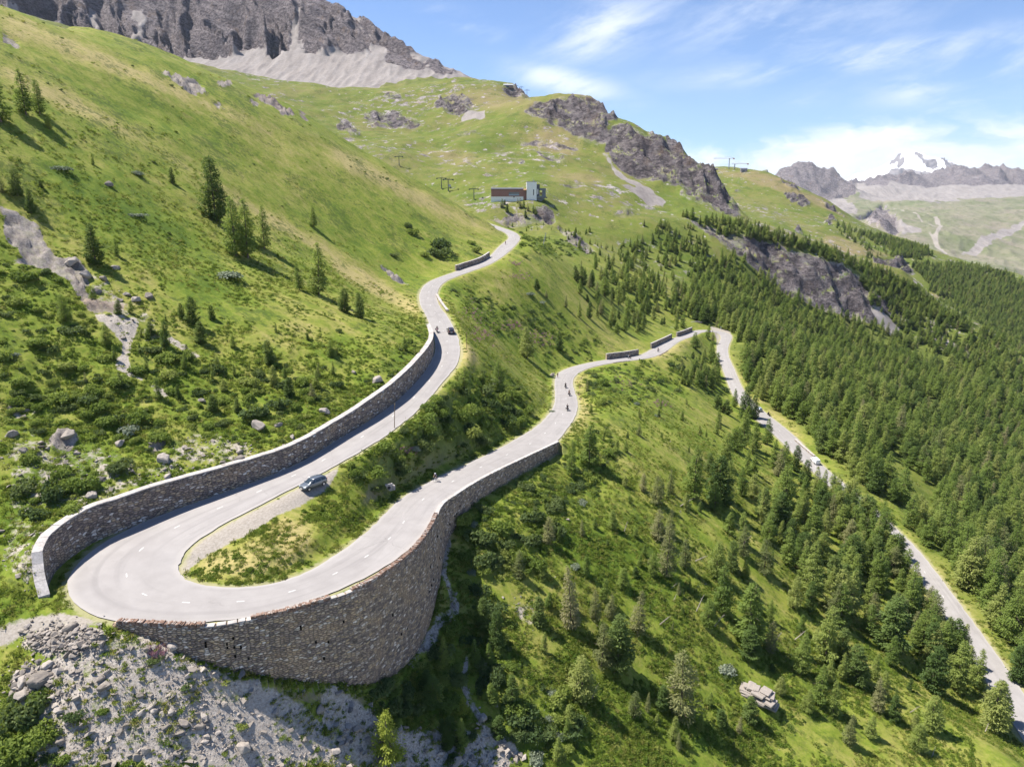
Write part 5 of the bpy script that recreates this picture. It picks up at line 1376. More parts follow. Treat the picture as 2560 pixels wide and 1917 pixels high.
for gate, sp, lo, hi in [(.5, 4.6, .75, 1.1)]:
    gap = fbm(x / 38, y / 38, 3, 301); s_ = (wm > gate) & (gap > -.42 + .25 * rng.random(len(x)))
    cand = [(a, b, rng.uniform(lo, hi)) for a, b in zip(x[s_], y[s_])]
    for i in thin(cand, sp):
        a, b, _ = cand[i]
        zz_ = Hq(a, b)
        rkv = float(mk('rock', np.array([a]), np.array([b]))[0])
        if rkv > .4 and rng.random() < .88: continue
        kind = P_n if rng.random() < .16 else (B_ if rng.random() < .06 and b < 300 else L_)
        TL.append((kind, a, b, zz_, (np.clip(rng.normal(11.2, 2.6), 4.5, 16.5) if kind != P_n else rng.uniform(5.5, 12.5)) * (.8 if b > 560 else 1), 'wood'))
# scattered trees outlined as loose stands on the photograph
STANDS = [([(1985,1185),(2050,1180),(2150,1265),(2255,1380),(2240,1450),(2150,1400),(2060,1310)], 58, .15, (8, 12.5)),
          ([(2240,1430),(2300,1480),(2400,1640),(2500,1800),(2480,1840),(2360,1720),(2260,1560)], 26, .15, (7, 11)),
          ([(1100,1600),(1240,1560),(1330,1700),(1300,1900),(1050,1900),(1010,1760)], 14, .4, (2.5, 5)),
          ([(1560,600),(1700,600),(1820,650),(1900,720),(2000,770),(1900,800),(1760,780),(1640,780),(1560,740)], 260, .3, (5, 10)),
          ([(1440,690),(1560,640),(1680,700),(1780,790),(1740,815),(1640,835),(1540,830),(1440,760)], 130, .35, (5, 10)),
          ([(1700,540),(1860,560),(2060,620),(2240,690),(2380,790),(2440,850),(2330,790),(2180,690),(1980,620),(1800,590)], 420, .5, (5, 10)),
          ([(1600,560),(1740,570),(1780,640),(1680,640)], 60, .7, (4, 8)),
          ([(1840,900),(1880,1000),(1900,1100),(1990,1240),(2140,1330),(2260,1420),(2300,1560),(2180,1640),(2040,1520),(1900,1330),(1800,1180),(1760,960)], 70, .25, (5, 11)),
          ([(1640,1130),(1840,1160),(2060,1340),(2200,1600),(2380,1800),(2300,1900),(2000,1800),(1760,1560),(1560,1300)], 60, .2, (2.2, 8.5)),
          ([(1340,1250),(1560,1200),(1760,1500),(1900,1800),(1860,1910),(1400,1910),(1330,1600)], 44, .35, (1.5, 5.5)), ([(1500,990),(1720,1010),(1800,1150),(1650,1180),(1500,1110)], 16, .6, (1.5, 4)), ([(150,700),(860,880),(800,1010),(560,1080),(200,960)], 26, .8, (1.5, 4.2)),
          ([(1380,560),(1480,580),(1620,640),(1600,700),(1460,640)], 60, .6, (3, 6)), ([(1700,900),(1800,880),(1810,960),(1780,990),(1700,960)], 26, .4, (4, 8)),
          ([(1250,560),(1440,560),(1460,600),(1300,600)], 20, .9, (2, 4)), ([(1820,480),(1900,580),(1990,600),(2120,640),(1900,620)], 30, .9, (3, 6)),
          ([(2140,680),(2330,760),(2560,870),(2560,1000),(2300,860),(2180,770)], 460, .3, (6, 11))]
for poly, cnt, pp, (h0, h1) in STANDS:
    poly = np.array(poly, float); a0, b0 = poly.min(0); a1, b1 = poly.max(0); got = 0; tries = 0
    while got < cnt and tries < cnt * 12:
        tries += 1
        qx = rng.uniform(a0, a1); qy = rng.uniform(b0, b1)
        if not in_poly(np.array([qx]), np.array([qy]), poly)[0]: continue
        if (1995 < qx < 2080 and 1130 < qy < 1245) or (1888 < qx < 1950 and 1030 < qy < 1112): continue      # keeps the van and the stopped motorcycles in view
        p = hit(qx, qy)
        if p is None or p[1] > 1100: continue
        if not clear(p[:1], p[1:2], 2.5)[0] or not offwall(p[:1], p[1:2], 3)[0]: continue
        if np.min((HAND_XY[:, 0] - p[0]) ** 2 + (HAND_XY[:, 1] - p[1]) ** 2) < 9: continue
        kind = P_n if rng.random() < pp else (B_ if rng.random() < .15 and p[1] < 250 else L_)
        TL.append((kind, p[0], p[1], p[2], rng.uniform(h0, h1), 'stand')); got += 1
# the dome's far wood: seen as one mass
DT = []
th, rr, dx_, dy_, dz_ = DOMEG
n = 26000
def dome_z(x, y):
    a = np.clip((np.log(np.hypot(x, y)) - np.log(rr[0])) / (np.log(rr[1]) - np.log(rr[0])), 0, len(rr) - 1.001); b = np.clip((np.arctan2(x, y) - th[0]) / (th[1] - th[0]), 0, len(th) - 1.001)
    i = a.astype(int); j = b.astype(int); f = a - i; g = b - j
    return (dz_[i, j] * (1 - g) + dz_[i, j + 1] * g) * (1 - f) + (dz_[i + 1, j] * (1 - g) + dz_[i + 1, j + 1] * g) * f
rx = np.exp(rng.uniform(math.log(900), math.log(1500), n)); tx = rng.uniform(R(18), R(52), n)
x = np.sin(tx) * rx; y = np.cos(tx) * rx; z = dome_z(x, y)
px, py, _ = project(np.stack([x, y, z], -1))
wobx = fbm(x / 60, y / 60, 3, 150) * 50
dw = np.zeros(n, bool)
for q in (z3([(1240,1500),(1660,1640),(1400,1640),(1150,1500)]), z6([(1480,10),(2212,150),(2700,300),(2700,1000),(2200,640),(1700,390),(1640,330),(1780,330),(2050,460),(1560,200),(1540,160)])): dw |= in_poly(px + wobx, py + wobx * .5, q)
loose = in_poly(px, py, z3([(940,1420),(1660,1640),(1200,1660)])) & (rng.random(n) < .15)
dw |= loose
x, y, z = x[dw], y[dw], z[dw]
for i in range(len(x)): DT.append((x[i], y[i], z[i], rng.uniform(7, 13)))

# ------------------------------------------------------------------ trees: the 300 that show largest stand as objects, the rest are one wood
TLA = np.array([(t[1], t[2], t[3], t[4]) for t in TL])
px, py, dp = project(np.stack([TLA[:, 0], TLA[:, 1], TLA[:, 2] + TLA[:, 3] * .5], -1))
infr = (px > 6) & (px < 2554) & (py > 5) & (py < 1930)
size = TLA[:, 3] / dp * infr + np.r_[np.ones(NHAND) * .02, np.zeros(len(TL) - NHAND)] * infr
order = np.argsort(-size)
cnt = {}; LIM = {'larch_tree': 300, 'pine_tree': 150, 'browned_tree': 80, 'young_tree': 20}
SOLO = []; REST = []
for i in order:
    k = TL[i][0]
    if infr[i] and cnt.get(k, 0) < LIM[k] and sum(cnt.values()) < 420: cnt[k] = cnt.get(k, 0) + 1; SOLO.append(i)
    else: REST.append(i)
LANDMARKS = [('the hairpin retaining wall', -16, 78), ('the parked grey car', -33, 116), ('the long uphill wall', -42, 110), ('the dark car on the upper road', -17, 203),
    ('the motorcycles on the lower road', 17, 205), ('the three low walls', 75, 315), ('the far switchback', 125, 402), ('the layered rock outcrop', 42, 100), ('the lowest road', 106, 140), ('the white van', 107, 290),
    ('the lift station', 12, 605), ('the bare rock slabs', -85, 140), ('the upper road bend', -28, 240), ('the snow pole', -17, 134)]
ORD = ['closest', 'second closest', 'third closest', 'fourth closest', 'fifth closest', 'sixth closest']
ADJ = {'larch_tree': 'feathery green larch', 'pine_tree': 'dense dark green pine', 'browned_tree': 'brown-tinged thinning conifer', 'young_tree': 'bright yellow-green young larch'}
near_rank = {}
def lab_tree(i):
    kind, x, y, z, h, note = TL[i]
    adj = ADJ[kind]; sz = 'tall' if h > 9 else ('small' if h < 5 else 'medium')
    if note == 'wood': return f'{sz} {adj} in the dense wood beyond the lowest road', 'trees of the dense wood'
    d = [math.hypot(x - a, y - b) for _, a, b in LANDMARKS]; j = int(np.argmin(d))
    key = (kind, j); near_rank[key] = near_rank.get(key, 0) + 1; r = near_rank[key]
    nm = LANDMARKS[j][0]
    if r <= 6: return f'{adj}, {ORD[r - 1]} one to {nm}', 'trees scattered over the slopes'
    return f'{adj} on the open slope around {nm}', 'trees scattered over the slopes'
def tree_obj(i):
    kind, x, y, z, h, note = TL[i]
    v = TREES[kind][int(_hash(np.array([i * 3.0]), np.array([7.0]), 5)[0] * 997) % len(TREES[kind])]
    s = h / BASEH[kind]; w = s * random.uniform(.8, 1.25)
    r = empty({'larch_tree': 'larch_tree', 'pine_tree': 'pine_tree', 'browned_tree': 'browned_conifer', 'young_tree': 'young_larch'}[kind], (x, y, z - .15), random.uniform(0, 6.28))
    r.scale = (w, w, s)
    r.rotation_euler[0] = random.gauss(0, .03); r.rotation_euler[1] = random.gauss(0, .03)
    for nm, me in zip(('trunk', 'crown'), v):
        c = bpy.data.objects.new(nm, me); COL.objects.link(c); c.parent = r
    return r
SOLO.sort(key=lambda i: min(math.hypot(TL[i][1] - a, TL[i][2] - b) for _, a, b in LANDMARKS))
for i in SOLO:
    r = tree_obj(i); lb, gp = lab_tree(i); tag(r, lb, 'tree', gp)
def joined(kind, k):
    tm, cm = TREES[kind][k]
    bm = bmesh.new(); bm.from_mesh(tm); nf = len(bm.faces); bm.from_mesh(cm)
    bm.faces.ensure_lookup_table()
    for f in bm.faces[nf:]: f.material_index = 1
    me = bpy.data.meshes.new(kind); bm.to_mesh(me); bm.free()
    me.materials.append(tm.materials[0]); me.materials.append(cm.materials[0])
    return me
def wood_scatter(name, items, label, weights=None):
    pos = np.array([(t[0], t[1], t[2] - .2) for t in items]); h = np.array([t[3] for t in items]) / 10
    w = h * rng.uniform(.75, 1.3, len(h))
    rot = np.c_[rng.normal(size=(len(h), 2)) * .055, rng.uniform(0, 6.28, len(h))]
    ks = [joined('larch_tree', k) for k in range(7)] + [joined('pine_tree', k) for k in range(2)] + [joined('browned_tree', 1)]
    return scatter(name, ks, pos, np.c_[w, w, h], rot, label, 'wood')
wood_scatter('conifer_wood', [(TL[i][1], TL[i][2], TL[i][3], TL[i][4]) for i in REST], 'dense mass of larches and pines covering the valley slope beyond the lowest road')
wood_scatter('far_wood', DT, 'distant bluish conifer wood on the lower flank of the grassy dome')
print('trees', len(TL), 'solo', len(SOLO), cnt, 'far', len(DT), round(time.time() - T0, 1))

# dead snags: bleached leaning trunks among the living trees
def snag_mesh(seed):
    rg = random.Random(seed); mb = MB()
    mb.tube([(0, 0, -.4), (.05, 0, 1.5), (.12, .05, 3.2), (.3, .05, 4.6)], [.17, .13, .08, .02], 6)
    for k in range(9):
        z = rg.uniform(1.0, 4.2); a = rg.uniform(0, 6.28); L = rg.uniform(.4, 1.1) * (1.2 - z / 5)
        mb.tube([(.05, 0, z), (math.cos(a) * L, math.sin(a) * L, z + L * .25)], [.04, .008], 4, False)
    me = bpy.data.meshes.new('snag'); me.from_pydata(mb.v, [], mb.f); me.materials.append(DEAD); return me
SNAGS = [snag_mesh(i) for i in range(3)]
sn = [((1650,1560),40,.6),((1741,1527),44,.5),((1785,1565),50,.45),((1738,1402),34,.9),((1926,1622),52,.4),((1985,1600),45,1.0),((2070,1320),44,.6),((1678,1470),22,.8),((1684,1500),20,.9),((1560,1330),30,.3),((1850,1370),44,.5),((1910,1437),24,.7),((1700,1265),38,.8),((2462,1830),30,1.0),((2275,1780),30,.8),((1480,1745),44,.3),((2330,1890),26,.9)]
for k, ((a, b), hp, ln) in enumerate(sn):
    p = hit(a, b); dp = project(p[None])[2][0]; h = hp * dp / FOC
    o = link('dead_trunk', SNAGS[k % 3]); o.location = (p[0], p[1], p[2]); s = h / 4.4; o.scale = (s, s, s)
    o.rotation_euler = (0, ln, random.uniform(-.9, .9))
    r = k + 1
    tag(o, ['bleached dead trunk leaning beside the brown-tinged conifers below the wall', 'bare grey snag on the open meadow slope'][k > 0], 'dead tree', 'dead trunks on the meadow')
# ------------------------------------------------------------------ shrubs
SH = []
def bush_px(sx, sy, wpx, willow=False, flat=1.0):
    p = hit(sx, sy)
    if p is None: return
    dp = project(p[None])[2][0]; SH.append((p[0], p[1], p[2], wpx * dp / FOC / 2, flat, willow, 'hand'))
for q in [(154,424,62,1,.6),(342,437,42,1,.8),(342,540,46,1,.6),(564,690,96,1,.5),(1435,1417,30,1,1),(1379,1732,38,1,1),(1402,1841,28,1,1.1),(1324,737,30,1,.8),(1355,757,24,1,.8),(1456,1258,32,1,.9),(1813,1677,64,1,.8),(1380,1030,20,1,.8),(1640,1040,24,1,.8),(1590,1010,24,1,.8),
  (1021,568,28,0,1),(1033,587,34,0,1),(1103,622,68,0,1),(1099,640,54,0,1),(1188,630,34,0,1),(1180,612,26,0,1),(1060,640,30,0,.8),(985,640,24,0,.8),
  (1200,1350,66,0,1),(1260,1330,70,0,1.1),(1330,1360,60,0,1.1),(1210,1410,56,0,1.2),(1290,1400,52,0,1.1),(1160,1310,46,0,1.2),(1330,1300,60,0,1),(1390,1330,52,0,1),(1340,1420,58,0,1.1),(1200,1480,50,0,1.1),(1230,1530,60,0,1.1),(1240,1700,56,0,1.2),(1200,1660,44,0,1),(1290,1780,66,0,1),(1330,1840,60,0,1),(1150,1850,44,0,1),(1100,1640,70,0,1),(1060,1720,66,0,1),(1010,1770,50,0,1),(960,1720,50,0,1),(1130,1580,60,0,1),(1140,1700,60,0,1),
  (60,1800,100,0,1.2),(110,1850,90,0,1),(30,1880,100,0,1.1),(90,1760,70,0,1.1),(190,1790,44,0,.8),(260,1780,36,0,.8),(470,1715,34,0,.7),(390,1650,36,0,.7),(150,1900,50,0,.8),(180,1280,60,0,1),(130,1240,80,0,1.1),(210,1220,70,0,1),(90,1290,60,0,.9),(300,1170,60,0,.9),(150,1190,60,0,.9),(60,1230,60,0,1),(400,1100,54,0,.9),(340,1050,60,0,.9),(270,1060,60,0,.9),
  (1051,1111,51,0,0.85),(1170,1026,51,0,0.89),(1255,998,50,0,0.96),(1067,1081,53,0,1.09),(998,1184,45,0,0.84),(1274,1071,54,0,1.14),(1203,1109,47,0,1.03),(1286,1001,56,0,1.14),(1223,1028,43,0,0.85),(1103,1040,45,0,1.18),(1216,986,53,0,1.19),(1085,1100,44,0,0.8),(960,1122,54,0,0.93),(1093,1005,45,0,0.87),(1067,1021,44,0,0.87),(1044,1072,39,0,0.83),(1045,1161,37,0,0.81),(1072,1047,54,0,0.83),(1139,969,47,0,0.86),(1195,1033,51,0,0.94),(1317,1029,41,0,0.91),(1187,1085,44,0,0.86),(1300,1057,36,0,1.03),
  (1250,1100,0.1,0,1),(1120,1080,50,0,1.1),(1060,1130,54,0,1.1),(1160,1050,56,0,1.2),(1220,1020,54,0,1.2),(1000,1170,50,0,1.1),(940,1190,50,0,1),(1270,1060,46,0,1.1),(1100,1010,40,0,1),(1180,1090,54,0,1.1),(890,1190,40,0,1.2),(880,1170,30,0,1.5),
  (380,880,50,0,.8),(410,900,60,0,.8),(460,890,50,0,.8),(420,940,50,0,.8),(350,930,50,0,.8),(100,860,60,0,.7),(180,830,60,0,.7),(60,700,60,0,.8),(40,760,60,0,.7),(170,920,60,0,.7),(260,900,50,0,.7),(300,960,60,0,.8),(230,980,60,0,.8),(140,1000,66,0,.8),(60,960,60,0,.8),(510,930,30,0,.9),(800,1272,14,0,1.6)]:
    if q[2] > 1: bush_px(q[0], q[1], q[2], bool(q[3]), q[4])
hx = np.array([(s[0], s[1]) for s in SH])
x, y, z = random_ground(52000, 48, 520)
sm = mk('shrub', x, y); rk_ = mk('rock', x, y); sc2 = mk('scree', x, y); wd = mk('wood', x, y); gv = mk('gravel', x, y)
patchy = fbm(x / 9, y / 9, 3, 201) + fbm(x / 30, y / 30, 2, 202) * .6
prob = np.clip(sm * (.62 + patchy * .9), 0, 1) + (1 - sm) * np.clip(patchy + fbm((x * .86 - y * .5) / 40, (x * .5 + y * .86) / 9, 3, 203) * .5 - .30, 0, 1) * .30 * (1 - sstep(250, 430, np.hypot(x, y)) * .7) * (x < 40 + y) + wd * .25
prob = prob * (1 - .8 * sstep(.5, .8, sc2)) + .05 * (sc2 > .6)
prob = prob * (1 - .86 * np.clip(rk_, 0, 1)) * (1 - np.clip(gv * 2, 0, 1))
keep = (rng.random(len(x)) < prob) & clear(x, y, 1.6) & offwall(x, y, 1.3)
x, y, z, sm = x[keep], y[keep], z[keep], sm[keep]
rd = np.hypot(x, y)
rad = rng.lognormal(-.42, .42, len(x)) * (.55 + .5 * sm) * (1 + sstep(150, 450, rd) * .8)
rad = np.clip(rad, .22, 2.3)
cand = sorted(range(len(x)), key=lambda i: -rad[i])
kp = thin([(x[i], y[i], .55 + .5 * rad[i]) for i in cand], 1.15)
kp = [cand[i] for i in kp]
for i in kp: SH.append((x[i], y[i], z[i], rad[i], rng.uniform(.7, 1.1), rng.random() < .03, 'wild'))
SA = np.array([s[:4] for s in SH])
px, py, dp = project(SA[:, :3]); seen = (px > 4) & (px < 2556) & (py > 0) & (py < 1915) & (sample(VIS.astype(float), SA[:, 0], SA[:, 1]) > .5)
sz = SA[:, 3] / dp * seen + np.array([.05 if s[6] == 'hand' else 0 for s in SH]) * seen
od = np.argsort(-sz)
solo = list(od[:300]); rest = list(od[300:])
br = {}
for n_, i in enumerate(solo):
    a, b, c, r_, fl, wil, note = SH[i]
    me = (WILLOWS if wil else BUSHES)[n_ % (3 if wil else 5)]
    o = link('willow_shrub' if wil else 'green_shrub', me); o.location = (a, b, c - .08 * r_); o.scale = (r_ * random.uniform(.9, 1.2), r_ * random.uniform(.9, 1.2), r_ * fl * 1.25); o.rotation_euler[2] = random.uniform(0, 6.28)
    d = [math.hypot(a - q[1], b - q[2]) for q in LANDMARKS]; j = int(np.argmin(d)); k = (wil, j); br[k] = br.get(k, 0) + 1
    kind = 'silvery grey willow bush' if wil else 'rounded leafy green shrub'
    szw = 'wide' if r_ > 1.3 else 'small'
    if br[k] <= 4: tag(o, f'{szw} {kind}, {["largest", "second largest", "third largest", "fourth largest"][br[k] - 1]} by {LANDMARKS[j][0]}', 'shrub', 'shrubs on the slopes')
    else: tag(o, f'{szw} {kind} among others around {LANDMARKS[j][0]}', 'shrub', 'shrubs on the slopes')
pos = SA[rest, :3]; r_ = SA[rest, 3]; fl = np.array([SH[i][4] for i in rest])
scatter('shrub_cover', CLUMPS, pos - np.c_[0 * r_, 0 * r_, .1 * r_], np.c_[r_ * 1.1, r_ * 1.1, r_ * fl * 1.3], np.c_[rng.normal(size=(len(r_), 2)) * .12, rng.uniform(0, 6.28, len(r_))], 'low green shrubs and juniper covering the slopes', 'undergrowth')
# meadow grass
x, y, z = random_ground(110000, 45, 430); q_ = rng.random(len(x)) > sstep(130, 330, np.hypot(x, y)) * .95; x, y, z = x[q_], y[q_], z[q_]
bad = np.clip(mk('rock', x, y) * 1.2 + mk('scree', x, y) * .85 + mk('gravel', x, y) * 1.5, 0, 1)
keep = (rng.random(len(x)) > bad) & clear(x, y, .5) & offwall(x, y, .9) & (fbm(x / 6, y / 6, 3, 207) + .5 * fbm(x / 25, y / 25, 2, 208) > -.05 + .3 * (rng.random(len(x)) - .5) + .25 * sstep(150, 300, np.hypot(x, y)))
x, y, z = x[keep], y[keep], z[keep]; s = rng.uniform(.35, .95, len(x)) * (1 + sstep(100, 400, np.hypot(x, y)) * 1.3)
scatter('meadow_grass', TUFTS, np.c_[x, y, z - .03], np.c_[s * 1.2, s * 1.2, s * rng.uniform(.6, 1.2, len(s))], np.c_[rng.normal(size=(len(s), 2)) * .15, rng.uniform(0, 6.28, len(s))], 'tussocky alpine meadow grass', 'grass')
x, y, z = random_ground(150000, 46, 250); q_ = rng.random(len(x)) > sstep(110, 250, np.hypot(x, y)) * .75; x, y, z = x[q_], y[q_], z[q_]
bad = np.clip(mk('rock', x, y) * 1.1 + mk('scree', x, y) * 1.28 + mk('gravel', x, y) * 1.6 + mk('dry', x, y) * .5, 0, 1)
keep = (rng.random(len(x)) > bad) & clear(x, y, .7) & offwall(x, y, .9) & (fbm(x / 3.5, y / 3.5, 3, 221) + .7 * fbm(x / 14, y / 14, 3, 222) > -.02 + .35 * (rng.random(len(x)) - .5))
x, y, z = x[keep], y[keep], z[keep]; s = np.clip(rng.lognormal(-1.0, .4, len(x)), .16, .75)
scatter('herb_cover', HERBS, np.c_[x, y, z - .03], np.c_[s, s, s * rng.uniform(.8, 1.3, len(s))], np.c_[rng.normal(size=(len(s), 2)) * .15, rng.uniform(0, 6.28, len(s))], 'low leafy herbs and dwarf shrubs knitted into the meadow', 'herbs')
fx = []
for (a, b, w_, h_, n_) in [(1274, 815, 40, 14, 90), (1350, 845, 46, 20, 90), (1205, 835, 30, 22, 60), (1290, 660, 18, 8, 40), (1180, 785, 30, 30, 50), (1650, 1010, 30, 12, 40), (1440, 985, 20, 30, 40), (1300, 690, 30, 10, 40), (1560, 960, 40, 20, 30), (1020, 1130, 30, 14, 20), (560, 1265, 20, 10, 10), (400, 1630, 26, 14, 16)]:
    for _ in range(n_):
        p = hit(a + random.gauss(0, w_ * .5), b + random.gauss(0, h_ * .5))
        if p is not None and clear(p[:1], p[1:2], .8)[0]: fx.append(p)
fx = np.array(fx); s = rng.uniform(.4, .9, len(fx))
scatter('wildflower_cover', FLOWERS, fx, np.c_[s, s, s], np.c_[np.zeros((len(s), 2)), rng.uniform(0, 6.28, len(s))], 'drifts of pink willowherb in the grass', 'wildflowers')

# ------------------------------------------------------------------ stones
x, y, z = random_ground(70000, 46, 330)
x2, y2, z2_ = random_ground(90000, 46, 120, -50, 5); x = np.r_[x, x2]; y = np.r_[y, y2]; z = np.r_[z, z2_]
a_ = np.clip(mk('scree', x, y) + mk('rock', x, y) * .34, 0, 1); lum = fbm(x / 5, y / 5, 3, 211)
prob = a_ * (.75 + lum * .7) + .006
keep = (rng.random(len(x)) < prob) & clear(x, y, 1.0) & offwall(x, y, .9) & (np.hypot(x + 33.4, y - 116.2) > 7) & (mk('gravel', x, y) < .3)
x, y, z = x[keep], y[keep], z[keep]
s = np.clip(rng.pareto(2.3, len(x)) * .10 + .06, .06, .75)
P0 = np.c_[x, y, z]
# the tipped heap beside the track
hp = []
for _ in range(900):
    q = hit(170 + random.gauss(0, 44), 1600 + random.gauss(0, 18))
    if q is not None: hp.append((q[0], q[1], q[2] + random.uniform(0, .35)))
for _ in range(260):
    q = hit(100 + random.gauss(0, 40), 1715 + random.gauss(0, 26)); hp.append((q[0], q[1], q[2] + random.uniform(0, .2)))
hp = np.array(hp); hs = np.clip(rng.pareto(2.4, len(hp)) * .16 + .12, .1, .6)
P0 = np.r_[P0, hp]; s = np.r_[s, hs]
scatter('scree_rubble', STONES, P0 + np.c_[0 * s, 0 * s, s * .15], np.c_[s, s, s], np.c_[rng.normal(size=(len(s), 2)) * .35, rng.uniform(0, 6.28, len(s))], 'broken grey stones lying on the scree and rubble', 'rubble')
BL = [(288,671,26),(372,742,36),(340,752,30),(318,738,24),(300,752,20),(260,700,34),(240,730,30),(215,690,40),(180,660,44),(505,1003,24),(645,1068,46),(696,1064,24),(811,1031,40),(885,933,20),(943,955,40),(270,463,28),(712,1120,22),(732,1095,20),(600,1150,36),(560,1170,30),(410,1150,40),(300,1110,34),(170,1090,44),(420,1195,30),(30,1090,40),(60,1130,36),(230,1240,36),(1381,939,20),(600,1130,26),(250,1200,30),
  (432,1619,50),(369,1623,28),(105,1701,62),(58,1740,48),(58,1706,38),(260,1720,36),(253,1697,30),(268,1681,24),(119,1664,34),(150,1778,26),(204,1810,24),(354,1782,26),(385,1778,26),(404,1786,24),(426,1782,26),(352,1740,28),(459,1808,34),(416,1819,28),(500,1817,32),(365,1876,32),(606,1872,44),(801,1775,34),(154,1856,30),(206,1611,40),(179,1572,46),(889,1825,30),(1208,1794,26),(1239,1761,18),(1138,1907,36),(690,1780,24),(560,1760,22),(760,1850,30),(840,1880,28),(300,1830,24),(120,1600,20),(470,1690,22),(68,1566,22),(1420,1300,16),(1210,1660,18),(1290,1900,24),(795,1600+100,22)]
for k, (a, b, wpx) in enumerate(BL):
    p = hit(a, b)
    if p is None: continue
    dp = project(p[None])[2][0]; r_ = wpx * dp / FOC / 2
    o = link('boulder', BOULDERS[k % 6]); o.location = (p[0], p[1], p[2] + r_ * .12); o.scale = (r_ * 1.1, r_ * 1.1, r_ * random.uniform(.8, 1.15)); o.rotation_euler = (random.gauss(0, .25), random.gauss(0, .25), random.uniform(0, 6.28))
    big = 'large' if wpx > 38 else 'angular'
    if k < 9: tag(o, f'{big} grey boulder along the bare rock slabs high on the hillside', 'boulder', 'boulders of the upper rock slabs')
    elif b < 1260 and a < 1000: tag(o, f'{big} pale boulder in the shrubs above the long uphill wall', 'boulder', 'boulders above the long wall')
    elif a == 1381: tag(o, 'pale stones at the inner edge of the lower road bend beside a cyclist', 'boulder')
    else: tag(o, f'{big} grey boulder on the scree below the hairpin retaining wall', 'boulder', 'boulders on the scree')
# the layered outcrop in the meadow
def outcrop():
    bm = bmesh.new(); rg = random.Random(5)
    p = hit(1885, 1745); dp = project(p[None])[2][0]; W = 118 * dp / FOC
    for k in range(9):
        f = k / 8
        for s in range(4):
            L = W * rg.uniform(.22, .42) * (1 - .4 * f); cxx = W * (rg.uniform(-.36, .36)) * (1 - .35 * f) + f * .3
            M = Matrix.Translation((cxx, rg.uniform(-.4, .5) + f * .5, -.5 + k * .27)) @ Matrix.Rotation(rg.uniform(-.25, .25), 4, 'Z') @ Matrix.Rotation(.12, 4, 'Y') @ Matrix.Diagonal((L, rg.uniform(1.3, 2.4), .34, 1))
            r = bmesh.ops.create_cube(bm, size=1.0, matrix=M)
            for v in r['verts']: v.co += Vector((rg.uniform(-.18, .18), rg.uniform(-.15, .15), rg.uniform(-.06, .06)))
    bmesh.ops.bevel(bm, geom=bm.edges[:], offset=.05, segments=1, affect='EDGES')
    me = bpy.data.meshes.new('rock_outcrop'); bm.to_mesh(me); bm.free(); me.materials.append(ROCKM)
    o = link('rock_outcrop', me); o.location = p; o.rotation_euler[2] = -.5
    tag(o, 'large pale layered rock outcrop in the meadow among the larches', 'rock')
outcrop()
# ------------------------------------------------------------------ vehicles
def paint_mat(name, c, metal=.3, rough=.28):
    if name in MATS: return MATS[name]
    m, t = mat(name)
    P = t.n('ShaderNodeTexCoord').outputs['Object']
    cc = t.mix(t.math('MULTIPLY', t.rng(t.noise(P, 3, 4, .6), .4, .7), .25), c, tuple(.75 * k + .25 * .2 for k in c))
    t.bsdf(cc, rough, None, .5, Metallic=metal, Coat_Weight=.6, Coat_Roughness=.08)
    MATS[name] = m; return m
GLASS = simple('car_glass', (.03, .04, .045), .06, .8); RUBBER = simple('rubber', (.02, .02, .021), .8, .2); RIM = simple('alloy', (.45, .46, .48), .3, .5, .8)
LAMP = simple('lamp_glass', (.55, .58, .60), .1, .8); RED = simple('tail_lamp', (.35, .015, .012), .2, .6); PLATE = simple('number_plate', (.78, .78, .76), .5); DARKP = simple('black_plastic', (.03, .03, .032), .6); CHROME = simple('chrome', (.6, .6, .62), .2, .5, .9)

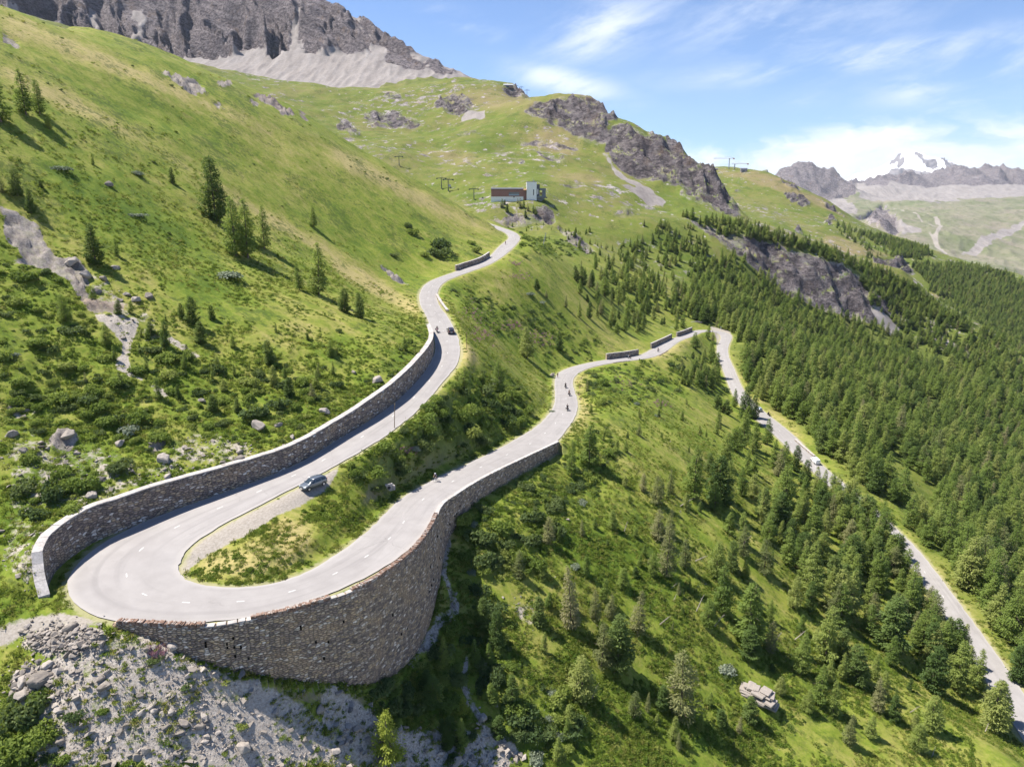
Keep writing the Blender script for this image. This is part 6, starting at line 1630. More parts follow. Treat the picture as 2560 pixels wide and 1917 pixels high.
def car(name, loc, heading, pitch, paint, label, van=False, group=None):
    """4.3 m hatchback, nose along local +X, wheels on z = 0."""
    root = empty(name, loc, heading); root.rotation_euler = (0, -pitch, heading); tag(root, label, 'car' if not van else 'van', group)
    # stations: x, half width, sill z, shoulder z, upper half width, upper z
    if van: ST_ = [(-2.15,.80,.38,1.00,.74,1.72),(-2.05,.86,.30,1.04,.78,1.90),(-1.2,.90,.26,1.06,.80,1.95),(0,.90,.26,1.06,.80,1.95),(.75,.90,.26,1.05,.79,1.90),(1.35,.89,.26,1.00,.74,1.32),(1.55,.88,.28,1.00,.80,1.06),(2.0,.82,.30,.86,.76,.90),(2.2,.70,.38,.66,.64,.70)]
    else: ST_ = [(-2.08,.70,.42,.86,.60,.98),(-1.98,.84,.34,.96,.64,1.28),(-1.75,.88,.28,.98,.64,1.47),(-1.2,.90,.24,.98,.66,1.56),(-.3,.90,.24,.97,.67,1.58),(.35,.90,.24,.96,.66,1.52),(.75,.90,.24,.96,.66,1.30),(1.18,.89,.25,.95,.74,1.00),(1.65,.85,.28,.86,.70,.92),(1.98,.78,.34,.72,.64,.78),(2.12,.62,.42,.58,.52,.62)]
    V = []; Fs = []; n = 12
    for (x, w_, z0, z1_, wu, zu) in ST_:
        half = [(w_ * .55, z0), (w_ * .94, z0 + .04), (w_, z0 + (z1_ - z0) * .45), (w_ * .985, z1_), (wu + (w_ - wu) * .22, z1_ + (zu - z1_) * .72), (wu * .86, zu)]
        ring = [(x, y, z) for y, z in half] + [(x, -y, z) for y, z in half[::-1]]
        V += ring
    m_ = len(ST_)
    for i in range(m_ - 1):
        for k in range(n): Fs.append((i * n + k, i * n + (k + 1) % n, (i + 1) * n + (k + 1) % n, (i + 1) * n + k))
    Fs += [tuple(range(n)), tuple((m_ - 1) * n + k for k in range(n - 1, -1, -1))]
    me = bpy.data.meshes.new('body'); me.from_pydata(V, [], Fs); me.update()
    bm = bmesh.new(); bm.from_mesh(me); bmesh.ops.recalc_face_normals(bm, faces=bm.faces[:]); bm.to_mesh(me); bm.free()
    body = link('body', me, paint, root)
    bv = body.modifiers.new('round', 'BEVEL'); bv.width = .05; bv.segments = 2; bv.limit_method = 'ANGLE'; bv.angle_limit = R(24)
    me.polygons.foreach_set('use_smooth', np.ones(len(me.polygons), bool))
    # glass sits 6 mm proud of the sides
    def S_(x):
        for a, b in zip(ST_[:-1], ST_[1:]):
            if a[0] <= x <= b[0]:
                f = (x - a[0]) / (b[0] - a[0]); return [p + (q - p) * f for p, q in zip(a, b)]
    def side_pt(x, f, s):
        _, w_, z0, z1_, wu, zu = S_(x)
        y0, y1 = w_ * .985, wu + (w_ - wu) * .22
        return (x, s * (y0 + (y1 - y0) * f + .010), z1_ + (zu - z1_) * .72 * f)
    xs = [(-1.72, -.98), (-.90, .02), (.10, .86)] if not van else [(.15, 1.05)]
    for s in (-1, 1):
        for (a, b) in xs:
            mb = MB(); st = [a + (b - a) * k / 3 for k in range(4)]
            q = [side_pt(x, .10, s) for x in st] + [side_pt(x, .92 , s) for x in st[::-1]]
            mb.add(q, [tuple(range(len(q)))] if s < 0 else [tuple(range(len(q) - 1, -1, -1))]); mb.build('side_window', GLASS, root)
    def cross(xs_, inset, nm, mtl, lift=.016):
        mb = MB(); rows = []
        for q, x in enumerate(xs_):
            A = S_(x); x2 = xs_[q + 1] if q + 1 < len(xs_) else x; x1 = xs_[q - 1] if q else x
            dz = S_(x2)[5] - S_(x1)[5]; dx = x2 - x1; L = math.hypot(dx, dz)
            nx, nz = -dz / L, dx / L
            if nz < 0: nx, nz = -nx, -nz
            w = A[4] * .84 * inset
            rows += [(x + nx * lift, -w, A[5] + nz * lift), (x + nx * lift, w, A[5] + nz * lift)]
        mb.add(rows, [(2 * q, 2 * q + 1, 2 * q + 3, 2 * q + 2) for q in range(len(xs_) - 1)])
        return mb.build(nm, mtl, root)
    if van:
        cross([1.50, 1.35, 1.05, .80], 1.0, 'windscreen', GLASS)
    else:
        cross([1.12, .95, .75, .55, .40], 1.0, 'windscreen', GLASS); cross([-2.03, -1.98, -1.86, -1.76], 1.0, 'rear_window', GLASS)
    wx = 1.33
    for x in (-1.30, wx):
        for s in (-1, 1):
            wl = MB(); wl.tube([(x, s * .72, .32), (x, s * .76, .32), (x, s * .88, .32), (x, s * .91, .32)], [.27, .32, .32, .28], 20); w = wl.build('wheel', RUBBER, root)
            rm = MB(); rm.tube([(x, s * .90, .32), (x, s * .925, .32)], [.20, .18], 10); rm.build('rim', RIM, w)
            ar = MB(); ar.tube([(x + .38 * math.cos(a), s * .895, .32 + .38 * math.sin(a)) for a in [k * math.pi / 8 for k in range(9)]], .035, 5); ar.build('wheel_arch', DARKP, root)
    e = ST_[-1]; f2 = ST_[-2]
    for s in (-1, 1):
        h = MB(); h.box((1.99, s * .58, .74), (.20, .30, .13), s * -.35); h.build('headlight', LAMP, root)
        h = MB(); h.box((-2.02, s * .68, .92), (.10, .17, .30), s * .3); h.build('tail_light', RED, root)
        h = MB(); h.box((.82, s * .99, 1.00), (.11, .20, .14)); h.build('mirror', paint, root)
        if not van:
            h = MB(); h.tube([(-1.3, s * .55, 1.57), (-1.2, s * .56, 1.62), (.2, s * .56, 1.61), (.3, s * .55, 1.55)], .02, 5); h.build('roof_rail', CHROME, root)
    h = MB(); h.box((2.10, 0, .48), (.10, 1.30, .20)); h.build('bumper', DARKP, root)
    h = MB(); h.box((2.155, 0, .50), (.02, .52, .11)); h.build('number_plate', PLATE, root)
    h = MB(); h.box((2.10, 0, .68), (.06, .60, .07)); h.build('grille', DARKP, root)
    h = MB(); h.box((-2.06, 0, .48), (.12, 1.36, .20)); h.build('bumper', DARKP, root)
    h = MB(); h.box((-2.125, 0, .74), (.02, .52, .11)); h.build('number_plate', PLATE, root)
    return root
def heading_of(a, b): return math.atan2(b[1] - a[1], b[0] - a[0])
def on_road(sx, sy, lo, hi):
    k, p = st_px(sx, sy, lo, hi); off = float((p[:2] - RC[k, :2]) @ RN[k]); q = road_pt(k, np.clip(off, -RH[k] + .3, RH[k] - .3))
    t = RT[k]; g = (RC[min(k + 2, NR - 1), 2] - RC[max(k - 2, 0), 2]) / (4 * 1.2)
    return Vector((q[0], q[1], q[2] + .006)), math.atan2(t[1], t[0]), math.atan(g), k
a = hit(762, 1226); b = hit(806, 1209)
c = (a + b) / 2; c = (c[0], c[1], Hq(c[0], c[1]) + .02)
car('parked_car', c, heading_of(b, a), math.atan2(a[2] - b[2], math.hypot(*(a - b)[:2])), paint_mat('grey_paint', (.13, .145, .16), .5), 'metallic grey hatchback parked on the gravel lay-by inside the hairpin')
p, h, g, k = on_road(1127, 833, 0, APEX)
car('driving_car', p, h + math.pi, -g, paint_mat('dark_red_paint', (.035, .012, .018), .3), 'dark maroon car seen from behind climbing the upper road')
LOWEST = near_station((128, 405)) - 4
p, h, g, k = on_road(2036, 1155, LOWEST, NR)
car('white_van', p, h + math.pi, -g, paint_mat('white_paint', (.78, .79, .80), 0, .3), 'white van half hidden by trees on the lowest road', True)
p, h, g, k = on_road(1897, 1026, LOWEST, NR)
car('silver_car', p, h + math.pi, -g, paint_mat('silver_paint', (.42, .47, .52), .4, .3), 'pale silver car behind the dark pines on the lowest road')

# ------------------------------------------------------------------ riders: one continuous body grown from a skeleton, clothing as material zones
SKIN = simple('skin', (.52, .33, .24), .6, .3)
def rider_mesh(name, lean, arms_out, knees, zones, grip=.21):
    """Seated rider, facing +X, hips at origin. zones: material per (torso, arm, hand, thigh, shin, foot, head)."""
    J = {}
    sp = Vector((math.sin(lean), 0, math.cos(lean)))
    hip = Vector((0, 0, 0)); J['hip'] = (hip, .135)
    wa = sp * .20; J['waist'] = (wa, .125); ch = sp * .40 + Vector((.01, 0, 0)); J['chest'] = (ch, .155); nk = sp * .54 + Vector((.02, 0, .0)); J['neck'] = (nk, .062)
    hd = nk + Vector((.09, 0, .11)); J['head'] = (hd, .095); J['crown'] = (hd + Vector((.015, 0, .11)), .085)
    E = [('hip', 'waist'), ('waist', 'chest'), ('chest', 'neck'), ('neck', 'head'), ('head', 'crown')]
    hand_x, hand_z = arms_out
    for s, t in ((1, 'a'), (-1, 'b')):
        sh = sp * .47 + Vector((0, s * .19, 0)); J['sh' + t] = (sh, .068)
        ha = Vector((hand_x, s * grip, hand_z)); el = (sh + ha) / 2 + Vector((-.05, s * .09, -.06)); J['el' + t] = (el, .045); J['wr' + t] = (ha, .032); J['hd' + t] = (ha + Vector((.08, 0, -.02)), .038)
        for q_, (fy, fl) in enumerate(((-.034, .070), (-.012, .082), (.011, .078), (.033, .062))): J['f%d' % q_ + t] = (ha + Vector((.08 + fl, fy, -.045 - .004 * q_)), .009)
        J['tb' + t] = (ha + Vector((.085, -s * .055, -.03)), .010)
        E += [('chest', 'sh' + t), ('sh' + t, 'el' + t), ('el' + t, 'wr' + t), ('wr' + t, 'hd' + t), ('hd' + t, 'tb' + t)] + [('hd' + t, 'f%d' % q_ + t) for q_ in range(4)]
        kx, kz, fx_, fz = knees[0 if s > 0 else 1]
        J['th' + t] = (Vector((.04, s * .10, -.03)), .095); J['kn' + t] = (Vector((kx, s * .15, kz)), .062); J['an' + t] = (Vector((fx_, s * .13, fz)), .042); J['ft' + t] = (Vector((fx_ + .16, s * .13, fz - .05)), .038)
        E += [('hip', 'th' + t), ('th' + t, 'kn' + t), ('kn' + t, 'an' + t), ('an' + t, 'ft' + t)]
    keys = list(J); me = bpy.data.meshes.new(name); me.from_pydata([J[k][0] for k in keys], [(keys.index(a), keys.index(b)) for a, b in E], [])
    o = bpy.data.objects.new(name, me); COL.objects.link(o)
    sk = o.modifiers.new('skin', 'SKIN'); sk.use_smooth_shade = True
    for i, k in enumerate(keys):
        me.skin_vertices[0].data[i].radius = (J[k][1], J[k][1] * (1.25 if k in ('chest', 'waist', 'hip') else 1)); me.skin_vertices[0].data[i].use_root = (k == 'hip')
    ss = o.modifiers.new('sub', 'SUBSURF'); ss.levels = 2; ss.render_levels = 2
    dg = bpy.context.evaluated_depsgraph_get(); out = bpy.data.meshes.new_from_object(o.evaluated_get(dg)); out.name = name
    bpy.data.objects.remove(o)
    out.materials.clear(); mats = []
    for m in zones:
        if m not in mats: mats.append(m); out.materials.append(m)
    zone = {'hip': 3, 'waist': 0, 'chest': 0, 'neck': 6, 'head': 6, 'crown': 6, 'sh': 0, 'el': 1, 'wr': 2, 'hd': 2, 'f0': 2, 'f1': 2, 'f2': 2, 'f3': 2, 'tb': 2, 'th': 3, 'kn': 3, 'an': 4, 'ft': 5}
    segs = [(J[a][0], J[b][0], b if b in zone else b[:2]) for a, b in E]
    for f in out.polygons:
        c = f.center; best = None; bd = 9
        for a, b, k in segs:
            ab = b - a; t = max(0, min(1, (c - a).dot(ab) / max(ab.length_squared, 1e-9))); d = (a + ab * t - c).length - .03 * (k in ('chest', 'waist'))
            if d < bd: bd = d; best = (k, t)
        k, t = best; z = zone[k]
        if k == 'an' and t < .15: z = 3
        f.material_index = mats.index(zones[z])
    return out
BLACKC = simple('black_cloth', (.022, .022, .025), .8, .2); REDC = simple('dark_red_cloth', (.14, .03, .03), .8, .2); BLUEC = simple('blue_cloth', (.05, .10, .26), .8, .2); WHITEC = simple('white_shell', (.80, .81, .82), .35, .5); BROWNC = simple('brown_leather', (.10, .05, .03), .7, .3); GREYC = simple('grey_cloth', (.20, .20, .22), .8, .2); TAN = simple('tan_cloth', (.42, .33, .22), .8, .2)
CYC = rider_mesh('cyclist_body', .82, (.62, -.01), ((.40, -.34, .18, -.72), (.42, -.10, .26, -.52)), (BLUEC, SKIN, SKIN, BLACKC, SKIN, WHITEC, SKIN))
CYC2 = rider_mesh('cyclist_body', .78, (.62, -.01), ((.40, -.34, .18, -.72), (.42, -.10, .26, -.52)), (BLACKC, SKIN, SKIN, BLACKC, SKIN, BLACKC, SKIN))
MOT = rider_mesh('motorcyclist_body', .22, (.52, .12), ((.42, -.06, .16, -.40), (.42, -.06, .16, -.40)), (BLACKC, BLACKC, BLACKC, BLACKC, BLACKC, BLACKC, SKIN), .31)
MOT2 = rider_mesh('motorcyclist_body', .20, (.52, .12), ((.42, -.06, .16, -.40), (.42, -.06, .16, -.40)), (BROWNC, BROWNC, BLACKC, BLACKC, BLACKC, BLACKC, SKIN), .31)
def helmet_mesh(full):
    mb = MB()
    bm = bmesh.new(); bmesh.ops.create_uvsphere(bm, u_segments=14, v_segments=9, radius=.135)
    for v in bm.verts:
        v.co.x *= 1.12
        if not full and v.co.z < -.01: v.co.z = -.01 - (v.co.x < 0) * .02
        if full and v.co.z < -.10: v.co.z = -.10
    me = bpy.data.meshes.new('helmet'); bm.to_mesh(me); bm.free(); me.polygons.foreach_set('use_smooth', np.ones(len(me.polygons), bool)); return me
def face_bits(parent, hd):
    """eyes, nose and ears on the head"""
    mb = MB()
    for s in (-1, 1): mb.box((hd[0] + .093, s * .032, hd[2] + .03), (.012, .022, .012))
    mb.build('eyes', DARKP, parent)
    mb = MB(); mb.box((hd[0] + .105, 0, hd[2] + .005), (.03, .022, .04), 0, .6); mb.build('nose', SKIN, parent)
def person(mesh, lean, hipw, heading, pitch, helmet, hm, label, group=None):
    o = link('person', mesh); o.location = hipw; o.rotation_euler = (0, -pitch, heading); tag(o, label, 'person', group); o['kind'] = 'thing'
    sp = Vector((math.sin(lean), 0, math.cos(lean))); hd = sp * .54 + Vector((.11, 0, .11))
    h = bpy.data.objects.new('helmet', helmet); COL.objects.link(h); h.parent = o; h.location = hd + Vector((.0, 0, .065))
    if not helmet.materials: helmet.materials.append(hm)
    face_bits(o, hd)
    return o
H_W = helmet_mesh(False); H_B = helmet_mesh(False); H_F = helmet_mesh(True); H_R = helmet_mesh(True); H_T = helmet_mesh(True)
def wheel(nm, root, x, r, w, spokes=True):
    mb = MB(); n = 28
    mb.tube([(x + r * math.cos(2 * math.pi * k / n), 0, r + r * math.sin(2 * math.pi * k / n)) for k in range(n + 1)], w, 6, False)
    o = mb.build(nm, RUBBER, root, True)
    mb = MB()
    for k in range(10):
        a = 2 * math.pi * k / 10; mb.tube([(x, 0, r), (x + (r - w) * math.cos(a), 0, r + (r - w) * math.sin(a))], .006 if w < .03 else .014, 4, False)
    mb.tube([(x, -.05, r), (x, .05, r)], .03, 8); mb.build('spokes', CHROME, o)
def bicycle(loc, heading, pitch, fm, label):
    root = empty('bicycle', loc, heading); root.rotation_euler = (0, -pitch, heading); tag(root, label, 'bicycle', 'bicycles ridden on the roads')
    wheel('wheel', root, -.50, .33, .014); wheel('wheel', root, .50, .33, .014)
    bb = (-.06, 0, .28); st = (-.22, 0, .80); hd = (.36, 0, .86)
    mb = MB()
    for a, b in ((bb, st), (bb, hd), ((-.19, 0, .72), hd), (bb, (-.50, .05, .33)), (bb, (-.50, -.05, .33)), (st, (-.50, .05, .33)), (st, (-.50, -.05, .33)), (hd, (.50, .05, .33)), (hd, (.50, -.05, .33)), (st, (-.25, 0, .93))): mb.tube([a, b], .019, 6)
    mb.build('frame', fm, root)
    mb = MB(); mb.box((-.26, 0, .95), (.27, .13, .05), 0, .7); mb.build('saddle', DARKP, root)
    mb = MB(); mb.tube([(.36, 0, .86), (.40, 0, .98)], .016, 6); mb.tube([(.52, -.21, .93), (.42, -.20, .98), (.40, 0, .98), (.42, .20, .98), (.52, .21, .93)], .016, 6); mb.build('handlebar', DARKP, root)
    mb = MB(); mb.tube([(-.06, -.06, .28), (-.06, .06, .28)], .09, 10); mb.tube([(-.06, .08, .28), (.05, .08, .15)], .014, 5); mb.tube([(-.06, -.08, .28), (-.17, -.08, .41)], .014, 5); mb.build('crankset', CHROME, root)
    return root
def cyclist(sx, sy, lo, hi, away, body, hm, hmm, fm, blabel, plabel):
    p, h, g, k = on_road(sx, sy, lo, hi)
    if away: pass
    else: h += math.pi; g = -g
    bicycle(p, h, g, fm, blabel)
    f = Vector((math.cos(h), math.sin(h), 0)); person(body, .80, p + f * -.24 + Vector((0, 0, 1.03)), h, g, hm, hmm, plabel, 'cyclists on the pass road')
FW = simple('white_frame', (.7, .7, .7), .4); FR = simple('red_frame', (.35, .03, .03), .4)
cyclist(1091, 1203, APEX, NR, False, CYC, H_W, WHITEC, FW, 'white road bicycle ridden towards the hairpin on the lower road', 'cyclist in blue jersey and white helmet riding towards the hairpin')
cyclist(1394, 944, APEX, NR, True, CYC2, H_B, BLACKC, FR, 'road bicycle at the inner edge of the lower road bend', 'cyclist in black at the inner edge of the lower road bend')
cyclist(1264, 612, 0, APEX, False, CYC2, H_B, BLACKC, FR, 'road bicycle on the last visible stretch of the upper road', 'tiny dark cyclist on the last visible stretch of the upper road')
def motorcycle(sx, sy, lo, hi, away, pm, body, hm, hmm, mlabel, plabel, lean=.0, off_h=0.0):
    p, h, g, k = on_road(sx, sy, lo, hi)
    if not away: h += math.pi; g = -g
    h += off_h
    root = empty('motorcycle', p, h); root.rotation_euler = (lean, -g, h); tag(root, mlabel, 'motorcycle', 'motorcycles on the roads')
    wheel('wheel', root, -.72, .31, .065); wheel('wheel', root, .74, .31, .06)
    mb = MB(); mb.box((.02, 0, .52), (.62, .34, .36), 0, .8); mb.tube([(-.72, .10, .31), (-.1, .12, .42)], .035, 6); mb.tube([(-.72, -.10, .31), (-.1, -.12, .42)], .035, 6); mb.build('engine', DARKP, root)
    mb = MB(); mb.tube([(-.12, 0, .84), (.0, 0, .88), (.22, 0, .92), (.42, 0, .86)], [.12, .17, .18, .08], 10); mb.build('fuel_tank', pm, root, True)
    mb = MB(); mb.tube([(.50, 0, .80), (.58, 0, .92), (.70, 0, .98), (.82, 0, .86)], [.10, .20, .19, .08], 10); mb.build('fairing', pm, root, True)
    mb = MB(); mb.box((.66, 0, 1.16), (.04, .30, .24), 0, .7, Matrix.Rotation(-.5, 3, 'Y')); mb.build('windshield', LAMP, root)
    mb = MB(); mb.tube([(.84, 0, .88), (.88, 0, .88)], [.09, .08], 12); mb.build('headlight', LAMP, root)
    mb = MB(); mb.box((-.42, 0, .82), (.66, .26, .12), 0, .8); mb.build('seat', DARKP, root)
    mb = MB(); mb.tube([(.45, .33, 1.06), (.52, .12, 1.08), (.52, -.12, 1.08), (.45, -.33, 1.06)], .017, 6); mb.build('handlebar', DARKP, root)
    mb = MB(); mb.tube([(.52, .09, 1.02), (.74, .09, .31)], .028, 6); mb.tube([(.52, -.09, 1.02), (.74, -.09, .31)], .028, 6); mb.build('fork', CHROME, root)
    mb = MB(); mb.tube([(.2, -.2, .35), (-.3, -.22, .34), (-.85, -.22, .46)], [.03, .04, .055], 8); mb.build('exhaust', CHROME, root)
    for s in (-1, 1):
        mb = MB(); mb.box((-.72, s * .32, .70), (.48, .20, .36)); mb.build('pannier', DARKP, root)
    mb = MB(); mb.box((-.82, 0, .86), (.08, .16, .07)); mb.build('tail_light', RED, root)
    f = Vector((math.cos(h), math.sin(h), 0)); person(body, .21, p + f * -.16 + Vector((0, 0, .97)), h, g, hm, hmm, plabel, 'motorcyclists on the pass road')
REDP = paint_mat('red_tank', (.28, .02, .02), .1); BLKP = paint_mat('black_tank', (.02, .02, .022), .2); ORP = paint_mat('orange_tank', (.45, .16, .04), .1)
MR = 'motorcycles on the roads'
motorcycle(1093, 831, 0, APEX, True, REDP, MOT2, H_R, BLACKC, 'dark red motorcycle descending the upper road past the maroon car', 'motorcyclist in brown leather riding past the maroon car', .06)
motorcycle(1414, 971, APEX, NR, True, BLKP, MOT, H_F, BLACKC, 'black motorcycle, farthest of three together on the lower road', 'motorcyclist in black, farthest of three together on the lower road')
motorcycle(1423, 990, APEX, NR, True, REDP, MOT2, H_R, REDC, 'red motorcycle, middle of three together on the lower road', 'motorcyclist in brown jacket, middle of three together on the lower road')
motorcycle(1418, 1027, APEX, NR, True, BLKP, MOT, H_F, BLACKC, 'black motorcycle, nearest of three together on the lower road', 'motorcyclist in black, nearest of three together on the lower road', .05)
motorcycle(1572, 897, APEX, NR, False, BLKP, MOT2, H_T, TAN, 'dark motorcycle passing the nearest of the three low walls', 'motorcyclist with tan helmet passing the nearest of three low walls')
motorcycle(1645, 879, APEX, NR, False, REDP, MOT, H_F, BLACKC, 'dark motorcycle beside the middle of the three low walls', 'motorcyclist in black beside the middle of three low walls')
motorcycle(1929, 1039, LOWEST, NR, False, ORP, MOT2, H_T, TAN, 'orange motorcycle at the roadside of the lowest road', 'motorcyclist in brown stopped at the side of the lowest road')
motorcycle(1921, 1037, LOWEST, NR, False, BLKP, MOT, H_F, BLACKC, 'dark motorcycle stopped beside the orange one on the lowest road', 'motorcyclist in black stopped beside the orange motorcycle')

# ------------------------------------------------------------------ poles
WOODP = simple('weathered_wood', (.20, .14, .09), .9, .1); STEEL = simple('galvanised_steel', (.34, .35, .36), .5, .4, .4); DSTEEL = simple('dark_steel', (.09, .10, .11), .6, .4, .3)
for (a, b, hp, lb, ln) in [(986, 1071, 64, 'tall thin wooden snow pole on the verge between the two roads, nearest the hairpin', .06), (1167, 875, 44, 'tall thin wooden snow pole on the outer verge near the maroon car', 0)]:
    p = hit(a, b); dp = project(p[None])[2][0]; h = hp * dp / FOC / .97
    r = empty('snow_pole', p); r.rotation_euler = (0, ln, 0); tag(r, lb, 'pole', 'snow poles along the road')
    mb = MB(); mb.tube([(0, 0, -.3), (0, 0, h)], [.075, .055], 8); mb.build('pole', WOODP, r)
    mb = MB(); mb.tube([(0, 0, h * .93), (0, 0, h + .01)], .062, 8); mb.build('tip', simple('pole_tip', (.34, .24, .10), .8), r)
p = hit(1357, 616); dp = project(p[None])[2][0]; h = 34 * dp / FOC
r = empty('utility_pole', p); r.rotation_euler = (0, .22, 0); tag(r, 'leaning pale utility pole below the rocky knob', 'pole')
mb = MB(); mb.tube([(0, 0, -.4), (0, 0, h)], [.22, .14], 8); mb.build('pole', STEEL, r); mb = MB(); mb.box((0, 0, h - .3), (1.6, .18, .18)); mb.build('crossbar', STEEL, r)
p, h_, g_, k_ = on_road(1809, 826, APEX, NR)
r = empty('road_marker', (p.x + .2, p.y + 3.0, Hq(p.x + .2, p.y + 3.0))); tag(r, 'slim white marker post at the far switchback', 'marker post')
mb = MB(); mb.tube([(0, 0, -.2), (0, 0, 2.4)], .09, 8); mb.build('post', PLATE, r); mb = MB(); mb.box((0, 0, 2.0), (.5, .05, .5)); mb.build('panel', LAMP, r)

# concrete culvert in the ditch of the lower road
p = hit(972, 1222)
r = empty('culvert', p, .5); tag(r, 'grey concrete culvert block in the ditch beside the lower road', 'culvert')
mb = MB(); mb.box((0, 0, .3), (1.3, .35, 1.3)); mb.box((.9, .25, .1), (.35, 1.0, .8)); mb.build('headwall', COPING, r)
mb = MB(); mb.tube([(.0, -.19, .3), (.0, -.18, .3)], .3, 14); mb.build('pipe', DARKP, r)

# ------------------------------------------------------------------ lift station
def lift_station():
    CL = simple('red_brown_cladding', (.30, .155, .125), .7, .2, 0, .2, 1.5); WH = simple('white_render', (.88, .85, .80), .8, .2, 0, .06, .6); CO = simple('grey_concrete', (.17, .185, .20), .8, .2, 0, .2, .8); RF = simple('dark_roofing', (.10, .10, .115), .6, .3); PANEL = simple('pale_blue_panel', (.30, .36, .42), .5, .3); YEL = simple('yellow_machinery', (.50, .33, .06), .6, .3)
    base = at_y(1288.6, 501.0, 604); root = empty('lift_station', tuple(base)); tag(root, 'cable car station with red-brown hall and white tower on the rocky knob', 'building')
    s = .0345; X = lambda u: (u - 1090) * s; Z = lambda v: (800 - v) * s
    def bx(nm, u0, u1, v0, v1, y0, y1, m, par=root):
        mb = MB(); mb.box(((X(u0) + X(u1)) / 2, (y0 + y1) / 2, (Z(v0) + Z(v1)) / 2), (X(u1) - X(u0), y1 - y0, Z(v1) - Z(v0))); return mb.build(nm, m, par)
    bx('plinth_wall', 486, 1285, 870, 712, .0, 14, WH)
    up = bx('clad_wall', 490, 1285, 712, 545, -.12, 14.1, CL)
    bx('window', 926, 1182, 652, 608, -.24, .3, GLASS, up); bx('window_panel', 926, 1182, 690, 653, -.22, .3, PANEL, up)
    bx('vent', 1032, 1072, 732, 715, -.08, .2, DARKP)
    mb = MB(); a, b = X(482), X(1292)
    mb.add([(a, -.6, Z(545)), (b, -.6, Z(545)), (b, 14.6, Z(515)), (a, 14.6, Z(515)), (a, -.6, Z(528)), (b, -.6, Z(528)), (b, 14.6, Z(492)), (a, 14.6, Z(492))], [(3,2,1,0),(4,5,6,7),(0,1,5,4),(1,2,6,5),(2,3,7,6),(3,0,4,7)]); mb.build('roof', RF, root)
    tw = bx('tower_wall', 1365, 1612, 860, 362, -1.0, 10, WH)
    bx('slot_window', 1527, 1546, 682, 545, -1.1, -.5, DARKP, tw); bx('parapet', 1360, 1617, 362, 354, -1.15, 10.15, RF, tw)
    mb = MB(); mb.tube([(X(1545), 3, Z(355)), (X(1545), 3, Z(320))], .5, 8); mb.tube([(X(1520), 4, Z(355)), (X(1520), 4, Z(262))], .09, 6); mb.build('roof_antenna', STEEL, root)
    bx('link_wall', 1285, 1365, 860, 560, .5, 8, CL); mb = MB(); mb.box(((X(1285) + X(1365)) / 2, 3, Z(540)), (X(1372) - X(1278), 9, .8), 0, .7); mb.build('link_roof', simple('copper_roof', (.36, .17, .10), .6), root)
    bx('rear_hall', 1612, 1690, 700, 420, 2.0, 12, RF); bx('door', 1632, 1656, 662, 530, 1.85, 2.2, WH)
    # open boarding bay: deck, portal frame, machinery
    bx('deck', 1428, 1842, 742, 692, -.8, 9, CO); bx('portal_post', 1760, 1838, 692, 560, 0, 1.2, CO); bx('portal_post', 1760, 1838, 692, 560, 7.6, 8.8, CO); bx('portal_beam', 1690, 1842, 560, 515, -.1, 9, CO)
    mb = MB(); mb.tube([(X(1700), 4, Z(640)), (X(1750), 4, Z(640))], 1.1, 12); mb.build('pulley', YEL, root)
    bx('deck_nose', 1842, 1880, 748, 720, .5, 7, RF)
    mb = MB(); mb.box(((X(1590) + X(1720)) / 2, 4, (Z(742) + Z(960)) / 2), (X(1720) - X(1590), 6.5, Z(742) - Z(960)), 0, 1.0)
    mb.add([(X(1720), .9, Z(742)), (X(1830), .9, Z(742)), (X(1720), .9, Z(840)), (X(1720), 7.1, Z(742)), (X(1830), 7.1, Z(742)), (X(1720), 7.1, Z(840))], [(0,2,1),(3,4,5),(0,1,4,3),(1,2,5,4)]); mb.build('pier', CO, root)
    bx('retaining_base', 1400, 1590, 900, 742, -.4, 9, CO)
lift_station()
def pylon(sx, sy, hpx, label, kind='T', group='lift pylons on the green slope'):
    p = hit(sx, sy)
    if p is None: return
    dp = project(p[None])[2][0]; h = hpx * dp / FOC
    r = empty('lift_pylon', p); tag(r, label, 'lift pylon', group)
    mb = MB(); mb.tube([(0, 0, -1.5), (0, 0, h)], [h * .045, h * .028], 8); mb.build('mast', DSTEEL, r)
    mb = MB(); w = h * .45
    mb.box((0, 0, h * .93), (2 * w, h * .06, h * .06)); mb.build('crossarm', DSTEEL, r)
    for s in (-1, 1):
        mb = MB(); mb.box((s * w * .9, 0, h * .88), (h * .10, h * .28, h * .07)); mb.build('pulley_row', DSTEEL, r)
    mb = MB(); mb.tube([(-h * .12, 0, h * .93), (-h * .12, 0, h * 1.1), (h * .12, 0, h * 1.1), (h * .12, 0, h * .93)], h * .014, 5); mb.build('service_frame', DSTEEL, r)
pylon(1104, 472, 27, 'dark lift pylon, second from the station on the green slope'); pylon(1185, 499, 27, 'dark lift pylon closest to the cable car station')
pylon(1121, 478, 30, 'slender grey lift pylon beside a hanging white cabin'); pylon(998, 414, 23, 'grey lift pylon high up behind the grassy ridge'); pylon(978, 407, 9, 'smallest dark lift pylon, half hidden behind the grassy ridge')
for i, (a, b, hp) in enumerate([(1291.5, 221.5, 9), (1303.5, 227, 11), (1317.5, 237, 13)]):
    pylon(a, b + 2, hp, ['first', 'second', 'third'][i] + ' of the three pylons stepping down from the summit hut', group='pylons below the summit hut')
p = hit(1124, 470); dp = project(p[None])[2][0]
r = empty('lift_cabin', (p[0], p[1], p[2] + 2.2)); tag(r, 'small white cable car cabin hanging near the slender pylon', 'cable car')
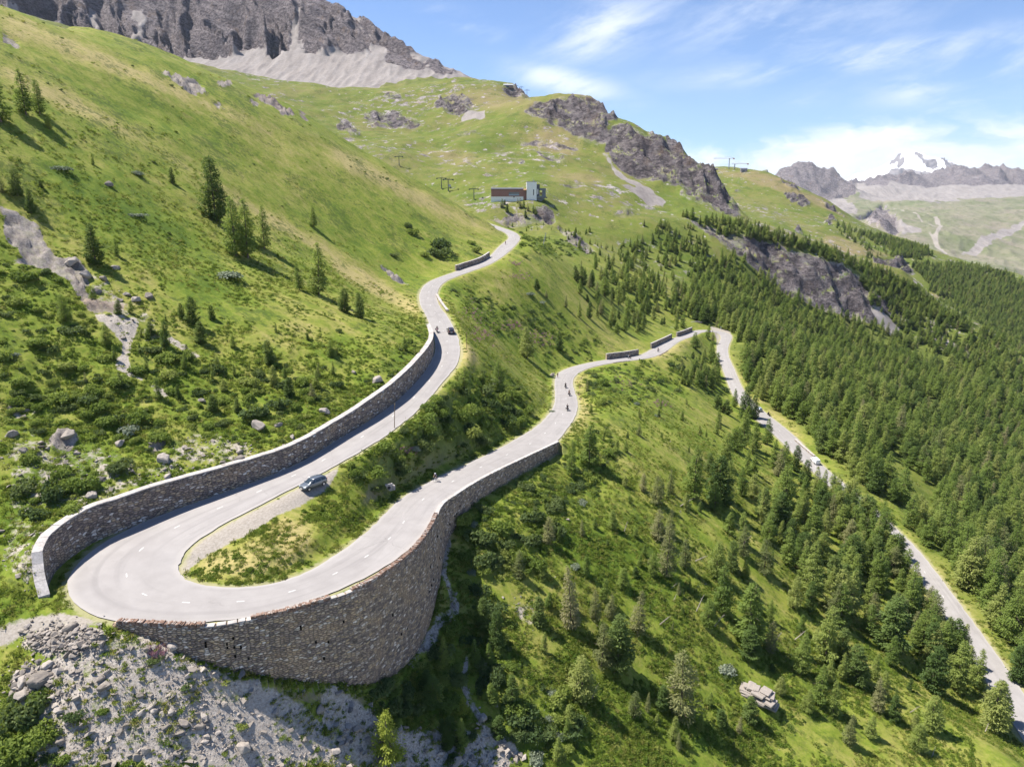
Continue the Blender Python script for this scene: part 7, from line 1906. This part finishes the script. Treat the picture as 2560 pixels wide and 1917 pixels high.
mb = MB(); mb.box((0, 0, 0), (1.9, 1.6, 1.9), .3, .9); mb.build('cabin', WHITEC, r); mb = MB(); mb.box((0, 0, .25), (1.96, 1.66, .7), .3); mb.build('window', GLASS, r); mb = MB(); mb.tube([(0, 0, .9), (0, 0, 3.4)], .07, 5); mb.build('hanger', DSTEEL, r)
# hut on the summit
def hut(name, sx, sy, wpx, hpx, label, roofm, wallm, cat='hut', dpt=.5, ypos=None):
    p = hit(sx, sy) if ypos is None else ypos
    if p is None: return
    dp = project(np.asarray(p)[None])[2][0]; W = wpx * dp / FOC; H_ = hpx * dp / FOC
    r = empty(name, tuple(p)); tag(r, label, cat)
    mb = MB(); mb.box((0, 0, H_ * .2), (W * .9, W * dpt, H_ * .8)); w_ = mb.build('wall', wallm, r)
    mb = MB(); mb.tube([(-W / 2, 0, H_ * .62), (W / 2, 0, H_ * .62)], [H_ * .42, H_ * .42], 10); mb.build('roof', roofm, r)
    mb = MB(); mb.box((-W * .1, -W * dpt / 2 - .1, H_ * .2), (W * .3, .3, H_ * .35)); mb.build('window', GLASS, w_)
hut('summit_hut', 1271, 219.5, 25, 8, 'long white-roofed lift hut on the rocky summit', simple('white_roof', (.72, .72, .68), .5), simple('brown_wall', (.28, .20, .15), .8), 'hut', .35)
def dome_pt(sx, sy):
    d = ray(sx, sy); d = d / np.hypot(d[0], d[1]); t_ = np.linspace(900, 2050, 2400)
    h = dome_z(d[0] * t_, d[1] * t_); z = CZ + d[2] * t_; b = np.where(h >= z)[0]
    k = b[0] if len(b) else int(np.argmax(h - z)); return np.array([d[0] * t_[k], d[1] * t_[k], h[k]])
hut('hill_house', 1859, 427, 16, 9, 'small dark house on top of the grassy dome beside the cranes', RF2 if False else simple('grey_roof', (.20, .20, .23), .6), simple('stone_wall_paint', (.26, .23, .22), .8), 'house', .6, dome_pt(1859, 430))
hut('low_shed', 1780, 424, 24, 5, 'long low pale shed on the crest of the grassy dome', simple('pale_roof', (.42, .40, .38), .6), simple('brown_wall', (.28, .20, .15), .8), 'shed', .3, dome_pt(1782, 426))
def crane(sx, sy, hpx, jib, label):
    p = dome_pt(sx, sy); dp = project(p[None])[2][0]; h = hpx * dp / FOC; J = [j * dp / FOC for j in jib]
    r = empty('tower_crane', tuple(p)); tag(r, label, 'crane', 'tower cranes on the dome'); m_ = simple('crane_paint', (.42, .18, .12), .6); g_ = simple('crane_grey', (.30, .31, .33), .6)
    mb = MB(); w = .7
    for a in (-1, 1):
        for b in (-1, 1): mb.tube([(a * w, b * w, -2), (a * w, b * w, h)], .24, 4)
    for k in range(9):
        z = h * k / 9; mb.tube([(-w, -w, z), (w, -w, z + h / 9)], .16, 4, False); mb.tube([(w, w, z), (-w, w, z + h / 9)], .16, 4, False)
    mb.build('mast', g_, r)
    mb = MB(); mb.tube([(-J[0], 0, h), (J[1], 0, h + .6)], .42, 4); mb.tube([(-J[0], 0, h + 1), (0, 0, h + 4), (J[1], 0, h + 1)], .16, 4); mb.build('jib', m_, r)
    mb = MB(); mb.box((J[1] - 1.2, 0, h - .3), (3.4, 1.8, 2.4)); mb.build('counterweight', m_, r)
    mb = MB(); mb.box((0, 0, h - 1), (2, 2, 2)); mb.build('cab', g_, r)
crane(1822, 422, 24, (40, 12), 'tall tower crane with long jib on the grassy dome'); crane(1836, 424, 13, (8, 34), 'smaller tower crane behind the tall one on the grassy dome')
# lingering snow patch on the scree
p = None
for o_ in list(bpy.data.objects):
    if o_.parent is None and o_.get('category') and not o_.get('kind'): o_['kind'] = 'thing'
# ------------------------------------------------------------------ light, sky, camera
SUN_EL = R(59); sx_, sy_ = -.965, .262
sdir = Vector((sx_ * math.cos(SUN_EL), sy_ * math.cos(SUN_EL), math.sin(SUN_EL))).normalized()
ld = bpy.data.lights.new('sun', 'SUN'); ld.energy = 4.5; ld.angle = R(.53); ld.color = (1.0, .95, .87)
lo_ = bpy.data.objects.new('sun', ld); COL.objects.link(lo_)
lo_.rotation_euler = sdir.to_track_quat('Z', 'Y').to_euler(); lo_.location = (-60, 20, 160)
w = bpy.data.worlds.new('World'); SC.world = w; w.use_nodes = True
t = NT(w.node_tree)
sky = t.n('ShaderNodeTexSky'); sky.sky_type = 'NISHITA'; sky.sun_disc = False
sky.sun_elevation = SUN_EL; sky.sun_rotation = math.atan2(sx_, sy_); sky.altitude = 2100; sky.air_density = 1.0; sky.dust_density = .6; sky.ozone_density = 1.0
D = t.n('ShaderNodeTexCoord').outputs['Generated']
x, y, z = t.sep(D)
hyp = t.math('SQRT', t.math('ADD', t.math('MULTIPLY', x, x), t.math('MULTIPLY', y, y)))
az = t.math('ARCTAN2', x, y); el = t.math('ARCTAN2', z, hyp)
cv = t.comb(t.math('MULTIPLY', az, 3.0), t.math('MULTIPLY', el, 9.0), .3)
wv = t.vmath('ADD', cv, t.mul(t.noise(cv, .9, 3, .6, col=True), (1.1, 1.1, 0)))
n1 = t.noise(wv, 1.5, 7, .62)
rot = t.comb(t.math('ADD', t.math('MULTIPLY', az, 5.0), t.math('MULTIPLY', el, 6.0)), t.math('SUBTRACT', t.math('MULTIPLY', el, 26.0), t.math('MULTIPLY', az, 9.0)), .7)
wis = t.noise(t.vmath('ADD', rot, t.mul(t.noise(rot, .35, 2, .5, col=True), (1.6, 2.4, 0))), .8, 6, .66)
def patch(a0, e0, ra, re, k=1.0, tilt=0.0):
    da = t.math('SUBTRACT', az, R(a0)); de = t.math('SUBTRACT', t.math('SUBTRACT', el, R(e0)), t.math('MULTIPLY', da, tilt))
    q = t.math('ADD', t.math('POWER', t.math('DIVIDE', da, R(ra)), 2.0), t.math('POWER', t.math('DIVIDE', de, R(re)), 2.0))
    return t.math('MULTIPLY', t.math('EXPONENT', t.math('MULTIPLY', q, -1.0)), k)
dg_ = lambda v: t.math('MULTIPLY', v, 57.29578)
azd, eld = dg_(az), dg_(el)
top = t.math('ADD', 3.3, t.math('MULTIPLY', t.rng(azd, 13.0, 27.0, 0.0, 1.0, False), 1.9))
nb_ = t.noise(t.vmath('ADD', t.comb(t.math('MULTIPLY', az, 7.0), t.math('MULTIPLY', el, 16.0), 1.3), t.mul(t.noise(cv, 2.2, 4, .6, col=True), (1.2, .8, 0))), 1.6, 7, .60)
dtop = t.math('ADD', t.math('SUBTRACT', top, eld), t.math('MULTIPLY', t.math('SUBTRACT', nb_, .52), 6.0))
cb = t.math('MULTIPLY', t.math('MULTIPLY', t.rng(dtop, -.9, 1.5), t.rng(azd, 9.0, 16.0)), t.rng(nb_, .22, .5, .62, 1.0))
wsp = None
for q in [(4.4, 8.7, 4.2, 1.0, 1.0, -.22), (7.0, 12.3, 4.6, 1.9, .95, .18), (19.6, 12.3, 8.5, 2.6, .62, -.05), (25, 9.4, 11, 1.0, .85, .05), (28.8, 7.3, 3.0, 1.1, .8), (33.5, 8.6, 5, 1.7, .8), (-3.6, 12.8, 2.6, .7, .6, -.25), (22, 7.0, 2.0, .6, .4)]:
    pq = patch(*q); wsp = pq if wsp is None else t.math('MAXIMUM', wsp, pq)
cw_ = t.math('MULTIPLY', wsp, t.rng(t.math('ADD', t.math('MULTIPLY', wis, .55), t.math('MULTIPLY', n1, .5)), .42, .66))
cl = t.math('MINIMUM', t.math('ADD', cb, cw_), 1.0)
haze_ = t.math('MULTIPLY', t.math('EXPONENT', t.math('MULTIPLY', t.math('MAXIMUM', el, 0.0), -9.0)), .22)
skyc = t.mix(haze_, t.mix(1.0, sky.outputs[0], (.72, .91, 1.16), 'MULTIPLY'), (5.2, 6.0, 6.9))
col_ = t.mix(t.math('MULTIPLY', cl, .92), skyc, t.mix(t.rng(nb_, .35, .7), (6.6, 7.1, 7.8), (8.4, 8.6, 8.9)))
bg = t.n('ShaderNodeBackground'); t.set(bg.inputs[0], col_); bg.inputs[1].default_value = .068
wo = t.n('ShaderNodeOutputWorld'); t.t.links.new(bg.outputs[0], wo.inputs[0])

# the air itself
def haze_box():
    m = bpy.data.materials.new('air'); m.use_nodes = True; t = NT(m.node_tree)
    v = t.n('ShaderNodeVolumePrincipled'); v.inputs['Color'].default_value = (.78, .87, 1.0, 1); v.inputs['Density'].default_value = HAZE; v.inputs['Anisotropy'].default_value = .1
    try: v.inputs['Density Attribute'].default_value = ''
    except Exception: pass
    o = t.n('ShaderNodeOutputMaterial'); t.t.links.new(v.outputs[0], o.inputs['Volume'])
    mb = MB(); mb.box((3500, 6300, 500), (15000, 14200, 2400)); b = mb.build('haze', m); stuff(b, 'thin blue mountain air between the viewer and the far ranges', 'haze')
HAZE = 2.2e-5
haze_box()
cd = bpy.data.cameras.new('camera'); cam = bpy.data.objects.new('camera', cd); COL.objects.link(cam)
cd.sensor_fit = 'HORIZONTAL'; cd.sensor_width = 36.0; cd.lens = 36.0 * FOC / 2560.0
cd.clip_start = .5; cd.clip_end = 30000
cam.location = (0, 0, CZ); cam.rotation_euler = (R(90) - PIT, 0, 0)
SC.camera = cam
SC.view_settings.view_transform = 'Standard'; SC.view_settings.look = 'None'; SC.view_settings.gamma = 1.0
SC.view_settings.exposure = 1.17
SC.cycles.max_bounces = 6; SC.cycles.diffuse_bounces = 3; SC.cycles.transmission_bounces = 4; SC.cycles.glossy_bounces = 2; SC.cycles.transparent_max_bounces = 6
SC.cycles.use_denoising = True
print('script time', round(time.time() - T0, 1), 'objects', len(bpy.data.objects))
